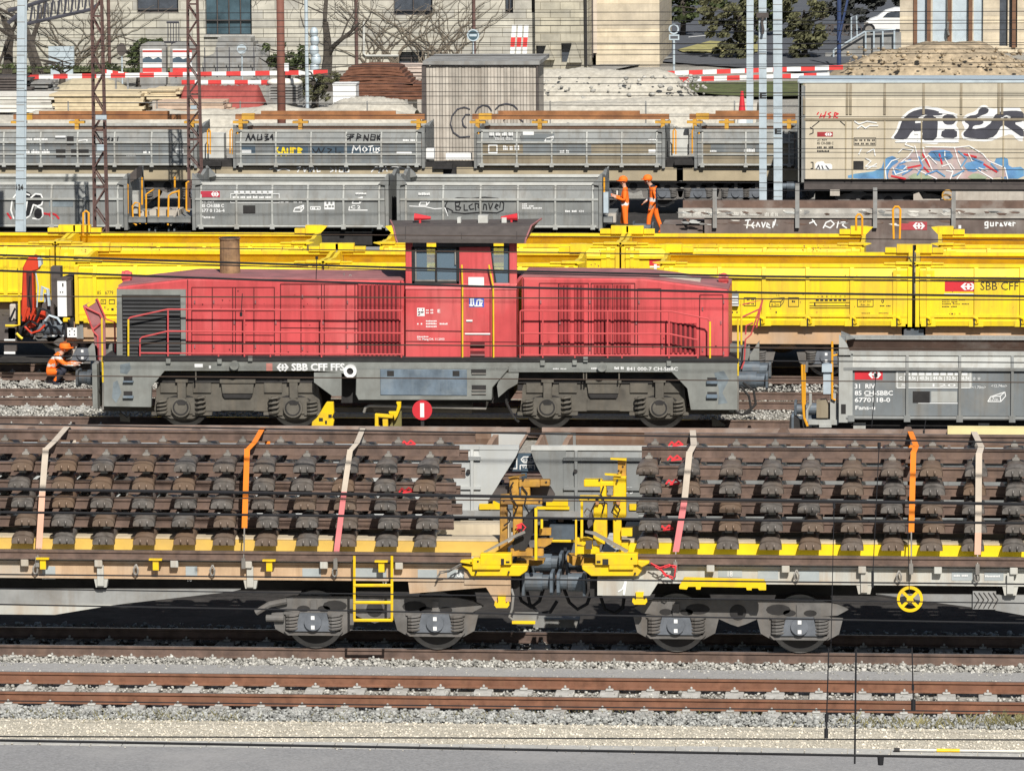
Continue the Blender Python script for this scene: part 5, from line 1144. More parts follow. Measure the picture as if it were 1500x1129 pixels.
def f(b):
    b.text('SBB CFF FFS', 1436, 413, 1519, 425, yn6); dashes(b, 1380, 438, 1414, 440, yn6, 3); dashes(b, 1380, 441.5, 1403, 443, yn6, 2); dashes(b, 1380, 444.5, 1420, 446, yn6, 3); dashes(b, 1380, 448, 1402, 450, yn6, 2)
    for k in range(5): b.text('<10 m>'[k], 1390+k*3.6, 458.5, 1392.4+k*3.6, 461, yn6)
marks(d6, yn6, f)
b = MB(); b.pbox(1384, 412, 1431.5, 427, yn6-.004, .003); e_ = b.build('emblem_patch', M['sign_red'], d6)
b = MB(); swiss_arrow(b, 1407, 414.5, 1430, 425, yn6-.004); b.build('emblem', M['white'], e_)
b = MB(); b.pbox(1383, 430, 1432, 431.2, yn6-.004, .003); b.build('emblem_strip', M['ywhite'], d6)
b = MB(); b.pbox(1069, 430, 1082, 448, yn6-.12, .10); g_ = b.build('grey_door', M['grey'], c6)
b = MB()
for k in range(3): b.pbox(1070, 434+k*4, 1081, 436+k*4, yn6-.123, .003)
b.pbox(1069, 446.6, 1082, 448, yn6-.124, .004); b.build('slot', M['white'], g_)
b = MB(); b.pbox(951, 376, 969, 389, yn7-.004, .003); e_ = b.build('emblem_patch', M['sign_red'], d7)
b = MB(); b.pbox(958, 387, 962, 396, yn7-.01, .003); b.pbox(952, 390, 968, 392, yn7-.011, .003); b.build('white_cross', M['white'], e_)
# chipped and rusty spots on the yellow paint
M['chip'] = mat('rust_chip', (.27,.14,.045), .85, var=.3)
rc = random.Random(21)
for h_, x0, x1, yA, yB, Yq in ((a6, 112, 470, 402, 452, yn6), (c6, 1072, 1332, 402, 466, yn6), (d6, 1344, 1500, 402, 466, yn6), (b7, 90, 445, 352, 366, yn7), (c7, 770, 905, 352, 390, yn7), (d7, 915, 1262, 352, 366, yn7)):
    b = MB()
    for i in range(34):
        px, py = rc.uniform(x0, x1), rc.choice((rc.uniform(yA, yB), yB-rc.uniform(0, 4))); s_ = rc.uniform(.35, 1.3); l_ = rc.uniform(.5, 5) if rc.random() < .35 else s_
        b.ppoly([(px-s_, py), (px+s_*.2, py-s_*.6), (px+s_*1.3, py), (px+s_*.3, py+l_)], Yq-.002, .0015)
    b.build('paint_chip', M['chip'], h_)
# hooks under the yellow bins
for h, pxs in ((c6, (1115, 1184, 1250, 1315)), (d6, (1359, 1428, 1496)), (a6, (140,))):
    for px in pxs:
        b = MB(); p = at(px, 466, yn6-.02); b.tube([(p.x-.02, yn6-.04, p.z+.02),(p.x+.06, yn6-.08, p.z-.02),(p.x+.06, yn6-.08, p.z-.10),(p.x+.02, yn6-.06, p.z-.12)], .03, 6); k_ = b.build('latch', M['mach_yellow'], h)
        b = MB(); b.box(p.x-.03, p.x+.0, yn6-.08, yn6-.04, p.z-.17, p.z+.0); b.build('latch_arm', M['dark'], k_)
b = MB(); b.pbox(1126, 467, 1142, 477, yn6+.05, .1); b.build('junction_box', M['dark'], c6)
b = MB(); b.pbox(1333, 432, 1345, 482, yn6+.3, .15); b.pbox(1324, 482, 1353, 494, yn6+.12, .2); b.build('coupling_column', M['buffer'], d6)
b = MB(); b.tube([at(1338, 360, Y6), at(1338, 375, Y6-1.36), at(1338, 432, Y6-1.36)], .02, 5); b.build('cable', M['dark'], d6)
# grey conveyor hood seen in the gap of the farther train
b = MB(); p, q = at(446, 350, Y7-.2), at(552, 350, Y7-.2); b.prism_x([(Y7-.9,1.2),(Y7-.9,2.05),(Y7-.3,2.28),(Y7+.9,2.28),(Y7+1.2,1.2)], p.x, q.x); b.box(p.x-.3, q.x+.3, Y7-.95, Y7+.95, -.2, 1.2)
cv = b.build('conveyor_hood', mat('hood_grey', (.27,.265,.25), .7, var=.1)); tag(cv, 'grey rounded conveyor hood between two farther yellow hopper wagons', 'conveyor')
b = MB(); p, q = at(1270, 350, Y7-.2), at(1372, 350, Y7-.2); b.box(p.x-.2, q.x+.2, Y7-.8, Y7+.8, -.2, 1.5); b.box(p.x+.3, p.x+.7, Y7-.6, Y7+.2, 1.5, 2.0); b.box(p.x+.8, q.x-.1, Y7-.5, Y7+.5, 1.5, 1.75); b.cyl((p.x+1.0, Y7-.4, 1.75), (p.x+1.0, Y7-.4, 2.25), .12, n=10); b.cyl((p.x+.55, Y7-.7, 1.9), (p.x+1.3, Y7-.7, 1.9), .08, n=10)
pl = b.build('platform_machinery', M['grey_br']); tag(pl, 'grey end platform machinery between the two right farther yellow wagons', 'machinery')
for q, Yq in (([(1254,338),(1254,318),(1257,314),(1260,314),(1263,318),(1263,345)], Y7+.4), ([(1309,350),(1308,307),(1311,303),(1316,303),(1319,307),(1318,350)], Y7+.2)):
    ptube(pl, q, Yq, .026, 'orange_rail')
b = MB(); b.tube([at(122,345,Y7+.8), at(122,312,Y7+.8), at(126,309,Y7+.8), at(130,312,Y7+.8), at(130,330,Y7+.8)], .026, 6); b.build('handrail', M['orange_rail'], b7)
# ---- yellow train's crane platform at the left
CR = thing('crane_wagon', 'dark end platform of the yellow train with red loading crane at the left edge', 'crane wagon', (AX(40, YN6), Y6, 0))
b = MB(); p, q = at(-60, 490, YN6), at(108, 490, YN6); b.box(p.x, q.x-1.5, YN6+.2, Y6+1.2, .75, 1.15); b.box(q.x-1.5, q.x-.23, Y6-.3, Y6+1.2, 1.0, 1.25); b.box(q.x-.22, q.x-.02, YN6+.15, Y6+1.1, .85, 1.3); b.build('platform', M['dark'], CR)
b = MB(); b.ppoly([(30,470),(33,392),(40,378),(50,374),(55,380),(56,396),(48,398),(50,470),(44,474)], YN6+.3, .35); b.ppoly([(40,470),(52,468),(58,462),(57,470),(50,480),(40,482)], YN6+.2, .2); cr = b.build('crane_column', M['crane_red'], CR, bevel=.03)
b = MB(); b.ppoly([(50,377),(60,380),(61,388),(55,393),(52,384)], YN6+.35, .2); b.build('winch', M['galv'], cr)
b = MB(); b.pbox(39, 398, 47, 450, YN6+.29, .01); b.build('hose_channel', mat('dark_maroon', (.09,.02,.02), .7), cr)
b = MB(); b.pbox(84, 411, 97.5, 464, YN6+.15, .30); b.pbox(103.6, 411, 109, 464, YN6+.5, .4); cb = b.build('control_cabinet', M['white'], CR, bevel=.008)
b = MB(); p0, p1 = at(84, 411, YN6+.15), at(97.5, 411, YN6+.15); b._prism([(p0.x-.01, YN6+.14, p0.z),(p1.x+.02, YN6+.14, p0.z),(p1.x+.02, YN6+.14, p0.z+.05),(p0.x-.01, YN6+.14, p0.z+.05)], [(p0.x+.2, YN6+1.0, p0.z),(p1.x+.22, YN6+1.0, p0.z),(p1.x+.22, YN6+1.0, p0.z+.08),(p0.x+.2, YN6+1.0, p0.z+.08)]); b.box(p1.x+.002, p1.x+.10, YN6+.16, YN6+.95, p0.z-.8, p0.z); b.build('cabinet_roof', M['roof_grey'], cb)
b = MB(); b.pbox(91, 415, 93, 420, YN6+.146, .004)
for px in (87.5, 91): b.pbox(px, 427, px+1.6, 429, YN6+.146, .004)
b.build('cabinet_fittings', M['dark'], cb)
b = MB(); b.pbox(75, 391, 89, 470, YN6+1.2, .3); b.ppoly([(10,470),(30,440),(36,470)], YN6+.8, .2); b.ppoly([(58,468),(62,445),(70,440),(78,450),(80,472)], YN6+.6, .3); b.pbox(12, 480, 24, 500, YN6+.05, .3); b.build('machinery', M['roof_grey'], CR)
ptube(CR, [(28,378),(28,476),(20,477),(8,477)], YN6-.1, .03, 'yel_rail'); ptube(CR, [(12,382),(12,395),(30,395)], YN6+.2, .025, 'yel_rail')
b = MB(); b.tube([at(34,470,YN6), at(40,450,YN6), at(46,466,YN6), at(50,452,YN6)], .04, 6); b.build('hydraulic_hose', M['crane_red'], CR)
for q, Yq, r_, m_ in (([(26,500),(32,480),(44,470),(56,476)], .1, .03, 'black'), ([(52,468),(60,452),(72,456),(78,476)], .15, .035, 'black'), ([(36,478),(46,488),(58,484),(66,476)], .1, .025, 'crane_red'), ([(60,440),(62,420),(70,424),(72,448)], .5, .04, 'galv'), ([(14,470),(22,452),(30,462),(34,476)], .2, .03, 'black'), ([(100,468),(104,476),(100,488),(94,494)], .05, .025, 'black'), ([(44,404),(42,430),(46,452),(42,468)], .26, .02, 'black'), ([(52,398),(56,420),(54,450)], .3, .018, 'galv'), ([(66,470),(72,462),(84,466),(90,474)], .1, .03, 'galv')):
    b = MB(); b.tube([at(a_, c_, YN6+Yq) for a_, c_ in q], r_, 6); b.build('hose', M[m_], CR)
for q, Yq, m_ in (((58,456,66,468), .35, 'crane_red'), ((46,462,52,470), .15, 'crane_red'), ((14,446,26,470), .5, 'wood_grey'), ((64,430,72,452), .7, 'galv'), ((92,466,102,472), .1, 'mach_yellow'), ((26,452,30,470), .4, 'dark')):
    b = MB(); b.pbox(*q, YN6+Yq, .15); b.build('equipment_box', M[m_], CR, bevel=.015)
b = MB(); b.pbox(98.5, 480, 112.5, 494, YN6-.03, .02); pt = b.build('number_plate', M['white'], CR)
b = MB()
for px, py in ((102,485), (109,485), (102,490), (109,490), (105.5, 482)): b.pbox(px-.9, py-.9, px+.9, py+.9, YN6-.034, .004)
b.build('plate_holes', M['dark'], pt)
x = at(97, 484, Y6-.875).x
for yy in (-.875, .875):
    buffer(CR, x, Y6+yy, 1.03, -1, .78, .185)
    b = MB(); xx_ = at(20, 484, Y6-.875).x; b.cyl((xx_, Y6+yy, 1.03), (xx_+.42, Y6+yy, 1.03), .21, n=16); b.cyl((xx_+.40, Y6+yy, 1.03), (xx_+.44, Y6+yy, 1.03), .245, n=18); b.build('buffer', M['dark'], CR)
b = MB(); b.tube([at(24,488,YN6), at(30,494,YN6), at(33,496,YN6)], .03, 6); b.build('lever', M['yellow'], CR)
b = MB(); p, q = at(-60, 500, YN6), at(22, 500, YN6); b.box(p.x, q.x, YN6+.05, Y6+1.3, .80, 1.2); b.pbox(6, 506, 24, 514, YN6-.02, .1); b.build('neighbour_frame', M['roof_grey'], CR)
b = MB(); b.pbox(6, 515, 22, 518.5, YN6-.04, .1); b.pbox(6, 497, 22, 499, YN6-.0, .1); b.build('step_edge', M['white'], CR)
b = MB(); b.ppoly([(106,500),(114,505),(104,525),(98,526)], YN6+.3, .2); b.build('axle_guard', M['wood_grey'], CR)
# pale frame piece right of the coupling
b = MB(); b.pbox(121, 474, 172, 494, YN6+.10, .05); b.build('end_sill', M['rust_frame'], a6); b = MB(); b.pbox(112, 474, 122, 496, YN6+.08, .08); b.build('end_bracket', M['grey'], a6)

# ------------------------------------------------------------------ grey hoppers behind the yellow trains (rail plane 126.4)
Y8 = 126.4; YN8 = Y8 - 1.4; G8 = 'grey hopper wagons behind the yellow trains'
def g8(label, p0, p1, **k):
    return hopper(label, Y8, AX(p0, YN8, 290), AX(p1, YN8, 290), 2.42, 1.26, dict(GREY, up='grey', inn='grey_lt', rim='pale_lt', rib='grey_lt'), G8, ear=.26, pitch=.96, dz=.36, ext=.7, bars=2, mk=False, **k)
w81, yn8, _ = g8('grey hopper wagon with round black and white graffiti at the left edge', -180, 186)
w82, _, _ = g8('grey hopper wagon with red emblem and white numbers left of the cab roof', 281, 569)
w83, _, _ = g8('grey hopper wagon with looping black graffiti in a cloud outline', 581, 882)
b = MB(); b.pbox(294, 280, 322, 289, yn8-.004, .003); e_ = b.build('emblem_patch', mat('emblem_red_worn', (.42,.035,.06), .6), w82)
b = MB(); swiss_arrow(b, 309, 281, 321, 288, yn8-.004); b.build('emblem', M['white'], e_)
def f(b):
    b.text('31 RIV', 295, 292, 315, 297, yn8, .03); b.text('85 CH-SBB C', 295, 299, 328, 304, yn8, .03); b.text('677 0 126-4', 295, 306, 329, 311, yn8, .02); b.text('Fans-u', 295, 316, 314, 320, yn8, .02)
    for k in range(7): b.pbox(343+k*8.4, 280, 349+k*8.4, 283, yn8-.006, .005)
    dashes(b, 341, 287, 398, 291, yn8, 6); b.stroke(rect(338,284,409,297), .8, yn8)
    for x, y in ((430, 305), (516, 293)):
        for q in ([(x,y+5),(x+2,y),(x+14,y-4),(x+15,y),(x+11,y+5),(x,y+5)], [(x+2,y),(x+11,y),(x+15,y-4)], [(x+11,y),(x+11,y+5)]): b.stroke(q, 1.5, yn8)
    b.stroke(rect(455,303,469,307), 1.2, yn8); dashes(b, 457, 304, 467, 306.5, yn8, 2); b.pbox(475, 293, 490, 307, yn8-.004, .003); b.stroke([(512,303),(511,308),(538,308)], 1.5, yn8); b.text('C 2', 514, 301, 528, 306, yn8, .03); dashes(b, 521, 282, 537, 285, yn8, 1); dashes(b, 411, 295, 423, 297, yn8, 2); dashes(b, 430, 295, 443, 297, yn8, 2)
marks(w82, yn8, f, 'white')
b = MB()
for q in ((478,296,481,299), (484,295,487,299), (481,301,485,304), (486,301,489,304), (476,302,479,304)): b.pbox(*q, yn8-.0085, .004)
b.build('code_mark', M['grey'], w82)
b = MB(); b.pbox(356, 301, 374, 313, yn8-.005, .004); b.build('mesh_grille', M['dark'], w82)
def f(b):
    for x, y in ((614, 296),):
        for q in ([(x,y+5),(x+2,y),(x+14,y-4),(x+15,y),(x+11,y+5),(x,y+5)], [(x+2,y),(x+11,y),(x+15,y-4)], [(x+11,y),(x+11,y+5)]): b.stroke(q, 1.5, yn8)
    dashes(b, 613, 282, 630, 286, yn8, 1); b.stroke([(600,302),(622,303),(636,306),(652,305),(656,316)], 1.2, yn8); dashes(b, 765, 298, 772, 300, yn8, 1); dashes(b, 765, 301, 782, 303, yn8, 2); dashes(b, 765, 304, 794, 306, yn8, 2); dashes(b, 828, 308, 845, 311, yn8, 2); b.text('CH', 848, 308, 855, 311, yn8, .03)
marks(w83, yn8, f, 'white')
def f(b):
    for q in ([(656,310),(652,302),(656,294),(670,290),(690,291),(710,289),(730,291),(738,298),(737,308),(728,312),(705,311),(680,313),(662,311)], [(668,308),(667,297),(674,296),(672,302),(668,302),(675,304),(673,308),(668,308)], [(680,300),(680,308),(685,308)], [(681,295),(684,295)], [(692,299),(687,302),(689,307),(694,306)], [(697,308),(696,298),(702,299),(700,303),(704,307)], [(708,307),(709,299),(712,300),(713,307)], [(716,298),(718,307),(722,298)], [(726,303),(730,301),(727,299),(725,304),(729,307)], [(733,297),(732,304)], [(655,305),(663,309)]): b.stroke(q, 1.7, yn8)
marks(w83, yn8, f, 'black', 'graffiti')
def f(b):
    b.prism_y([(lambda q: (q.x, q.z))(at(36+15*math.cos(t*.35), 300+20*math.sin(t*.35), yn8)) for t in range(18)], yn8-.005, yn8)
    b.prism_y([(lambda q: (q.x, q.z))(at(54+8*math.cos(t*.45), 293+8*math.sin(t*.45), yn8)) for t in range(14)], yn8-.0062, yn8)
    b.prism_y([(lambda q: (q.x, q.z))(at(56+6*math.cos(t*.45), 313+8*math.sin(t*.45), yn8)) for t in range(14)], yn8-.0074, yn8)
marks(w81, yn8, f, 'black', 'graffiti')
def f(b):
    for q in ([(20,320),(16,308),(18,292),(24,284),(30,281)], [(38,284),(44,286),(49,300),(44,316),(36,321)], [(45,290),(52,284),(60,285),(63,292),(61,300),(55,302),(49,300)], [(55,303),(62,306),(63,316),(57,321),(48,320)], [(40,294),(37,312)]): b.stroke(q, 2.2, yn8)
marks(w81, yn8, f, 'white', 'graffiti_outline')
b = MB()
for q in ([(65,313),(72,314),(77,320)], [(74,312),(82,315),(86,320)], [(11,313),(16,320)]): b.stroke(q, 3, yn8)
b.build('graffiti', M['sign_red'], w81)
b = MB(); b.pbox(72, 293, 107, 303, yn8-.004, .003); b.build('data_panel', M['stain_blue'], w81)
# platform rails in the gap between the grey wagons
for h, q in ((w81, [(187,313),(187,271),(184,267),(180,267)]), (w81, [(208,260),(208,300)]), (w81, [(200,330),(195,326),(194,302),(198,297),(204,298),(205,328)]), (w82, [(214,328),(214,285),(226,277)]), (w82, [(233,278),(232,322)]), (w82, [(246,330),(247,287),(252,283),(262,280)]), (w82, [(278,310),(273,308),(273,268),(277,266)]), (w82, [(262,278),(262,305)]), (w82, [(256,259),(256,275)]), (w83, [(877,318),(878,268),(875,262)]), (w83, [(885,260),(885,285)])):
    ptube(h, q, yn8+.15, .026, 'orange_rail')
for h, p0, p1 in ((w81, 188, 216), (w82, 214, 279), (w83, 884, 897)):
    b = MB(); b.pbox(p0, 318, p1, 326, yn8+.1, 2.4); b.build('end_platform', M['grey'], h)
b = MB(); b.pbox(194, 280, 203, 313, yn8+.3, .2); b.build('brake_unit', M['grey_lt'], w81)
b = MB(); b.ppoly([(183,262),(200,246),(200,262),(183,272)], yn8+.6, .9); b.build('end_hood', M['roof_grey'], w81)
b = MB(); b.pbox(219, 308, 262, 322, yn8+.5, .9); b.pbox(205, 310, 216, 322, yn8+.4, .3); b.tube([at(250,330,yn8+.2), at(262,302,yn8+.2)], .03); b.build('brake_gear', M['wood_grey'], w82)
b = MB(); b.pbox(884, 282, 891, 312, yn8+.05, .2); b.build('control_box', M['galv'], w83)
b = MB(); b.pbox(891, 314, 902, 326, yn8+.4, .4); b.build('brake_unit', M['wood_grey'], w83)
# brown flat wagon with graffiti, right, same track
xa, xb = AX(966, YN8, 320), AX(1700, YN8, 320)
bw = thing('flat_wagon', 'brown low sided wagon with white graffiti and red emblem', 'flat wagon', ((xa+xb)/2, Y8, 0))
zt, zm, zb_ = AZ(306, YN8), AZ(319, YN8), AZ(345, YN8)
b = MB(); b.box(xa+1.2, xb, YN8+.1, YN8+.22, zb_-.5, zm-.02); b.box(xa, xa+1.2, YN8+.3, YN8+.4, zb_-.5, zm-.2); b.box(xa+.6, xb, Y8+1.2, Y8+1.3, zb_-.5, zm); b.box(xa, xb, YN8+.4, Y8+1.2, zb_-.3, zm-.3); b.build('sill', M['brown_wagon'], bw)
b = MB(); b.box(xa+.5, xb, YN8+.05, YN8+.30, zm, zt); b.build('side_rail', mat('rail_pale_rust', (.42,.395,.35), .8, var=.2, scale=3, grime=(.26,.20,.16), gamt=.7, gscale=2), bw)
b = MB(); b.box(xa+.5, xb, Y8+1.0, Y8+1.25, zm, zt); b.build('side_rail', M['rust_dk'], bw)
b = MB(); b.box(xa+.6, xb, YN8+.31, Y8+.99, zm-.25, zm-.1); b.build('deck', M['rust_dk'], bw)
for px, y0 in ((1047, 276), (1282, 275), (1397, 280), (1168, 268)):
    b = MB(); p, q = at(px, y0, YN8+.0), at(px, 334, YN8); b.box(p.x-.055, p.x+.055, YN8-.02, YN8+.045, q.z, p.z); b.build('stanchion', M['beam_grey'], bw)
def f(b):
    Yp = YN8+.1
    for q in ([(1096,323),(1094,334)], [(1092,323),(1099,322)], [(1104,326),(1101,330),(1104,334)], [(1108,332),(1110,326),(1113,332)], [(1116,326),(1118,333),(1121,326)], [(1127,330),(1124,327),(1123,332),(1128,334)], [(1133,325),(1132,333)], [(1136,322),(1134,330)], [(1206,334),(1210,326),(1217,323),(1222,328),(1216,334),(1209,331)], [(1228,325),(1226,334)], [(1232,326),(1238,325),(1234,330),(1240,334)], [(1190,322),(1196,330)], [(1186,327),(1193,324)]): b.stroke(q, 1.9, Yp)
    for q in ([(1446,325),(1443,326),(1443,330),(1447,330),(1447,325),(1447,334),(1443,334)], [(1451,326),(1451,331),(1455,331),(1455,326)], [(1459,331),(1459,326),(1462,327)], [(1468,331),(1466,327),(1465,331),(1469,331)], [(1471,326),(1473,331),(1475,326)], [(1478,329),(1481,328),(1479,326),(1477,329),(1481,331)], [(1484,331),(1484,326),(1487,327)]): b.stroke(q, 1.8, Yp)
    b.pbox(1404, 330, 1408, 335, Yp-.004, .003)
marks(bw, YN8, f, 'white', 'graffiti')
b = MB(); b.pbox(1320, 325, 1358, 337, YN8+.09, .01); e_ = b.build('emblem_patch', mat('emblem_red_dull', (.40,.06,.07), .6), bw)
b = MB(); swiss_arrow(b, 1337, 326, 1355, 336, YN8+.09); b.build('emblem', M['white'], e_)
b = MB()
for q in ((1000, 309, 1040, 317), (1066, 310, 1092, 316), (1120, 311, 1140, 317)): dashes(b, *q, YN8+.05, 3)
b.build('worn_paint', M['ywhite'], bw)
rw = random.Random(5)
for mm, nm in (('ywhite', 'worn_paint'), ('rust_dk', 'rust_mark'), ('beam_grey', 'worn_paint'), ('rust_dk', 'rust_mark'), ('pale_lt', 'worn_paint')):
    b = MB()
    for i in range(16):
        x_ = rw.uniform(990, 1490); top_ = rw.random() < .6; y_ = rw.uniform(307, 314) if top_ else rw.uniform(321, 330); w_, h_ = rw.uniform(3, 22), rw.uniform(1.2, 4)
        b.ppoly([(x_, y_), (x_+w_*.5, y_-h_*rw.uniform(0,.4)), (x_+w_, y_+h_*.3), (x_+w_*.8, y_+h_), (x_+w_*.3, y_+h_*rw.uniform(.6, 1.1))], (YN8+.05 if top_ else YN8+.1)-.003-.0006*i, .003)
    b.build(nm, M[mm], bw)

# ------------------------------------------------------------------ older hoppers with brown frames (rail plane 145.5)
Y9 = 145.5; YN9 = Y9 - 1.4; G9 = 'older hopper wagons in front of the building site'
def g9(label, p0, p1, side, **k):
    return hopper(label, Y9, AX(p0, YN9, 210), AX(p1, YN9, 210), 2.36, 1.30, dict(side=side, up='grey', inn='rust_in', rim='grey_lt', rib='grey_lt', end='grey', frame='tan_frame'), G9, ear=.16, pitch=1.08, dz=.30, ext=.55, frame=(.86, 1.26), frame_in=.12, bars=3, mk=False, **k)
w91, yn9, _ = g9('older grey hopper wagon left, behind the rusty lattice masts', -60, 288, 'grey_bl')
w92, _, _ = g9('older grey hopper wagon with yellow and white graffiti words', 341, 622, 'grey_bl')
w93, _, _ = g9('older brownish hopper wagon right of the wooden shed', 694, 974, 'grey_br')
w94, _, _ = g9('older brownish hopper wagon half hidden by the pale masts', 1017, 1168, 'grey_br')
M['ochre_br'] = mat('bracket_ochre', (.55,.30,.04), .7, var=.2, grime=(.28,.13,.05), gamt=.8, gscale=3)
for h, p0, p1 in ((w91, 20, 290), (w92, 345, 622), (w93, 692, 980), (w94, 1010, 1165)):
    # rusty swing beam along the top with its yellow brackets
    b = MB(); A, B = at(p0, 172, YN9+.25), at(p1, 172, YN9+.25); z0 = AZ(175, YN9+.25); b.box(A.x, B.x, YN9+.2, YN9+.38, z0, z0+.16); b.box(A.x+.8, B.x-.9, YN9+.24, YN9+.34, z0+.161, z0+.26); bm = b.build('top_beam', M['rust_pipe'], h)
    b = MB()
    for x in (A.x+.1, (A.x*2+B.x)/3, B.x-.25): b.box(x, x+.12, YN9+.18, YN9+.40, 2.43, z0+.01); b.box(x-.18, x+.3, YN9+.17, YN9+.41, z0-.12, z0-.05)
    b.box(A.x+.2, A.x+.6, YN9+.185, YN9+.395, z0-.01, z0+.18); b.build('beam_bracket', M['ochre_br'], h)
def f(b):
    for q in ([(407,216),(404,220),(410,224),(405,228)], [(412,228),(415,216),(419,228)], [(421,218),(421,227),(426,227),(426,216)], [(433,218),(429,217),(429,227),(433,226)], [(437,227),(437,217),(442,219),(438,222),(443,227)]): b.stroke(q, 2.6, yn9)
b_ = marks(w92, yn9, f, 'yellow', 'graffiti')
def f(b):
    for q in ([(516,224),(518,214),(522,220),(527,214),(528,223)], [(534,215),(531,219),(534,223),(538,219),(534,215)], [(540,215),(546,214)], [(543,215),(542,223)], [(547,217),(547,223),(551,223),(551,217)], [(556,217),(553,218),(556,221),(552,224)], [(528,226),(545,225)], [(395,248),(402,246),(407,250),(415,247),(424,250)], [(435,246),(440,245),(436,252)], [(445,246),(446,252),(450,246)], [(453,246),(454,252),(459,245),(460,252)], [(464,246),(465,252),(469,251)], [(484,246),(488,250),(484,252)], [(492,246),(492,252)], [(498,246),(497,252),(503,252),(503,246),(498,246)], [(506,246),(506,252),(511,252),(511,246),(506,246)], [(544,252),(550,245),(558,246),(555,253)], [(560,251),(565,245),(567,251)], [(572,246),(578,244),(590,246),(598,248)]): b.stroke(q, 1.7, yn9 if q[0][1] < 240 else YN9+.115)
    dashes(b, 590, 204, 608, 207, yn9, 2); b.pbox(581, 222, 603, 226, yn9-.004, .003); b.pbox(353, 220, 368, 224, yn9-.004, .003)
marks(w92, yn9, f, 'white', 'lettering')
def f(b):
    for q in ([(360,207),(364,196),(367,206),(371,197),(374,205)], [(378,197),(377,205),(384,204),(383,197)], [(388,197),(393,197),(389,201),(394,204),(388,206)], [(396,201),(399,197),(400,205)], [(458,218),(463,225),(467,217),(470,226),(475,217)], [(480,218),(486,219),(480,225),(488,225)], [(492,217),(492,225),(499,224)], [(508,197),(519,197),(509,204)], [(514,198),(513,206)], [(522,206),(524,196),(529,199),(524,202)], [(533,206),(534,198),(539,206),(540,197)], [(544,197),(543,205),(549,205),(550,198),(544,197)], [(553,198),(553,205)], [(557,197),(554,201),(558,206)]): b.stroke(q, 1.6, yn9)
marks(w92, yn9, f, 'black', 'graffiti')
b = MB()
for q in ((352,214,372,228), (403,214,450,228), (455,214,502,228), (509,214,556,228)): b.pbox(q[0]-2, q[1], q[2]+2, q[3], yn9-.002, .0015)
b.build('painted_field', M['blue_dk'], w92)
def f(b):
    dashes(b, 38, 202, 70, 206, yn9, 3); dashes(b, 38, 208, 64, 212, yn9, 2); dashes(b, 38, 218, 44, 228, yn9, 1); dashes(b, 46, 219, 73, 226, yn9, 1); b.pbox(81, 199, 96, 202, yn9-.004, .003); b.stroke([(112,211),(116,206),(128,205),(126,210),(112,211)], 1.4, yn9); dashes(b, 132, 225, 148, 230, yn9, 2); dashes(b, 185, 225, 199, 229, yn9, 1); dashes(b, 210, 220, 223, 226, yn9, 2); b.stroke(rect(258,219,268,226), 1.2, yn9)
marks(w91, yn9, f, 'white', 'lettering')
b = MB()
for q in ([(148,202),(152,206)], [(156,206),(160,201),(160,207)], [(164,202),(168,206),(163,206)], [(172,206),(173,201)]): b.stroke(q, 1.4, yn9)
b.build('graffiti', M['black'], w91)
b = MB(); b.pbox(82, 219, 96, 231, yn9-.005, .004); b.pbox(104, 219, 130, 230, yn9-.004, .003); b.pbox(98, 200, 108, 213, yn9-.004, .003); b.build('mesh_panel', M['dark'], w91)
def f(b):
    dashes(b, 717, 194, 752, 199, yn9, 4); dashes(b, 725, 201, 752, 205, yn9, 2); b.stroke(rect(716,213,728,224), 1.6, yn9); dashes(b, 737, 213, 761, 220, yn9, 3)
    for x, y in ((798, 204),):
        for q in ([(x,y+3),(x+2,y-1),(x+12,y-4),(x+13,y-1),(x+9,y+3),(x,y+3)], [(x+2,y-1),(x+9,y-1),(x+13,y-4)]): b.stroke(q, 1.2, yn9)
    dashes(b, 820, 220, 834, 224, yn9, 2); dashes(b, 950, 203, 968, 206, yn9, 1); b.pbox(950, 219, 968, 224, yn9-.004, .003); b.pbox(766, 193, 782, 198, yn9-.004, .003)
marks(w93, yn9, f, 'white', 'lettering')
b = MB(); b.pbox(766, 212, 866, 225, yn9-.0025, .002); b.pbox(763, 196, 812, 208, yn9-.0025, .002); b.build('repainted_patch', M['grey_bl'], w93)
b = MB(); b.pbox(1411-370, 212, 1486-370, 224, yn9-.0025, .002); b.build('repainted_patch', M['grey_bl'], w94)
b = MB(); dashes(b, 1090, 217, 1106, 223, yn9, 1); dashes(b, 1040, 220, 1050, 223, yn9, 1); b.build('lettering', M['white'], w94)
for h, px in ((w91, 25), (w92, 337), (w92, 344), (w93, 697), (w93, 986), (w94, 1014), (w94, 1020), (w91, 304)):
    ptube(h, [(px, 225),(px, 192),(px+2, 189),(px+4, 192),(px+4, 226)], yn9+.1, .024, 'orange_rail')
for h, q in ((w91, (297, 196, 328, 236)), (w93, (982, 190, 1008, 228))):
    b = MB(); b.pbox(*q, yn9+.6, .5); b.build('weathered_locker', M['pale_lt'], h)
b = MB(); b.pbox(653, 225, 690, 234, yn9+.4, .3); b.pbox(622, 218, 636, 233, yn9+.4, .3); b.build('locker', M['white'], w92)
for h, q in ((w92, (622, 238, 705, 255)), (w93, (976, 232, 1024, 254)), (w91, (284, 234, 342, 252))):
    b = MB(); b.pbox(*q, yn9+.25, .6); b.pbox(q[0]+12, q[1]+3, q[0]+40, q[1]+10, yn9+.0, .2); b.build('end_platform', M['dark'], h)

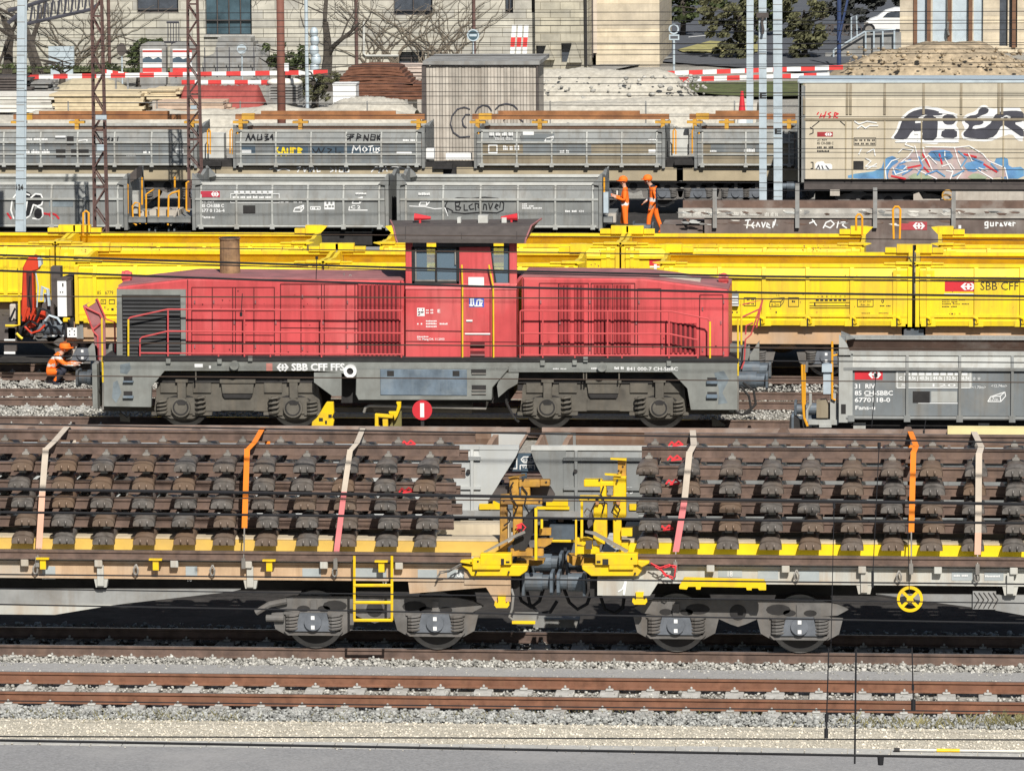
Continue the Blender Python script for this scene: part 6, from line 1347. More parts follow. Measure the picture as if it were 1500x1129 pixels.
# ------------------------------------------------------------------ beige sliding wall wagon (rail plane 141)
YB = 141.0; YNB = YB - 1.45
xa, xb = AX(1168, YNB, 190), AX(1720, YNB, 190)
V = thing('covered_wagon', 'beige covered wagon with large black and white graffiti', 'covered wagon', ((xa+xb)/2, YB, 0))
zt, zs, zm, zb_ = AZ(120, YNB+.3), AZ(146, YNB), AZ(176, YNB), AZ(262, YNB)
x1 = AX(1178, YNB, 190)
b = MB(); b.prism_x([(YNB, zb_),(YNB, zs),(YNB+.06, zs+.22),(YNB+.22, zs+.45),(YNB+.5, zt),(YB+.95, zt),(YB+1.39, zs),(YB+1.39, zb_)], x1, xb); body = b.build('body', M['beige'], V)
M['beige_gr'] = mat('beige_greyer', (.36,.325,.25), .75, var=.1, scale=1, grime=(.28,.255,.20), gamt=.6, gscale=.8, streak=(.27,.24,.19), samt=.5)  # greyer, darker beige than the wall below
b = MB(); b.prism_x([(YNB-.004, zs-.02),(YNB+.056, zs+.222),(YNB+.216, zs+.453),(YNB+.496, zt-.002),(YNB+.52, zt-.01),(YNB+.23, zs+.44),(YNB+.07, zs+.21),(YNB+.01, zs-.02)], x1+.05, xb-.05); b.build('upper_wall', M['beige_gr'], V)
b = MB(); b.prism_x([(YNB+.30, zt-.05),(YNB+.30, zt+.02),(YNB+.5, zt+.05),(YB, zt+.07),(YB+1.2, zt+.02),(YB+1.2, zt-.02),(YNB+.5, zt+.001)], xa, xb); b.build('roof', M['galv'], V)
b = MB()
for px in (1178, 1241, 1246, 1296, 1353, 1408, 1463, 1468, 1520):
    x = AX(px, YNB, 150); b.prism_x([(YNB-.03, zs-.45),(YNB-.03, zs),(YNB+.03, zs+.22),(YNB+.19, zs+.45),(YNB+.45, zt-.02),(YNB+.52, zt-.02),(YNB+.25, zs+.44),(YNB+.08, zs+.2),(YNB+.02, zs-.45)], x-.035, x+.035)
b.box(x1, xb, YNB-.025, YNB-.001, zm-.02, zm+.05); b.build('wall_ribs', M['grey_br'], V)
b = MB()
for px in (1239, 1249, 1296, 1350, 1470): p = at(px, 176, YNB); b.box(p.x-.02, p.x+.02, YNB-.02, YNB-.001, zb_, zm-.03)
b.build('door_joint', M['tan_frame'], V)
b = MB(); b.box(xa+.02, xa+.05, YNB+.1, YB+1.3, zb_-.1, zt); b.box(xa+.12, xa+.20, YNB+.0, YNB+.1, zb_-.1, zt-.1); b.box(xa+.24, x1, YNB-.02, YNB+.15, zb_, zt-.12); b.build('end_frame', M['grey'], V)
b = MB(); b.box(xa+.2, xb, YNB+.1, YNB+.25, zb_-.32, zb_-.01); b.box(xa+.2, xb, YB+1.2, YB+1.35, zb_-.32, zb_-.01); b.box(xa+.25, xa+.4, YNB+.25, YB+1.2, zb_-.32, zb_-.01); b.build('underframe', M['roof_grey'], V)
b = MB(); b.box(xa+.5, xb, YB-.5, YB+.9, .5, zb_-.33); b.build('underfloor', M['dark'], V)
y25(V, AX(1301, YNB, 290), YB, .9, .46, 'bogie_grey', False)
b = MB(); b.ppoly([(1338,285),(1346,282),(1352,292),(1378,292),(1384,280),(1500,280),(1500,296),(1338,298)], YNB+.15, .1); b.pbox(1216,278,1230,287,YNB+.1,.2); b.build('underfloor_gear', M['wood_grey'], V)
b = MB(); c = at(1388, 286, YNB+.0); b.ring_y((c.x, c.z), .17, .135, YNB-.03, YNB, 24); b.box(c.x-.15, c.x+.15, YNB-.02, YNB-.005, c.z-.015, c.z+.015); b.build('brake_wheel', M['ochre'], V)
buffer(V, AX(1170, YNB, 280), YB-.875, 1.06, -1, .6)
b = MB(); b.pbox(1197, 193.5, 1220, 200.5, YNB-.004, .003); e_ = b.build('emblem_patch', mat('emblem_red_dark', (.30,.03,.035), .6), V)
b = MB(); swiss_arrow(b, 1208, 194.5, 1219, 199.5, YNB-.004); b.build('emblem', M['white'], e_)
def f(b):
    b.text('21 RIV', 1197, 203, 1212, 206.5, YNB, .02); b.text('85 CH-SBB C', 1197, 208, 1221, 212, YNB, .02); dashes(b, 1197, 214, 1221, 217.5, YNB, 3); dashes(b, 1197, 220, 1215, 223, YNB, 1); b.stroke(rect(1251,202,1283,213), .7, YNB); dashes(b, 1252, 204, 1282, 207, YNB, 5); dashes(b, 1252, 209, 1282, 212, YNB, 4); b.pbox(1250, 236, 1265, 249, YNB-.006, .005)
    for q in ([(1187,187),(1191,189),(1191,195),(1186,197)], [(1188,238),(1191,238),(1191,247),(1188,247)], [(1190,186),(1200,178)], [(1231,178),(1238,184)]): b.stroke(q, 1.4, YNB)
marks(V, YNB, f, 'dark')
def f(b):
    for q in ([(1199,165),(1197,168)], [(1203,167),(1200,175)], [(1210,164),(1206,175)], [(1203,171),(1209,169)], [(1217,165),(1213,167),(1217,171),(1212,175)], [(1221,175),(1223,165),(1228,167),(1222,170),(1227,173),(1220,175)]): b.stroke(q, 1.7, YNB)
marks(V, YNB, f, 'emblem_red', 'graffiti') if 'emblem_red' in M else marks(V, YNB, f, 'sign_red', 'graffiti')
# white ground of the big letters, then the black letters, then highlights
def chaikin(q):
    o = []
    for i in range(len(q)):
        a, c = q[i], q[(i+1) % len(q)]; o += [(a[0]*.78+c[0]*.22, a[1]*.78+c[1]*.22), (a[0]*.22+c[0]*.78, a[1]*.22+c[1]*.78)]
    return o
def blob(b, polys, Y, off):
    for i, q in enumerate(polys):
        q = chaikin(q); b.ppoly(q, Y - off - .0007*i, off + .0007*i)
A_ = [(1303,205),(1312,193),(1318,174),(1332,161),(1352,155),(1375,158),(1390,164),(1400,166),(1404,176),(1400,184),(1405,190),(1405,210),(1375,209),(1372,212),(1350,210)]
E_ = [(1408,178),(1414,168),(1428,164),(1436,155),(1444,154),(1452,160),(1470,158),(1500,158),(1500,208),(1490,206),(1482,196),(1463,202),(1450,208),(1412,206),(1407,196),(1414,190)]
b = MB(); blob(b, [A_, E_], YNB, .004); b.build('graffiti_outline', M['white'], V)
M['graf_black'] = mat('graffiti_charcoal', (.055,.055,.068), .7, var=.2)
bl = [[(1307,204),(1316,192),(1322,175),(1334,164),(1352,159),(1372,162),(1383,168),(1372,170),(1350,168),(1338,181),(1350,180),(1350,184),(1336,192),(1328,205)],
      [(1339,181),(1352,180),(1353,170),(1364,168),(1373,174),(1374,182),(1372,206),(1350,206),(1352,192),(1336,193)],
      [(1381,170),(1390,167),(1399,170),(1401,177),(1396,183),(1385,183),(1380,177)], [(1380,190),(1402,190),(1402,203),(1378,202)],
      [(1412,178),(1418,170),(1432,168),(1434,160),(1441,157),(1449,160),(1447,166),(1436,170),(1428,175),(1442,178),(1438,183),(1426,184),(1424,190),(1448,186),(1460,164),(1486,162),(1500,164),(1500,178),(1484,180),(1500,190),(1500,203),(1478,188),(1468,182),(1458,200),(1444,204),(1414,202),(1410,196),(1418,188),(1420,183)]]
b = MB(); blob(b, bl, YNB, .007); b.build('graffiti', M['graf_black'], V)
b = MB()
for q in ([(1466,174),(1474,170),(1480,172),(1472,176)], [(1340,196),(1346,196),(1344,206)], [(1376,165),(1402,168)], [(1312,208),(1404,208)]): b.stroke(q, 1.8, YNB-.012)
b.build('graffiti_highlight', M['white'], V)
M['graf_blue'] = mat('graffiti_blue', (.10,.23,.42), .7, var=.3, scale=3, grime=(.16,.36,.45), gamt=.8); M['graf_pink'] = mat('graffiti_mauve', (.43,.34,.33), .75, var=.2, scale=2.5, grime=(.46,.22,.19), gamt=.6, gscale=1.6, streak=(.47,.41,.31), samt=.6); M['graf_green'] = mat('graffiti_green', (.28,.33,.22), .7, var=.2)
b = MB(); blob(b, [[(1242,256),(1290,250),(1296,232),(1310,228),(1318,240),(1318,262),(1242,262)], [(1455,232),(1476,230),(1478,246),(1500,244),(1500,262),(1460,262)]], YNB, .004); b.build('graffiti_ground', M['graf_blue'], V)
b = MB(); blob(b, [[(1300,258),(1304,246),(1318,236),(1340,222),(1358,217),(1400,216),(1420,218),(1440,228),(1460,240),(1474,248),(1474,262),(1302,262)]], YNB, .008); b.build('graffiti_piece', M['graf_pink'], V)
b = MB(); blob(b, [[(1306,258),(1310,246),(1326,240),(1328,252)], [(1356,222),(1390,219),(1398,232),(1372,238)], [(1410,240),(1436,234),(1448,246),(1420,254)]], YNB, .011); b.build('graffiti_piece', M['graf_blue'], V)
b = MB(); blob(b, [[(1326,262),(1342,252),(1366,260),(1364,262)], [(1414,262),(1428,252),(1452,262)]], YNB, .0135); b.build('graffiti_piece', M['graf_green'], V)
def f(b):
    for q in ([(1298,262),(1297,248),(1306,236),(1318,232)], [(1340,214),(1346,236),(1326,236)], [(1352,216),(1354,226),(1360,236),(1366,250)], [(1398,216),(1404,236),(1411,250),(1402,262)], [(1356,215),(1400,216),(1420,214),(1440,226),(1448,236),(1472,246),(1476,262)], [(1384,222),(1384,232),(1396,252)], [(1342,248),(1372,262)], [(1386,250),(1396,252),(1392,262)], [(1430,248),(1454,262)], [(1308,246),(1312,256),(1330,250)], [(1318,208),(1330,206),(1326,212),(1338,216)], [(1316,224),(1322,218),(1338,220),(1330,230),(1320,238),(1336,236)], [(1252,178),(1258,182),(1270,178),(1284,180)], [(1256,188),(1262,184),(1268,188),(1274,184),(1286,184)], [(1258,226),(1262,218)], [(1270,224),(1280,218),(1282,228)], [(1268,232),(1276,236),(1268,244),(1284,244)], [(1270,248),(1284,240)]): b.stroke(q, 1.6, YNB-.016)
marks(V, YNB, f, 'white', 'graffiti_lines')
b = MB(); blob(b, [[(1194,238),(1206,236),(1208,240),(1219,240),(1219,250),(1194,249)]], YNB, .004); b.build('painted_over_patch', M['white'], V)
b = MB()
for q in ([(1196,248),(1199,242),(1201,248)], [(1204,243),(1206,248)], [(1210,243),(1214,248)]): b.stroke(q, 1.4, YNB-.008)
b.build('graffiti', M['graf_black'], V)
def f(b):
    for q in ([(1330,246),(1350,242),(1362,254)], [(1376,226),(1380,240)], [(1412,226),(1430,230)], [(1350,224),(1362,244)], [(1440,240),(1460,252)], [(1306,258),(1326,262)]): b.stroke(q, 2.4, YNB-.014)
marks(V, YNB, f, 'sign_red', 'graffiti_piece')
def f(b):
    for q in ([(1308,252),(1318,240),(1334,234)], [(1346,230),(1352,244),(1344,256)], [(1368,222),(1376,232),(1392,228)], [(1404,222),(1416,232),(1408,244)], [(1424,232),(1440,238),(1436,250)], [(1452,240),(1462,250)], [(1356,256),(1372,250),(1384,258)], [(1396,258),(1412,250)], [(1322,256),(1336,248)]): b.stroke(q, 2.2, YNB-.019)
marks(V, YNB, f, 'graf_blue', 'graffiti_piece')
def f(b):
    for q in ([(1312,248),(1322,250),(1328,244)], [(1350,236),(1360,228),(1372,240)], [(1380,244),(1392,240),(1398,248)], [(1418,224),(1424,236)], [(1434,246),(1446,250)]): b.stroke(q, 1.4, YNB-.022)
marks(V, YNB, f, 'white', 'graffiti_lines')
# ------------------------------------------------------------------ buildings behind the yard
def brick_mat(name, c1, c2, cm, bw, bh, mortar=.02):
    m = mat(name, c1, .9, var=.2, scale=1.5, grime=c2, gamt=.7, gscale=.7, streak=tuple(c*.7 for c in c1), samt=.4)
    t = m.node_tree; N = t.nodes; Ln = t.links; b = N['Principled BSDF']; src = b.inputs['Base Color'].links[0].from_socket
    br = N.new('ShaderNodeTexBrick'); br.inputs['Scale'].default_value = 1; br.inputs['Brick Width'].default_value = bw; br.inputs['Row Height'].default_value = bh; br.inputs['Mortar Size'].default_value = mortar
    br.inputs['Color1'].default_value = (1.12,1.1,1.06,1); br.inputs['Color2'].default_value = (.80,.80,.82,1); br.inputs['Mortar'].default_value = (*cm, 1); br.inputs['Bias'].default_value = -.1
    g = N.new('ShaderNodeNewGeometry'); sx = N.new('ShaderNodeSeparateXYZ'); cx = N.new('ShaderNodeCombineXYZ'); Ln.new(g.outputs['Position'], sx.inputs[0]); Ln.new(sx.outputs['X'], cx.inputs['X']); Ln.new(sx.outputs['Z'], cx.inputs['Y']); Ln.new(cx.outputs[0], br.inputs['Vector'])
    mm = N.new('ShaderNodeMix'); mm.data_type = 'RGBA'; mm.blend_type = 'MULTIPLY'; mm.inputs[0].default_value = 1
    Ln.new(src, mm.inputs[6]); Ln.new(br.outputs['Color'], mm.inputs[7]); Ln.new(mm.outputs[2], b.inputs['Base Color']); return m
M['stone_wall'] = brick_mat('stone_masonry', (.43,.415,.36), (.34,.33,.29), (.55,.53,.5), 1.1, .42)
M['stone_wall2'] = brick_mat('stone_masonry_grey', (.40,.375,.30), (.30,.29,.25), (.6,.58,.55), .9, .36)
M['plank_wall'] = brick_mat('boarded_wall', (.54,.47,.355), (.49,.43,.335), (.72,.70,.66), 60, .38, .012)
YBD = 214.0
def facade(px0, px1, base_py, z1, Y, dep, m, openings, root):
    """a wall built round its openings (pixel rectangles)"""
    b = MB(); x0, x1 = at(px0, 60, Y).x, at(px1, 60, Y).x; zb = -.3
    ops = []
    for q in openings: ops.append((at(q[0], 50, Y).x, at(q[2], 50, Y).x, at((q[0]+q[2])/2, q[3], Y).z, at((q[0]+q[2])/2, q[1], Y).z))
    xs = sorted({x0, x1, *[o[0] for o in ops], *[o[1] for o in ops]})
    for a, c in zip(xs[:-1], xs[1:]):
        mid = (a+c)/2; cuts = sorted((o[2], o[3]) for o in ops if o[0] < mid < o[1]); z = zb
        for lo, hi in cuts:
            if lo > z: b.box(a, c, Y, Y+.5, z, lo)
            z = hi
        if z < z1: b.box(a, c, Y, Y+.5, z, z1)
    b.box(x0, x1, Y+.5, Y+dep, zb, z1)
    return b.build('wall', m, root)
M['win_dark'] = mat('window_dark', (.06,.07,.085), .15, var=.3, spec=.7); M['win_blue'] = mat('gate_glass_blue', (.05,.085,.105), .2, var=.4, scale=1.2, spec=.6)
SB = thing('stone_building', 'long pale stone building with small barred windows along the top of the photo', 'building', (at(420, 60, YBD).x, YBD, 0))
wins = [(577,-40,634,23), (201,-40,262,19), (301,-60,369,52), (583,76,622,95), (740,-40,752,20), (779,-40,795,19), (816,-40,826,15)]
facade(-150, 784, 95, 16, YBD, 14, M['stone_wall'], wins, SB)
for q in wins:
    b = MB(); b.pbox(q[0], q[1], q[2], q[3], YBD+.4, .06); w_ = b.build('window', M['win_blue'] if q[0] == 301 else M['win_dark'], SB)
    b = MB(); n = 4 if q[0] == 301 else 2
    for k in range(n+1): x = q[0]+(q[2]-q[0])*k/n; b.pbox(x-.6, q[1], x+.6, q[3], YBD+.25, .08)
    b.pbox(q[0], q[3]-1.5, q[2], q[3], YBD+.22, .1); b.pbox(q[0], (max(q[1],8)+q[3])/2-.5, q[2], (max(q[1],8)+q[3])/2+.5, YBD+.24, .1); b.build('frame', M['roof_grey'], w_)
b = MB(); b.pbox(299, 51.5, 372, 54.5, YBD-.12, .3); b.build('sill', M['concrete'], SB)
for px in (523, 695, 161):
    b = MB(); p, q = at(px, 95, YBD), at(px, -30, YBD); b.cyl((p.x, YBD-.09, 0), (p.x, YBD-.09, q.z), .075, n=8); b.build('downpipe', M['mast_rust'], SB)
b = MB(); b.tube([at(533, 32, YBD-.1), at(533, 79, YBD-.1), at(536, 82, YBD-.1), at(584, 82, YBD-.1)], .055, 6); b.build('conduit', M['pale_lt'], SB)
GB = thing('stone_annex', 'grey stone building end with two slit niches above the gravel heap', 'building', (at(825, 60, YBD-1).x, YBD-1, 0))
facade(784, 861, 97, 16, YBD-.6, 14, M['stone_wall2'], [(785,67,800,88), (822,64,837,92)], GB)
b = MB()
for q in ((785,67,800,88), (822,64,837,92)): b.pbox(*q, YBD-.15, .05)
b.build('niche', M['win_dark'], GB)
b = MB()
for q in ([(793,88),(800,67),(802,66),(812,88)], [(830,92),(838,63),(842,63),(852,92)]): b.ppoly(q, YBD-1.0, .39)
b.build('sloping_reveal', M['stone_wall2'], GB)
b = MB(); p = at(858, 97, YBD-.9); b.cyl((p.x, YBD-.7, 0), (p.x-.1, YBD-.7, 16), .07, n=8); b.build('downpipe', M['dark'], GB)
CW = thing('boarded_shed', 'plain tan boarded building with horizontal boards right of the stone building', 'building', (at(915, 60, 216).x, 216, 0))
b = MB(); x0, x1 = at(873, 60, 216).x, at(966, 60, 216).x; b.box(x0, x1, 216, 226, -.3, 8); b.build('wall', M['plank_wall'], CW)
b = MB(); b.box(x0-.12, x0+.05, 215.95, 216.2, .4, 8); b.build('corner_board', M['s_white'], CW)
b = MB(); b.box(x0-.6, x0-.12, 215.9, 216.1, .2, 8); b.build('recess', M['roof_grey'], CW)
RB = thing('boarded_house', 'beige boarded house with tall white shuttered windows at the upper right', 'building', (at(1400, 60, 226).x, 226, 0))
ow = [(1342,-60,1358,65), (1366,-60,1387,65), (1395,-60,1418,65), (1426,-60,1440,65), (1464,-60,1476,68), (1478,-60,1490,70)]
facade(1318, 1620, 75, 5, 226, 5, M['plank_wall'], ow, RB)
for q in ow:
    b = MB(); b.pbox(*q, 226.25, .06); w_ = b.build('shutter', M['galv'] if q[0] < 1440 else M['win_dark'], RB)
b = MB()
for px in (1360.5, 1391, 1421.5, 1485, 1340.8): p, q = at(px, 70, 226), at(px, -60, 226); b.box(p.x-.09, p.x+.09, 225.9, 226.05, p.z, q.z)
b.build('post', mat('brown_post', (.16,.085,.05), .8), RB)
b = MB(); b.tube([at(1389, 32, 225.85), at(1388, 44, 225.85), at(1390, 52, 225.85)], .05, 6); b.build('handle', M['clip'], RB)

# bare climbing plants on the stone wall, stone steps under the blue gate
def vine(label, px, n, spread, seed, top=8):
    rnd = random.Random(seed); b = MB(); base = at(px, 96, YBD); zt = at(px, top-20, YBD).z
    for k in range(n):
        x = base.x+rnd.uniform(-spread*.25, spread*.25); z = 0.0; pts = [(x, YBD-.06, z)]; d = rnd.uniform(-.9, .9)
        while z < zt*rnd.uniform(.7, 1.1) and len(pts) < 26:
            d = max(-1.6, min(1.6, d+rnd.uniform(-.55, .55))); x += d*.16; z += rnd.uniform(.06, .22); pts.append((x, YBD-.05-rnd.uniform(0, .05), z))
        if len(pts) > 2: b.tube(pts, [.028*(1-.7*i/len(pts)) for i in range(len(pts))], 4)
    return tag(b.build('climbing_plant', M['bark_pale']), label, 'climbing plant')
M['bark_pale'] = mat('bark_pale', (.15,.125,.095), .9, var=.3, scale=5)
vine('bare climbing plant on the stone wall between the bare tree and the barred windows', 590, 34, 7, 31)
vine('bare climbing plant on the stone wall behind the bare tree at the upper left', 115, 26, 5, 32)
vine('bare climbing plant on the stone wall left of the shed roof sign', 655, 20, 4, 33)
t = thing('stone_stairs', 'grey stone steps with thin railing below the blue gate', 'stairs', (at(340, 100, 210).x, 210, -.24))
A, B = at(296, 100, 210).x, at(392, 100, 210).x; b = MB()
for k in range(8): b.box(A+(.0 if k < 4 else .4), B-.15*k, 209.2+k*.42, 213.4, -.24+k*.2, -.24+(k+1)*.2-.002)
b.build('steps', M['beam_grey'], t)
b = MB()
for px in (300, 318, 336, 354, 372): p = at(px, 92, 209.1); b.box(p.x-.02, p.x+.02, 209.1, 209.14, -.24, 1.1)
b.tube([at(298, 84, 209.1), at(374, 84, 209.1)], .035, 5); b.tube([at(244, 33, 209.1), at(262, 33, 209.1)], .05, 5)
for k in range(5): b.tube([at(246+k*4, 33, 209.1), at(246+k*4, 62, 209.1)], .025, 4)
b.tube([at(240, 62, 209.1), at(268, 62, 209.1)], .05, 5); b.tube([at(252, 62, 209.1), (at(252, 62, 209.1).x, 209.1, -.24)], .05, 5); b.build('railing', M['graf_black'], t)
# ------------------------------------------------------------------ road, banks, heaps
def poly_sheet(name, pxs, z, m, kind='structure'):
    b = MB(); v = [ground(a, c, z) for a, c in pxs]; b.add([(p.x, p.y, z) for p in v], [tuple(range(len(v)))]); return structure(name, b, m)
M['road'] = mat('road_asphalt', (.085,.09,.10), .9, var=.15, scale=3, grime=(.12,.12,.125), gamt=.5); M['grass'] = mat('verge_grass', (.085,.10,.035), .95, var=.4, scale=2, grime=(.17,.15,.08), gamt=.6)
poly_sheet('road', [(965,90),(1330,118),(1500,60),(1330,-60),(965,-60)], -.16, M['road'])
poly_sheet('grass', [(992,73),(1040,60),(1110,64),(1110,76),(1050,77),(1000,76)], -.10, mat('verge_dry', (.33,.30,.12), .95, var=.3))
poly_sheet('pavement', [(865,97),(960,82),(990,84),(880,106)], -.12, M['beam_grey'])
poly_sheet('grass', [(-60,108),(-60,92),(280,96),(280,104)], -.12, M['grass'])
poly_sheet('grass', [(985,122),(1230,118),(1230,140),(1090,142),(1000,134)], -.10, M['grass'])
b = MB()
for a, c, d, e in ((1008, 55, 1040, 52), (975, 66, 990, 64)):
    A, B = ground(a, c, -.15), ground(d, e, -.15); b.add([(A.x, A.y, -.15), (B.x, B.y, -.15), (B.x, B.y+.5, -.15), (A.x, A.y+.5, -.15)], [(0,1,2,3)])
structure('road_marking', b, M['white'])
def heap(name, label, m, outline, Y, dep, seed, rough=.12, cat='heap'):
    """a pile of loose material: outline = photo points of its skyline, left to right"""
    rnd = random.Random(seed); top = [at(a, c, Y+dep*.5) for a, c in outline]; b = MB(); nx, ny = 70, 22
    x0, x1 = top[0].x, top[-1].x; vs = []; fs = []
    ph = [(rnd.uniform(.5, 3.2), rnd.uniform(.5, 3), rnd.uniform(0, 6), rnd.uniform(0, 6)) for _ in range(10)]
    for j in range(ny+1):
        for i in range(nx+1):
            x = x0+(x1-x0)*i/nx; h = 0
            for p, q in zip(top[:-1], top[1:]):
                if p.x <= x <= q.x: h = p.z+(q.z-p.z)*(x-p.x)/max(q.x-p.x, 1e-6)
            h = max(h, 0)+.24; t = j/ny; f_ = math.sin(math.pi*min(max(t, 0), 1))**.8 if t < .5 else math.sin(math.pi*t)**.8
            n_ = sum(math.sin(a*x+p1)*math.sin(c*(t*dep)+p2) for a, c, p1, p2 in ph)/10
            vs.append((x, Y+dep*t, -.24+max(0, h*f_*(1+rough*n_)+(rnd.uniform(-.03, .03) if 0 < t < 1 and h > .1 else 0))))
    for j in range(ny):
        for i in range(nx): fs.append((j*(nx+1)+i, j*(nx+1)+i+1, (j+1)*(nx+1)+i+1, (j+1)*(nx+1)+i))
    b.add(vs, fs); return tag(b.build(name, m, smooth=True), label, cat)
heap('gravel_heap', 'pale gravel heap right of the wooden shed', M['heap'], [(772,138),(785,104),(850,98),(880,104),(920,101),(960,103),(990,112),(1020,138),(1032,150)], 186, 5, 3)
heap('gravel_heap', 'flat pale gravel spread behind the older hopper wagons', M['heap'], [(788,152),(900,146),(1010,140),(1080,142),(1110,150)], 180, 4, 4)
heap('sand_heap', 'smooth sand heap behind the timber stack at the upper left', mat('sand', (.47,.40,.27), .95, var=.12, scale=4), [(36,154),(80,128),(108,115),(150,114),(172,122),(200,144)], 194, 5, 5, .05)
heap('gravel_heap', 'low pale gravel heap in front of the rusty sheet stack', M['heap'], [(470,162),(500,146),(535,141),(560,142),(590,147),(610,162)], 178, 4, 6)
heap('dirt_heap', 'large brown earth heap with stones at the upper right', M['dirt'], [(1196,122),(1230,98),(1262,84),(1300,76),(1345,66),(1400,62),(1450,68),(1490,86),(1530,95)], 198, 7, 7, .3)
heap('rubble_heap', 'strip of pale rubble along the site fence on the left', M['heap'], [(-40,170),(60,164),(150,170),(330,160),(470,158),(640,172)], 170, 4, 8, .5)
stones('gravel', M['stone'], [(-45, -6, 172, 181, 500, .06, .2, -.15, .06), (ground(800,120).x, ground(1060,120).x, 186.5, 189, 420, .04, .13, .7, .5)], 'scattered pale rubble stones of the building site', 'rubble')
stones('gravel', M['dirt'], [(at(1240,90,200).x, at(1500,90,200).x, 198.5, 201.2, 330, .04, .12, .9, .7)], 'earth clods and stones on the brown heap', 'clods')

# ------------------------------------------------------------------ building site things
WS = thing('wooden_shed', 'tall shed of weathered upright boards in the middle of the building site', 'shed', (at(706, 200, 152).x, 154, -.24))
b = MB(); xa, xb = at(625, 200, 152).x, at(786, 200, 152).x; zt = AZ(95, 152); n = 34
for i in range(n): a = xa+(xb-xa)*i/n; b.box(a+.006, a+(xb-xa)/n-.006, 152+random.uniform(0,.02), 152.08, -.24, zt-random.uniform(0,.05))
b.box(xa+.05, xb-.05, 152.09, 155.5, -.24, zt-.1); b.build('boarded_wall', M['wood_grey'], WS)
b = MB(); b.box(xa-.1, xb+.12, 151.9, 155.8, zt+.002, zt+.12); b.build('roof', M['beam_grey'], WS)
b = MB(); b.box(xa-.14, xa-.005, 151.95, 152.1, -.24, zt); b.box(xb+.005, xb+.07, 151.95, 152.1, -.24, zt); b.build('corner_post', M['roof_grey'], WS)
def fg(b):
    for q in ([(688,160),(680,157),(670,160),(662,170),(660,182),(664,194),(674,201),(688,200)], [(688,168),(682,168),(677,176),(679,184),(683,187)], [(697,164),(700,158),(708,154),(716,156),(720,162)], [(726,160),(732,154),(742,152),(752,154),(758,160)], [(738,176),(745,168),(756,170),(766,178)]): b.stroke(q, 1.8, 151.985)
marks(WS, 0, fg, 'graf_black', 'graffiti')
TS = 182.5
def stack(name, label, px0, px1, py0, py1, Y, dep, rows, m, cat, cols=1, split=.03):
    t = thing(name, label, cat, at((px0+px1)/2, py1, Y), None)
    A, B = at(px0, (py0+py1)/2, Y), at(px1, (py0+py1)/2, Y); z0, z1 = at((px0+px1)/2, py1, Y).z, at((px0+px1)/2, py0, Y).z
    for r in range(rows):
        b = MB(); h = (z1-z0)/rows
        for c in range(cols):
            o = random.uniform(-.15, .15); b.box(A.x+o, B.x+o+random.uniform(-.2,.2), Y+random.uniform(0,.1)+c*dep/cols, Y+(c+1)*dep/cols-.03, z0+r*h+.001, z0+(r+1)*h-split*h)
        b.build('layer', m, t)
    b = MB()
    for f_ in (.15, .85): x = A.x+(B.x-A.x)*f_; b.box(x-.08, x+.08, Y+.1, Y+dep-.1, -.24, z0)
    b.build('bearer', M['wood_grey'], t); return t
stack('timber_stack', 'large pile of fresh yellow timber at the upper left', 76, 205, 138, 165, TS, 3, 6, M['timber'], 'timber', 3, .12)
stack('timber_stack', 'short bundle of planks between the yellow timber and the red tarpaulin', 218, 268, 131, 146, TS, 2, 4, M['timber'], 'timber', 2, .15)
stack('timber_stack', 'reddish planks lying below the short bundle of planks', 228, 330, 148, 172, TS-1.5, 2, 4, mat('planks_pink', (.47,.35,.26), .85, var=.2, island=.2), 'timber', 2, .2)
stack('board_stack', 'pile of white boards at the left edge', -30, 78, 140, 165, TS, 3, 4, M['ywhite'], 'boards', 2, .2)
stack('plank_stack', 'pale plank pile in front of the stone wall left of the shed', 575, 620, 96, 116, TS+5, 2, 4, mat('plank_pale', (.55,.45,.38), .85), 'planks', 2, .2)
TP = heap('red_tarpaulin', 'dull red tarpaulin draped over a pile right of the planks', mat('tarpaulin_red', (.30,.065,.055), .75, var=.2, scale=1.5), [(266,150),(270,126),(300,125),(345,125),(378,126),(388,150)], 182, 3, 11, .06, 'tarpaulin')
M['rust_sheet'] = mat('rust_sheet', (.15,.065,.038), .85, var=.35, scale=2.5, grime=(.09,.04,.03), gamt=.7, island=.25)
t = thing('sheet_stack', 'tall stack of bent rusty steel sheets left of the wooden shed', 'steel sheets', (at(545, 120, 184).x, 184, -.24))
for k in range(11):
    b = MB(); y0 = 96+k*4.6; l = 497+abs(k-4)*3+random.uniform(-5,5) if k < 5 else 512+random.uniform(-8,8); r = 585+k*4 if k < 6 else 618
    P = [(l+(r-l)*i/12, y0+(0 if k > 5 else 3.2*(i/6-1)**2)+random.uniform(-.4,.4)) for i in range(13)]
    q = [at(a, c, 184) for a, c in P]; b._prism([(p.x, 184, p.z) for p in q]+[(p.x, 184, p.z-.10) for p in reversed(q)], [(p.x, 186, p.z) for p in q]+[(p.x, 186, p.z-.10) for p in reversed(q)]); b.build('sheet', M['rust_sheet'], t)
b = MB()
for px in (525, 600): x = at(px, 140, 184).x; b.box(x-.1, x+.1, 184.2, 185.8, -.24, at(px, 146, 184).z)
b.build('bearer', M['wood_grey'], t)
b = MB(); p, q = at(488, 150, 181), at(521, 125, 181); b.box(p.x, q.x, 181, 182, -.24, q.z); b.box(p.x-.02, q.x+.02, 180.97, 182.02, q.z, q.z+.06); b.box(p.x, q.x, 180.98, 181, (q.z-.24)/2, (q.z-.24)/2+.04); tag(b.build('white_crate', M['white']), 'white box standing in front of the rusty steel sheets', 'box')
t = thing('crate_stack', 'slatted grey boxes under pale bags behind the rusty round pole', 'crates', (at(412, 130, 183).x, 183, -.24))
b = MB()
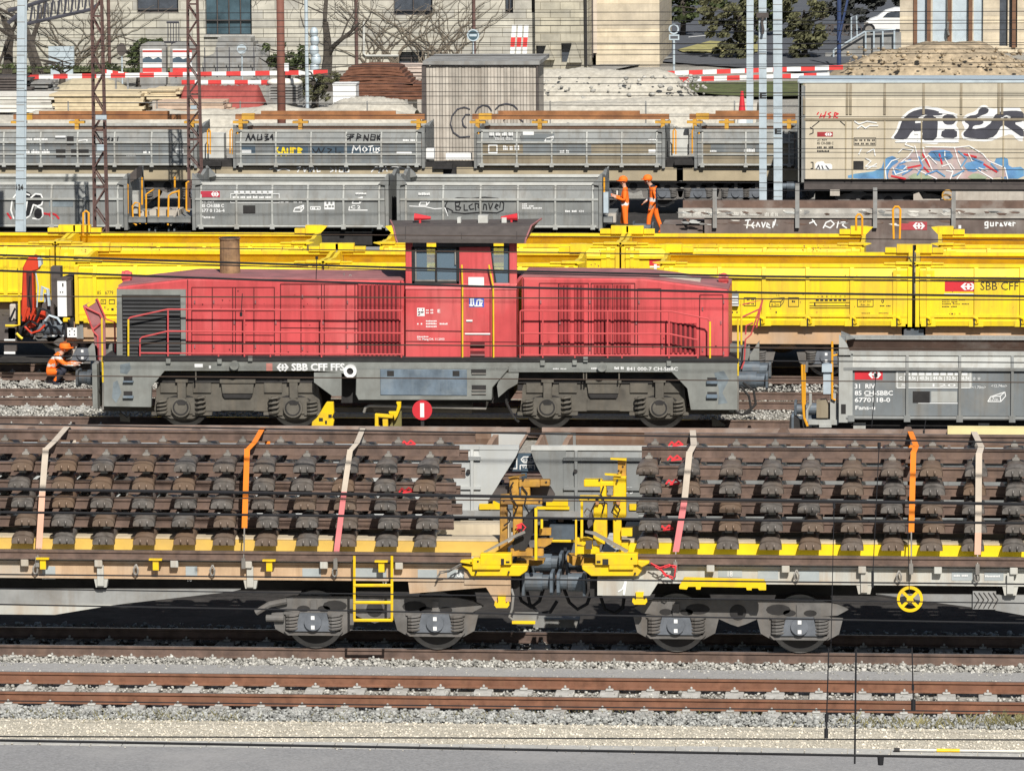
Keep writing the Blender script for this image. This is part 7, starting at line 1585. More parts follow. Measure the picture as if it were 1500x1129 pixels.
for k in range(6): b.pbox(394, 126+k*4, 436, 128.5+k*4, 183, 1.5)
b.pbox(392, 148, 438, 152, 183, 1.5); x = at(415,150,183).x; b.box(x-.4, x+.4, 183.2, 184.2, -.24, at(415, 150, 183).z); b.build('slats', M['beam_grey'], t)
b = MB()
for px in (404, 418, 430): p = at(px, 121, 183.7); b.ball(p, .3, 1.2, 1, .55)
b.build('bag', M['ywhite'], t, smooth=True)
stack('pallet_stack', 'dark and pale pallets stacked behind the pale mast at the left edge', -20, 34, 112, 136, TS+3, 2, 6, M['roof_grey'], 'pallets', 3, .35)
stack('pallet_stack', 'low dark pallets right of the pale mast at the left edge', 40, 72, 120, 138, TS+4, 2, 4, M['beam_grey'], 'pallets', 3, .35)
# red and white barrier boards
def barrier(label, px0, px1, py0, py1, Y, n, h=5.5, z0='r'):
    t = thing('barrier_board', label, 'barrier', (at((px0+px1)/2, py0, Y).x, Y, -.24), 'red and white barrier boards of the building site')
    A, B = at(px0, py0, Y), at(px1, py1, Y); hh = h/2/33; b = MB(); b.prism_y([(A.x, A.z-hh),(B.x, B.z-hh),(B.x, B.z+hh),(A.x, A.z+hh)], Y, Y+.04); b.build('board', M['white'], t)
    b = MB()
    for k in range(0, n, 2):
        f0, f1 = k/n, (k+1)/n; p, q = A.lerp(B, f0), A.lerp(B, f1); b.prism_y([(p.x, p.z-hh-.004),(q.x, q.z-hh-.004),(q.x, q.z+hh+.004),(p.x, p.z+hh+.004)], Y-.006, Y-.001)
    b.build('stripes', M['barrier_red'], t)
    b = MB()
    for f_ in (.08, .5, .92): p = A.lerp(B, f_); b.box(p.x-.04, p.x+.04, Y+.042, Y+.09, -.24, p.z+hh)
    b.build('post', M['beam_grey'], t)
barrier('long red and white barrier board below the advertising columns', 36, 480, 113, 106, 190, 21, 6)
barrier('short red and white barrier board on the red tarpaulin', 266, 402, 121, 121, 186.5, 7, 6)
barrier('upper red and white barrier board between gravel heap and pale masts', 968, 1235, 108, 99, 196, 13, 6)
barrier('lower red and white barrier board between gravel heap and beige wagon', 990, 1215, 117, 110, 190, 12, 6)
barrier('steep red and white barrier board beside the bare tree at the upper left', 148, 190, 104, 110, 192.5, 5, 5)
# advertising columns
for lab, px in (('left', 224), ('right', 268)):
    t = thing('poster_column', f'grey round topped advertising board with red and blue poster, {lab} of the pair', 'poster board', (at(px, 100, 196).x, 196, -.24), 'advertising boards')
    b = MB(); P = [(px-19,125),(px-19,70),(px-16,65),(px-10,62.5),(px+10,62.5),(px+16,65),(px+19,70),(px+19,125)]; b.ppoly(P, 196, .5); x = at(px, 120, 196).x; b.box(x-.5, x+.5, 196.02, 196.48, -.24, at(px, 124, 196).z); b.build('board', M['beam_grey'], t)
    b = MB(); b.pbox(px-15, 72, px+13, 108, 195.985, .012); ps = b.build('poster', M['white'], t)
    b = MB(); b.pbox(px-15, 74, px+13, 77, 195.98, .004); b.pbox(px-15, 100, px+13, 106, 195.98, .004); b.build('poster_band', M['barrier_red'], ps)
    b = MB(); b.ppoly([(px-15,92),(px-15,86),(px-6,83),(px,87),(px+8,84),(px+13,87),(px+13,92)], 195.98, .004); b.build('poster_picture', M['blue_dk'], ps)
# red and white striped board pair on the wall, round signs
t = thing('striped_marker', 'upright red and white striped marker panels leaning at the shed roof', 'marker', (at(760, 70, 200).x, 200, -.24))
b = MB()
for k in range(3): x0 = 747+k*9; b.ppoly([(x0+3,37),(x0+9.5,37),(x0+6,88),(x0-.5,88)], 200, .05)
x = at(760, 90, 200).x; b.build('marker_panel', M['white'], t); b = MB(); b.box(x-.06, x+.06, 200.06, 200.12, -.24, at(760, 50, 200).z); b.build('post', M['beam_grey'], t)
b = MB()
for k in range(3):
    x0 = 747+k*9
    b.ppoly([(x0+1.6,55),(x0+8,55),(x0+7,69),(x0+.6,69)], 199.99, .006)
b.build('stripe', M['barrier_red'], t)
def sign(label, px, py, r, base_py, Y, m, m2=None, oval=1.0):
    c = at(px, py, Y); t = thing('round_sign', label, 'sign', (c.x, Y, -.24)); rr = r/33
    b = MB(); b.prism_y([(c.x+rr*oval*math.cos(k*.314), c.z+rr*math.sin(k*.314)) for k in range(20)], Y, Y+.03); d = b.build('disc', M[m], t)
    if m2: b = MB(); b.ring_y((c.x, c.z), rr*.98, rr*.78, Y-.006, Y-.001, 24); b.box(c.x-rr*.6, c.x+rr*.6, Y-.007, Y-.002, c.z-.05, c.z+.05); b.build('ring', M[m2], d)
    b = MB(); b.cyl((c.x, Y+.06, -.24), (c.x, Y+.06, c.z), .035, n=8); b.build('post', M['galv'], t)
sign('small round blue grey sign on the stone wall above the shed', 693, 52, 9, 88, 205, 'win_blue', 'galv')
sign('round grey back of a traffic sign at the upper left', 178, 73, 9, 100, 200, 'roof_grey', None, .75)
sign('round grey disc sign right of the advertising boards', 354, 72, 9, 100, 203, 'galv', 'beam_grey')
t = thing('road_sign', 'ring shaped sign with a plate on a pale post by the road', 'sign', (at(987, 60, 200).x, 200, -.24))
b = MB(); c = at(987, 43, 200); b.ring_y((c.x, c.z), .22, .16, 200, 200.03, 24); b.build('ring', M['galv'], t)
b = MB(); b.pbox(980, 51, 995, 59, 200, .03); pl_ = b.build('plate', M['galv'], t); b = MB(); b.pbox(982, 53, 993, 57, 199.99, .006); b.build('plate_face', M['road'], pl_)
b = MB(); b.cyl((c.x, 200.06, -.24), (c.x, 200.06, c.z-.16), .05, n=8); b.build('post', M['galv'], t)
# traffic cone
c = at(1087, 158, 172); t = thing('traffic_cone', 'orange and white traffic cone left of the pale masts', 'cone', (c.x, 172, -.24))
zt = AZ(134, 172); h = zt+.24
b = MB(); b.cyl((c.x, 172, -.20), (c.x, 172, zt), .26, .05, n=16); b.box(c.x-.3, c.x+.3, 171.7, 172.3, -.24, -.2); b.build('cone', M['sign_red'], t)
b = MB(); b.cyl((c.x, 172, zt-h*.62), (c.x, 172, zt-h*.44), .195, .15, n=16, caps=False); b.build('band', M['white'], t)
# wire fence along the site
t = thing('site_fence', 'thin grey wire fence in front of the gravel heaps', 'fence', (at(800, 150, 176).x, 176, -.24))
b = MB()
for px in (806, 946, 1076, 1100, 538, 655, 480, 230, 352, 100): x = at(px, 160, 176).x; b.cyl((x, 176, -.24), (x, 176, 1.05), .03, n=6)
b.build('post', M['beam_grey'], t)
b = MB()
for z in (1.0, .55): b.cyl((at(60,150,176).x, 176, z), (at(1110,150,176).x, 176, z), .012, n=5)
b.build('rail_wire', M['beam_grey'], t)
t = thing('ramp_railing', 'grey metal railing beside the road in front of the white car', 'railing', (at(1240, 60, 222).x, 222, -.24))
b = MB(); Yq = 222
for q in ([(1221,74),(1268,46),(1312,44)], [(1268,46),(1268,74)], [(1280,45),(1280,70)], [(1293,45),(1293,68)], [(1310,44),(1310,72)], [(1221,74),(1221,98)]): b.tube([at(a, c, Yq) for a, c in q], .045, 6)
b.build('rail', M['galv'], t)
b = MB(); b.ppoly([(1222,76),(1266,50),(1320,48),(1320,76),(1290,80),(1268,80),(1230,98),(1222,98)], 222.3, .3); x = at(1240,98,222.3).x; b.box(x-1, at(1318,80,222.3).x, 222.32, 222.58, -.24, at(1280,78,222.3).z); b.build('ramp_wall', M['beam_grey'], t)
# white car
t = thing('parked_car', 'white car half hidden by the beige boarded house', 'car', (at(1300, 50, 236).x, 237, -.2))
YC_ = 236.0; P = lambda pts: [(lambda q: (q.x, q.z))(at(a, c, YC_)) for a, c in pts]
b = MB(); b.prism_y(P([(1264,46),(1265,38),(1270,31),(1284,26),(1296,17),(1310,13),(1345,13),(1372,26),(1378,36),(1378,47)]), YC_, YC_+1.7); cb = b.build('body', M['white'], t, bevel=.12)
b = MB(); b.prism_y(P([(1293,26),(1300,19),(1311,16.5),(1330,16.5),(1330,26)]), YC_-.012, YC_-.001); b.prism_y(P([(1333,26),(1333,16.5),(1345,16.5),(1358,26)]), YC_-.012, YC_-.001); b.build('window', M['win_dark'], t)
for px in (1273, 1358):
    c = at(px, 43.5, YC_); b = MB(); b.cyl((c.x, YC_-.03, c.z), (c.x, YC_+.2, c.z), .31, n=20); w_ = b.build('wheel', M['black'], t); b = MB(); b.cyl((c.x, YC_-.04, c.z), (c.x, YC_-.031, c.z), .19, n=16); b.build('rim', M['clip'], w_)
b = MB(); b.pbox(1266, 33, 1272, 37, YC_-.01, .02); b.build('headlight', M['clip'], t)
# bicycles / dark clutter by the road as rack
t = thing('bicycle_rack', 'row of dark bicycles left of the white car', 'bicycle rack', (at(1240, 48, 234).x, 234, -.2))
for k, px in enumerate((1215, 1232, 1248)):
    b = MB()
    for d in (-5, 6): c = at(px+d, 44, 234+k*.4); b.ring_y((c.x, c.z), .30, .25, 234+k*.4, 234.04+k*.4, 18)
    b.tube([at(px-5,44,234+k*.4), at(px-1,37,234+k*.4), at(px+5,37,234+k*.4), at(px+6,44,234+k*.4)], .03, 5); b.tube([at(px,44,234+k*.4), at(px+5,37,234+k*.4)], .03, 5); b.build('bicycle', M['roof_grey'], t)
b = MB(); p = at(1247, 44, 234); b.tube([(p.x, 234, -.2), (p.x, 234, p.z+.6), (p.x+.25, 234, p.z+.7), (p.x+.3, 234, -.2)], .04, 6); b.build('hoop', M['galv'], t)

# ------------------------------------------------------------------ trees and bushes
def leaves(mb, c, rx, ry, rz, n, s, rnd, gaps=.0):
    for i in range(n):
        while True:
            u, v, w_ = rnd.uniform(-1, 1), rnd.uniform(-1, 1), rnd.uniform(-1, 1); d = u*u+v*v+w_*w_
            if .08 < d < 1: break
        p = Vector((c[0]+u*rx, c[1]+v*ry, c[2]+w_*rz)); a = Vector((rnd.gauss(0,1), rnd.gauss(0,1), rnd.gauss(0,1))).normalized(); t = a.orthogonal().normalized(); ss = s*rnd.uniform(.6, 1.5)
        mb.add([p-t*ss, p+a.cross(t)*ss*.5, p+t*ss, p-a.cross(t)*ss*.5], [(0,1,2,3)])
M['leaf_dark'] = mat('needle_dark', (.05,.065,.022), .8, var=.4, scale=1.2, island=.45); M['leaf_ol'] = mat('bush_olive', (.088,.088,.042), .85, var=.4, scale=1.2, island=.45); M['bark'] = mat('bark', (.065,.055,.045), .9, var=.3, scale=6)
def shrub(name, label, cs, Y, m, seed, trunk_px, n=900, s=.14, cat='tree'):
    rnd = random.Random(seed); t = thing(name, label, cat, (at(trunk_px, 80, Y).x, Y, -.24)); b = MB()
    zmax = -9
    for px, py, rx, rz in cs:
        c = at(px, py, Y); rx, rz = rx/31, rz/31; zmax = max(zmax, c.z)
        for k in range(9):
            leaves(b, (c.x+rnd.uniform(-.95,.95)*rx, c.y+rnd.uniform(-.9,.9), c.z+rnd.uniform(-.9,.9)*rz), rx*rnd.uniform(.25,.55), .6, rz*rnd.uniform(.2,.5), n//14, s*.85, rnd)
    b.build('crown', m, t)
    b = MB(); x = at(trunk_px, 80, Y).x; b.tube([(x, Y, -.24), (x+.06, Y, zmax*.4), (x-.05, Y, zmax*.75), (x, Y, zmax)], [.16, .13, .1, .04], 7)
    for k in range(7): z = zmax*rnd.uniform(.3, .9); b.tube([(x, Y, z), (x+rnd.uniform(-1,1), Y+rnd.uniform(-.5,.5), z+.3), (x+rnd.uniform(-1.8,1.8), Y+rnd.uniform(-.8,.8), z+.6)], [.05,.035,.015], 5)
    b.build('trunk', M['bark'], t)
shrub('conifer', 'loose olive conifer hanging over the road left of the pale masts', [(1045,12,22,16), (1070,22,28,20), (1052,44,20,16), (1085,50,22,22), (1068,72,22,12), (1095,20,18,22), (1090,80,14,8)], 222, M['leaf_ol'], 1, 1085, 900)
shrub('conifer', 'dark drooping conifer between the pale masts and the road', [(1165,15,20,20), (1190,25,20,24), (1165,50,20,20), (1192,58,16,18), (1175,78,14,12)], 222, M['leaf_ol'], 2, 1178, 1000)
shrub('tree_mass', 'dark evergreen hedge behind the tan boarded building', [(990,-2,26,22), (1030,-12,40,26), (1100,-14,40,22), (1000,22,22,10), (1120,30,16,40), (1140,10,16,30)], 240, M['leaf_dark'], 3, 1000, 900, .16, 'hedge')
shrub('tree_mass', 'dark bare hedge behind the bicycles', [(1225,8,26,14), (1260,4,26,14), (1245,24,24,10), (1300,-4,30,14)], 243, mat('hedge_dark', (.03,.032,.028), .9, var=.4, island=.5), 4, 1240, 900, .16, 'hedge')
shrub('round_bush', 'round dark green bush left of the advertising boards', [(200,80,14,16), (205,92,14,12), (218,62,12,6)], 203, M['leaf_dark'], 5, 203, 500, .1, 'bush')
shrub('round_bush', 'dark green bush behind the rusty round pole', [(412,82,18,18), (432,84,16,16), (424,98,26,8)], 203, M['leaf_dark'], 6, 420, 700, .1, 'bush')
shrub('low_hedge', 'low olive growth under the bare tree beside the pale thin pole', [(455,122,24,10), (470,134,18,12), (440,128,12,8), (480,112,12,6)], 190, M['leaf_ol'], 7, 460, 500, .09, 'bush')
shrub('low_hedge', 'low green growth along the wall foot at the upper left', [(30,99,30,4), (90,99,30,3), (140,99,26,4), (170,102,18,4)], 205, M['leaf_dark'], 8, 90, 350, .08, 'bush')
def bare_tree(label, px, base_py, Y, seed, scale, lean=0):
    rnd = random.Random(seed); r0 = ground(px, base_py); x = at(px, base_py, Y).x; t = thing('bare_tree', label, 'tree', (x, Y, -.24)); tr, br = MB(), MB()
    def grow(p, d, ln, r, lv, mb):
        pts = [p]; rr = [r]
        for k in range(4):
            d = (d+Vector((rnd.gauss(0,.22), rnd.gauss(0,.18), rnd.gauss(0,.14)+.02))).normalized(); pts.append(pts[-1]+d*ln/4); rr.append(r*(1-.14*(k+1)))
        mb.tube(pts, rr, 6 if lv < 2 else (4 if lv < 4 else 3))
        if lv >= 6: return
        for k in range(3 if lv < 3 else 2):
            i = rnd.choice((2, 3, 4)); nd = (d+Vector((rnd.gauss(0,.75), rnd.gauss(0,.6), rnd.gauss(.05,.5)))).normalized(); grow(pts[i], nd, ln*rnd.uniform(.62,.85), max(rr[i]*.58, .012), lv+1, br)
    grow(Vector((x, Y, -.24)), Vector((lean, 0, 1)), 2.6*scale, .26*scale, 0, tr)
    tr.build('trunk', M['bark'], t); br.build('branches', M['bark'], t)
bare_tree('bare gnarled tree at the upper left corner in front of the stone wall', 58, 98, 206, 12, 1.25, .1)
bare_tree('bare tree left of the pale mast at the upper left corner', 8, 100, 207, 15, 1.1, .15)
bare_tree('bare dark tree behind the pale thin pole at the stone wall', 478, 112, 200, 22, 1.15, -.12)
# dark truss / grey panel at the wall
b = MB(); b.pbox(71, 68, 108, 96, 208, .2); x = at(90, 95, 208).x; b.box(x-.5, x+.5, 208.02, 208.18, -.24, at(90, 95, 208).z); tag(b.build('metal_screen', M['galv']), 'plain grey panel standing against the stone wall at the upper left', 'panel')
b = MB(); b.pbox(375, 65, 394, 106, 206, .3); x = at(384, 105, 206).x; b.box(x-.3, x+.3, 206.02, 206.28, -.24, at(384, 105, 206).z); tag(b.build('grey_cabinet', M['beam_grey']), 'grey cabinet left of the rusty round pole', 'cabinet')
b = MB(); 
for px, py, r in ((460,48,6),(461,60,6.5),(460,74,7),(463,88,7.5),(461,100,7)): p = at(px, py, 199); b.ball((p.x, 199, p.z), r/33, 1, 1, 1.35)
p = at(461,104,199); b.cyl((p.x,199,-.24),(p.x,199,p.z),.15); tag(b.build('wrapped_bundle', M['galv'], smooth=True), 'pale blue wrapped bundle standing beside the thin grey pole', 'bundle')
# gantry jib at the top left
t = thing('lattice_jib', 'dark lattice jib across the upper left corner', 'jib', at(60, 30, 200))
b = MB(); A, B, C_, D_ = at(-10, 24, 200), at(84, 7, 200), at(40, 34, 200), at(134, 10, 200)
b.tube([at(12,16,200), at(40,9,200), at(110,-14,200)], .09, 6); b.tube([at(40,35,200), at(90,24,200), at(134,14,200), at(150,2,200)], .08, 6); b.tube([at(12,34,200), at(40,12,200)], .1, 6)
b.build('chord', M['graf_black'], t); b = MB()
for k in range(9): b.tube([at(44+k*10, 34-k*2.3, 200), at(48+k*10, 8-k*2.5, 200)], .05, 5)
for k in range(18): b.tube([at(50+k*5, 10-k*1.2, 200), at(51+k*5, 28-k*1.2, 200)], .035, 4)
b.build('truss', M['graf_black'], t)

# ------------------------------------------------------------------ masts
def hmast(label, px_top, px_bot, py_bot, Y, wtop, wbot, base=True):
    p, q = at(px_bot, py_bot, Y), at(px_top, -60, Y); s_ = 1/(F/Y)
    t = thing('catenary_mast', label, 'mast', (p.x, Y, -.24), 'pale blue catenary masts')
    w0, w1 = wbot*s_/2, wtop*s_/2; z0 = -.24; z1 = q.z; dx = p.x; dx1 = q.x
    b = MB()
    for yy in (Y-.16, Y+.12): b.prism_y([(dx-w0, z0),(dx+w0, z0),(dx1+w1, z1),(dx1-w1, z1)], yy, yy+.03)
    b.prism_y([(dx-.012, z0),(dx+.012, z0),(dx1+.012, z1),(dx1-.012, z1)], Y-.13, Y+.12); b.build('shaft', M['galv'], t)
    b = MB()
    for k in range(0, 40):
        z = z0+.3+k*.42
        if z > z1: break
        f_ = (z-z0)/(z1-z0); xc = dx+(dx1-dx)*f_; ww = w0+(w1-w0)*f_; b.box(xc-ww, xc+ww, Y-.165, Y-.161, z, z+.018)
    b.build('joint', M['beam_grey'], t)
    if base:
        b = MB(); b.box(dx-.55, dx+.55, Y-.5, Y+.5, -.26, .35); b.build('foundation', M['concrete'], t)
    return t
m1 = hmast('tall pale blue mast at the left edge of the photo', 33, 27, 330, 118, 11, 13)
m2 = hmast('wide pale blue mast between the grey hoppers and the beige wagon', 1139, 1140, 300, 134, 13, 12)
m3 = hmast('pale blue mast with dark fittings left of the wide pale mast', 1117, 1118, 290, 132, 11, 10)
m4 = hmast('slimmer pale blue mast farthest left of the pair behind the brownish hopper', 1099, 1098, 160, 158, 10, 9)
b = MB(); p = at(1117, 22, 131.8); b.box(p.x-.17, p.x+.17, 131.75, 131.82, p.z-.08, p.z+.06); b.tube([at(1118,24,131.7), at(1116,34,131.7), at(1118,44,131.7), at(1117,50,131.7)], .04, 6); b.build('bracket', M['roof_grey'], m3)
for t_, px, py, s_, Yq in ((m1, 29, 274, '124', 117.82), (m2, 1140, 192, 'E', 133.82), (m3, 1118, 140, 'E', 131.82)):
    b = MB(); b.text(s_, px-5, py-4, px+5, py+4, Yq, .02); b.build('number', M['dark'], t_)
def lattice(label, pxl, pxr, py_bot, Y, taper=.35):
    A, B = at(pxl, py_bot, Y), at(pxr, py_bot, Y); z1 = at(pxl, -60, Y).z; z0 = -.24
    t = thing('lattice_mast', label, 'mast', ((A.x+B.x)/2, Y, z0), 'rusty lattice masts')
    b = MB(); w = (B.x-A.x)/2; xc = (A.x+B.x)/2; cor = lambda f_, sx, sy: (xc+sx*w*(1-taper*f_), Y+sy*w*.8*(1-taper*f_), z0+(z1-z0)*f_)
    for sx in (-1, 1):
        for sy in (-1, 1): b.tube([cor(0, sx, sy), cor(1, sx, sy)], .032, 4)
    b.build('leg', M['mast_rust'], t)
    b = MB(); n = 18
    for k in range(n):
        f0, f1 = k/n, (k+1)/n; sg = 1 if k % 2 else -1
        for sy in (-1, 1): b.tube([cor(f0, -sg, sy), cor(f1, sg, sy)], .022, 4)
        if k % 3 == 0:
            for sy in (-1, 1): b.tube([cor(f0, -1, sy), cor(f0, 1, sy)], .028, 4)
    b.build('bracing', M['mast_rust'], t); return t
l1 = lattice('rusty lattice mast in front of the left grey hoppers', 138, 158, 330, 121)
l2 = lattice('rusty lattice mast left of the wagon with yellow graffiti', 276, 296, 255, 140)
for t_, q, Yq in ((l1, (140,168,156,176), 120.6), (l2, (279,155,288,160), 139.6), (l1, (142,212,152,221), 120.6)):
    b = MB(); b.pbox(*q, Yq, .03); b.build('number_plate', M['galv'], t_)
t = thing('steel_pole', 'thick rusty round pole rising behind the older hopper wagons', 'pole', (at(411, 160, 152).x, 152, -.24))
b = MB(); x, x1 = at(412, 160, 152).x, at(410, -40, 152).x; b.tube([(x, 152, -.24), (x1, 152, AZ(-40, 152))], [.15, .125], 14); b.build('shaft', mat('pole_rust', (.17,.07,.05), .75, var=.2), t, smooth=True)
b = MB(); p = at(418, 100, 152); b.box(p.x-.02, p.x+.12, 151.9, 152.0, p.z-.1, p.z+.16); b.build('lamp', M['white'], t)
for px, Yq, lab in ((450, 180, 'thin pale grey pole right of the rusty round pole'),):
    x = at(px, 140, Yq).x; b = MB(); b.cyl((x, Yq, -.24), (x, Yq, AZ(-40, Yq)), .07, n=8); tag(b.build('lamp_post', M['galv']), lab, 'pole')
for px, py0, py1, Yq, lab in ((1229, 10, 92, 215, 'dark blue thin post in front of the road railing'),):
    x = at(px, 92, Yq).x; b = MB(); b.cyl((x, Yq, -.2), (x, Yq, AZ(-40, Yq)), .1, n=8); b.tube([at(1246, -20, Yq-.3), at(1228, 60, Yq-.3)], .06, 5); tag(b.build('post', mat('post_blue', (.03,.05,.12), .6)), lab, 'post')

# ------------------------------------------------------------------ workers
def person(label, base, joints, links, rule, group=None, extra=None):
    """one skinned body; rule(point, normal) -> material index"""
    t = thing('person', label, 'person', base, group)
    names = list(joints); me = bpy.data.meshes.new('body'); me.from_pydata([joints[n][0] for n in names], [(names.index(a), names.index(c)) for a, c in links], [])
    o = bpy.data.objects.new('body', me); COL.objects.link(o)
    sk = o.modifiers.new('skin', 'SKIN'); sk.use_smooth_shade = True
    for i, n in enumerate(names): r = joints[n][1]; me.skin_vertices[0].data[i].radius = (r if not isinstance(r, tuple) else r[0], r if not isinstance(r, tuple) else r[1])
    me.skin_vertices[0].data[0].use_root = True
    ss = o.modifiers.new('sub', 'SUBSURF'); ss.levels = ss.render_levels = 2
    bpy.context.view_layer.update()
    m2 = bpy.data.meshes.new_from_object(o.evaluated_get(bpy.context.evaluated_depsgraph_get())); o.modifiers.clear(); o.data = m2
    for mm in ('orange', 'reflective', 'skin', 'navy'): m2.materials.append(M[mm])
    m2.materials.clear()
    for mm in ('orange', 'reflective', 'skin', 'navy'): m2.materials.append(M[mm])
    for p in m2.polygons: p.material_index = rule(p.center); p.use_smooth = True
    o.parent = t; ROOTLOC[t.name] = Vector(base); return t
def hand(J, Lk, wrist, pre, d, side):
    w_ = Vector(J[wrist][0]); d = Vector(d).normalized(); s_ = Vector(side).normalized()
    J[pre+'palm'] = (tuple(w_+d*.06), .036); Lk.append((wrist, pre+'palm'))
    for k, (o_, l_) in enumerate(((-.028,.07), (-.01,.085), (.01,.08), (.028,.065))):
        a = w_+d*.10+s_*o_; J[f'{pre}f{k}a'] = (tuple(a), .011); J[f'{pre}f{k}b'] = (tuple(a+d*l_*.8+Vector((0,0,-.015))), .008); Lk += [(pre+'palm', f'{pre}f{k}a'), (f'{pre}f{k}a', f'{pre}f{k}b')]
    a = w_+d*.05-s_*.045; J[pre+'t'] = (tuple(a+d*.03), .010); Lk.append((pre+'palm', pre+'t'))
def worker(label, px, Y, height_z, pose, base_z=-.24):
    x = at(px, 300, Y).x; J = {}; Lk = []
    if pose == 'phone':      # standing, turned left, holding something up
        J.update(pelvis=((0,0,.95),(.135,.12)), waist=((0,0,1.10),(.14,.12)), chest=((.01,0,1.32),(.165,.13)), neckb=((.0,0,1.47),.075), neck=((-.03,0,1.54),.055), head=((-.06,0,1.64),(.085,.10)), crown=((-.05,0,1.72),.075), nose=((-.15,0,1.63),.018))
        for s_, n in ((-1,'n'), (1,'f')):
            J['hip'+n] = ((0,s_*.09,.90),.105); J['knee'+n] = ((-.03-.05*s_,s_*.11,.50),.075); J['ank'+n] = ((.02-.06*s_,s_*.11,.10),.055); J['toe'+n] = ((-.13-.06*s_,s_*.12,.04),.045); Lk += [('pelvis','hip'+n), ('hip'+n,'knee'+n), ('knee'+n,'ank'+n), ('ank'+n,'toe'+n)]
            J['sh'+n] = ((.02,s_*.18,1.40),.075); Lk.append(('chest','sh'+n))
        J['elbn'] = ((.0,-.24,1.13),.055); J['wrn'] = ((-.24,-.16,1.20),.038); J['elbf'] = ((-.05,.24,1.14),.055); J['wrf'] = ((-.27,.12,1.22),.038)
        Lk += [('pelvis','waist'), ('waist','chest'), ('chest','neckb'), ('neckb','neck'), ('neck','head'), ('head','crown'), ('head','nose'), ('shn','elbn'), ('elbn','wrn'), ('shf','elbf'), ('elbf','wrf')]
        hand(J, Lk, 'wrn', 'hn', (-1,.1,.5), (0,.6,.4)); hand(J, Lk, 'wrf', 'hf', (-1,-.1,.5), (0,.6,.4))
    elif pose == 'step':     # striding left, looking down, dark back and sleeves
        J.update(pelvis=((.02,0,.95),(.13,.12)), waist=((.03,0,1.10),(.13,.12)), chest=((.02,0,1.32),(.16,.13)), neckb=((-.04,0,1.46),.075), neck=((-.09,0,1.52),.055), head=((-.15,0,1.60),(.085,.10)), crown=((-.14,0,1.69),.075), nose=((-.24,0,1.56),.018))
        J['hipn'] = ((.0,-.09,.90),.105); J['kneen'] = ((-.10,-.11,.52),.075); J['ankn'] = ((-.14,-.11,.10),.055); J['toen'] = ((-.30,-.12,.04),.045)
        J['hipf'] = ((.03,.09,.90),.105); J['kneef'] = ((.12,.11,.55),.072); J['ankf'] = ((.26,.11,.18),.055); J['toef'] = ((.16,.12,.06),.045)
        for n in 'nf': Lk += [('pelvis','hip'+n), ('hip'+n,'knee'+n), ('knee'+n,'ank'+n), ('ank'+n,'toe'+n)]
        J['shn'] = ((.05,-.18,1.38),.075); J['shf'] = ((.05,.18,1.38),.075); J['elbn'] = ((.12,-.25,1.12),.055); J['wrn'] = ((-.02,-.26,.93),.038); J['elbf'] = ((-.04,.24,1.12),.055); J['wrf'] = ((-.20,.2,1.0),.038)
        Lk += [('chest','shn'), ('chest','shf'), ('pelvis','waist'), ('waist','chest'), ('chest','neckb'), ('neckb','neck'), ('neck','head'), ('head','crown'), ('head','nose'), ('shn','elbn'), ('elbn','wrn'), ('shf','elbf'), ('elbf','wrf')]
        hand(J, Lk, 'wrn', 'hn', (-.4,0,-1), (1,0,0)); hand(J, Lk, 'wrf', 'hf', (-.8,0,-.6), (0,1,0))
    else:                    # crouching under the buffers, leaning to the right
        J.update(pelvis=((-.16,0,.42),(.14,.13)), waist=((-.12,0,.56),(.14,.13)), chest=((.02,-.02,.76),(.165,.14)), neckb=((.10,-.02,.87),.075), neck=((.14,-.02,.92),.055), head=((.20,-.02,.98),(.085,.10)), crown=((.19,-.02,1.06),.075), nose=((.29,-.02,.95),.018))
        for s_, n in ((-1,'n'), (1,'f')):
            J['hip'+n] = ((-.15,s_*.10,.38),.105); J['knee'+n] = ((.16,s_*.17,.40),.078); J['ank'+n] = ((-.06,s_*.16,.09),.055); J['toe'+n] = ((.10,s_*.17,.04),.045); Lk += [('pelvis','hip'+n), ('hip'+n,'knee'+n), ('knee'+n,'ank'+n), ('ank'+n,'toe'+n)]
            J['sh'+n] = ((.03,s_*.18,.80),.075); J['elb'+n] = ((.20,s_*.24,.62),.055); J['wr'+n] = ((.40,s_*.18,.58),.038); Lk += [('chest','sh'+n), ('sh'+n,'elb'+n), ('elb'+n,'wr'+n)]; hand(J, Lk, 'wr'+n, 'h'+n, (1,0,.1), (0,1,0))
        Lk += [('pelvis','waist'), ('waist','chest'), ('chest','neckb'), ('neckb','neck'), ('neck','head'), ('head','crown'), ('head','nose')]
    if pose == 'crouch': J = {k: ((v[0][0], v[0][1], v[0][2]*.86), v[1]) for k, v in J.items()}
    hd = Vector(J['head'][0]); wrs = [Vector(J[k][0]) for k in ('wrn', 'wrf')]
    def rule(c):
        if (c-hd).length < .17 or c.z > hd.z-.02: return 2
        if any((c-w_).length < .14 and (c-w_).dot(w_-Vector(J['elb'+k][0])) > .0 for w_, k in zip(wrs, 'nf')): return 2
        if pose == 'phone':
            if (.98 < c.z < 1.05) or (.20 < c.z < .28) or (.36 < c.z < .42): return 1
            if c.z < .1: return 3
        elif pose == 'step':
            if c.z < .1: return 3
            if c.x > .10 and c.z > .8 or c.z > 1.44: return 3
            if .12 < c.z < .34 and c.x < 0 or 1.02 < c.z < 1.12: return 1
        else:
            if .46 < c.z < .52 or .64 < c.z < .70: return 1
            if c.z < .14 or (c.x > .02 and c.z < .44): return 3
        return 0
    t = person(label, (x, Y, base_z), J, Lk, rule, 'railway workers in orange')
    h = hd; b = MB(); sx = -1 if pose != 'crouch' else 1
    bx, bz = x, base_z; cx, cz = x+Vector(J['crown'][0]).x, base_z+Vector(J['crown'][0]).z
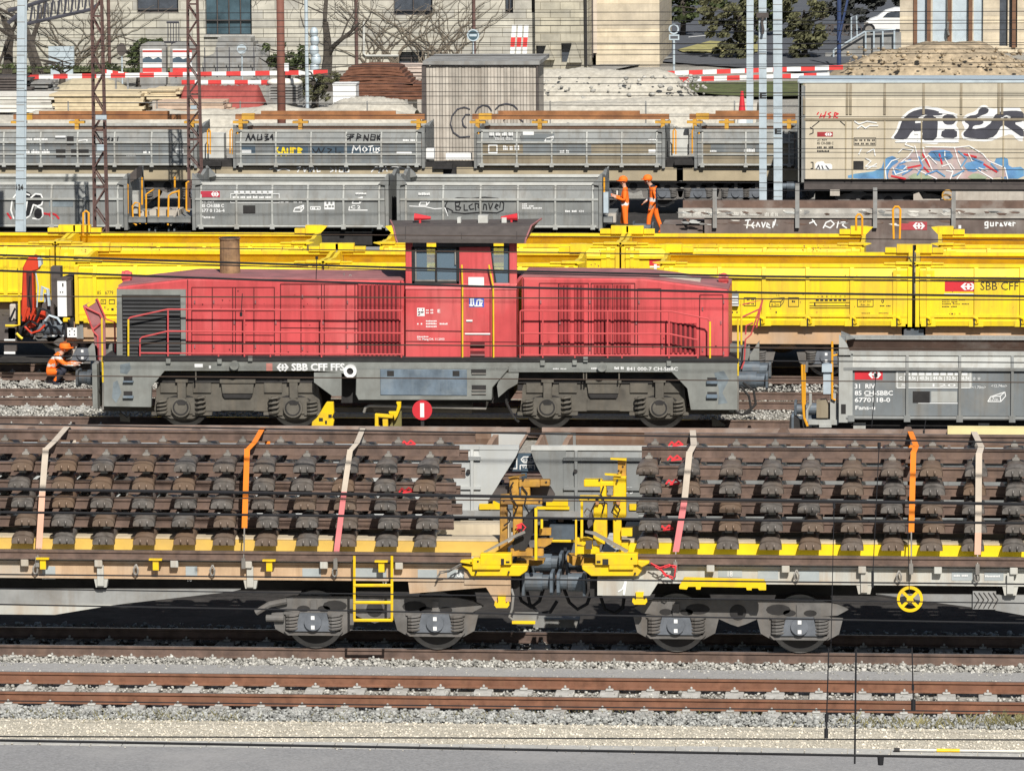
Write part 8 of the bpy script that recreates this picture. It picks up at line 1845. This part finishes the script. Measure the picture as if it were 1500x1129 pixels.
    b.ball((cx, Y+h.y, cz-.01), .125, 1.08, .95, .92, 14, 8); b.cyl((cx+sx*.05, Y+h.y, cz-.045), (cx+sx*.05, Y+h.y, cz-.03), .15, n=16); b.build('helmet', M['orange'], t, smooth=True)
    b = MB()
    for s_ in (-1, 1): b.ball((x+h.x+sx*.085, Y+h.y+s_*.035, base_z+h.z+.01), .014)
    b.box(x+h.x+sx*.092-.01, x+h.x+sx*.092+.01, Y+h.y-.03, Y+h.y+.03, base_z+h.z-.06, base_z+h.z-.05); b.build('eyes_and_mouth', M['navy'], t)
    b = MB()
    for s_ in (-1, 1): b.ball((x+h.x, Y+h.y+s_*.095, base_z+h.z), .03, .7, .4, 1.1)
    b.build('ear', M['skin'], t, smooth=True)
    return t
worker('standing worker in plain orange suit and helmet holding a small device up', 915.5, 135.5, 0, 'phone', -.05)
worker('striding worker in orange trousers with dark sleeves and orange helmet', 956, 135.5, 0, 'step', .02)
worker('crouching worker in orange under the buffers at the left edge', 79, 103.95, 0, 'crouch', -.24)
b = MB(); c = at(904, 282, 135.3); b.box(c.x-.02, c.x+.02, 135.3, 135.38, c.z-.07, c.z+.05); tag(b.build('hand_device', M['ywhite']), 'small pale device held by the standing worker', 'device')

# ------------------------------------------------------------------ overhead wires
def wire(label, x0, y0, x1, y1, zh, wpx, grp=None, pts=None, m='black'):
    """a wire along the tracks, hung at height zh above the rails"""
    v = _rt*0 - _up2*(((y0+y1)/2-564.5)/F) + _fw; Y = (CAM+v*((zh-CAMZ)/v.z)).y if v.z < 0 else 100
    r = wpx/2/(F/Y); b = MB(); P = [(x0, y0), (x1, y1)]
    if pts: P = pts
    dx = (P[-1][0]-P[0][0]); e0 = (P[0][0]-250, P[0][1]-(P[1][1]-P[0][1])/(P[1][0]-P[0][0])*250); e1 = (P[-1][0]+250, P[-1][1]+(P[-1][1]-P[-2][1])/(P[-1][0]-P[-2][0])*250)
    b.tube([at(a, c, Y) for a, c in [e0]+list(P)+[e1]], r, 6); o = b.build('overhead_wire', M[m]); tag(o, label, 'overhead wire', grp or 'overhead wires'); return o, Y
M['wire_b'] = mat('wire_bronze', (.05,.032,.022), .6)
wire('thick dark wire crossing the asphalt at the bottom of the photo', 10, 1084, 1490, 1110, 5.8, 4.5)
wire('thin dark wire over the tan gravel strip just above the platform kerb', 10, 1078, 1490, 1083, 5.6, 2.4)
wire('dark wire along the front rail of the front track', 10, 1026, 1490, 1042, 5.6, 2.2)
wire('thin dark wire along the left sill and the right sill of the panel wagons', 10, 841, 1490, 855, 5.7, 2.6)
wire('thin dark wire just under the sills of the panel wagons', 10, 862, 1490, 883, 5.7, 2)
wire('dark wire across the bogies of the panel wagons', 10, 885, 1490, 912, 5.7, 2.6)
wire('thick dark wire through the upper third of the panel stacks', 10, 716, 1490, 738, 5.9, 5)
wire('thin pale brown wire just below the thick wire through the panel stacks', 10, 727, 1490, 738, 5.7, 2.2, m='wire_b')
wire('thick dark wire through the lower third of the panel stacks', 10, 750, 1490, 766, 5.9, 4)
wire('dark wire along the rim of the hoppers behind the panel stacks', 10, 621, 1490, 648, 5.7, 2.6)
wire('thin grey wire across the lower frame of the red locomotive', 10, 550, 1490, 560, 5.7, 1.8, m='wire_b')
wire('thin dark wire along the walkway of the red locomotive', 10, 521, 1490, 531, 5.7, 1.8)
wire('thin dark wire across the foot of the red hoods', 10, 501, 1490, 512, 5.7, 2, m='wire_b')
wire('thin dark wire across the middle of the red hoods', 10, 434, 1490, 439, 5.8, 2, m='wire_b')
wire('thick dark wire from the left hood roof across the right hood top', 10, 398, 1490, 434, 6.2, 3.6, pts=[(10,397),(375,410),(750,421),(1125,429),(1490,434)])
wire('thick dark wire crossing the cab windows of the red locomotive', 10, 375, 1490, 408, 6.4, 3.4, pts=[(10,374),(375,386),(750,397),(1125,405),(1490,408)])
wire('thin dark wire just below the thick wire at the cab windows', 10, 381, 1490, 412, 6.0, 2, pts=[(10,379),(375,390),(750,400),(1125,409),(1490,413)])
wire('thin brown wire across the yellow panels above the locomotive roof', 10, 360, 1490, 379, 6.2, 1.8, m='wire_b')
wire('thin brown wire along the rims of the farther yellow wagons', 10, 340, 1490, 352, 6.2, 1.4, m='wire_b')
for i, (y0, y1) in enumerate(((20,17),(31,30),(42,34),(52,44),(60,66),(68,63),(76,72),(85,78),(93,99),(101,92),(110,117),(124,122),(133,137),(142,140),(150,158),(168,172),(186,190),(202,204),(214,219),(221,224),(232,232),(246,249),(262,270),(277,280))):
    wire('thin dark overhead wire across the building site and grey hoppers', 10, y0, 1490, y1, 6.5+random.uniform(-.3,.6), 1.0, 'thin overhead wires across the upper third of the photo')
def dropper(label, px0, py0, px1, py1, zh, wpx, beads=()):
    v = - _up2*(((py0+py1)/2-564.5)/F) + _fw; Y = (CAM+v*((zh-CAMZ)/v.z)).y; A, B = at(px0, py0, Y), at(px1, py1, Y); b = MB(); r = wpx/2/(F/Y); b.tube([A, B], r, 6)
    for f_, w_, l_ in beads:
        p = A.lerp(B, f_); b.cyl((p.x, p.y, p.z-l_/2/(F/Y)), (p.x, p.y, p.z+l_/2/(F/Y)), w_/2/(F/Y), n=10)
    tag(b.build('dropper', M['black']), label, 'dropper', 'droppers between the overhead wires')
dropper('long plain dropper from the thick bottom wire up to the loaded wagon', 1254, 950, 1252, 1118, 6, 3)
dropper('dropper with two black insulators left of the long plain dropper', 1214, 948, 1210, 1080, 6, 2, ((.78,6,12),(.95,6,14),(.86,3,16)))
dropper('dropper with one insulator over the front track at the right', 1336, 948, 1338, 1038, 6, 2, ((.93,7,16),(.65,4,8)))
dropper('thin dropper in front of the right stack right of the third sleeper column', 1288, 648, 1278, 852, 6, 1.4, ((.02,5,8),(.98,4,24)))
dropper('thin dropper across the white numbers of the large grey hopper', 1283, 548, 1277, 625, 6, 1.3, ((.02,5,6),))
dropper('thin dropper across the middle of the right stack', 1222, 734, 1217, 955, 6, 1.3, ((.03,4,8),))
dropper('thin dropper over the right yellow boards', 1330, 770, 1332, 870, 6, 1.3)
dropper('short dropper on the left red hood', 355, 430, 353, 462, 6, 1.3, ((.95,4,6),))
dropper('short dropper at the left yellow hopper gap', 464, 376, 463, 410, 6, 1.3, ((.05,4,4),))
dropper('dropper in front of the right hopper rim', 1356, 616, 1353, 634, 6, 1.3, ((.9,3,5),))
# black insulator hanging below the bottom wire, pale rod lying on the kerb
b = MB(); c = at(1290, 1108, 40); b.cyl(c, c-Vector((0,0,.07)), .03, .024, n=12); tag(b.build('insulator', M['black']), 'small black insulator hanging from the thick bottom wire', 'insulator')
t = thing('grounding_pole', 'pale rod with yellow grip lying along the platform kerb', 'pole', ground(1400, 1101, -.04))
A, B, C_ = ground(1318, 1099, -.02), ground(1372, 1098, -.02), ground(1560, 1103, -.02)
for P_ in (A, B, C_): P_.z = -.02; P_.y = 64.42
b = MB(); b.tube([A, B], .018, 6); b.tube([(C_.x, C_.y, -.02), (B.x+.32, B.y, -.02)], .016, 6); b.build('rod', M['ywhite'], t)
b = MB(); b.tube([B, (B.x+.32, B.y, -.02)], .026, 8); b.build('grip', M['mach_yellow'], t); b = MB(); b.cyl((A.x-.08, A.y, -.02), (A.x, A.y, -.02), .03); b.build('clamp', M['dark'], t)
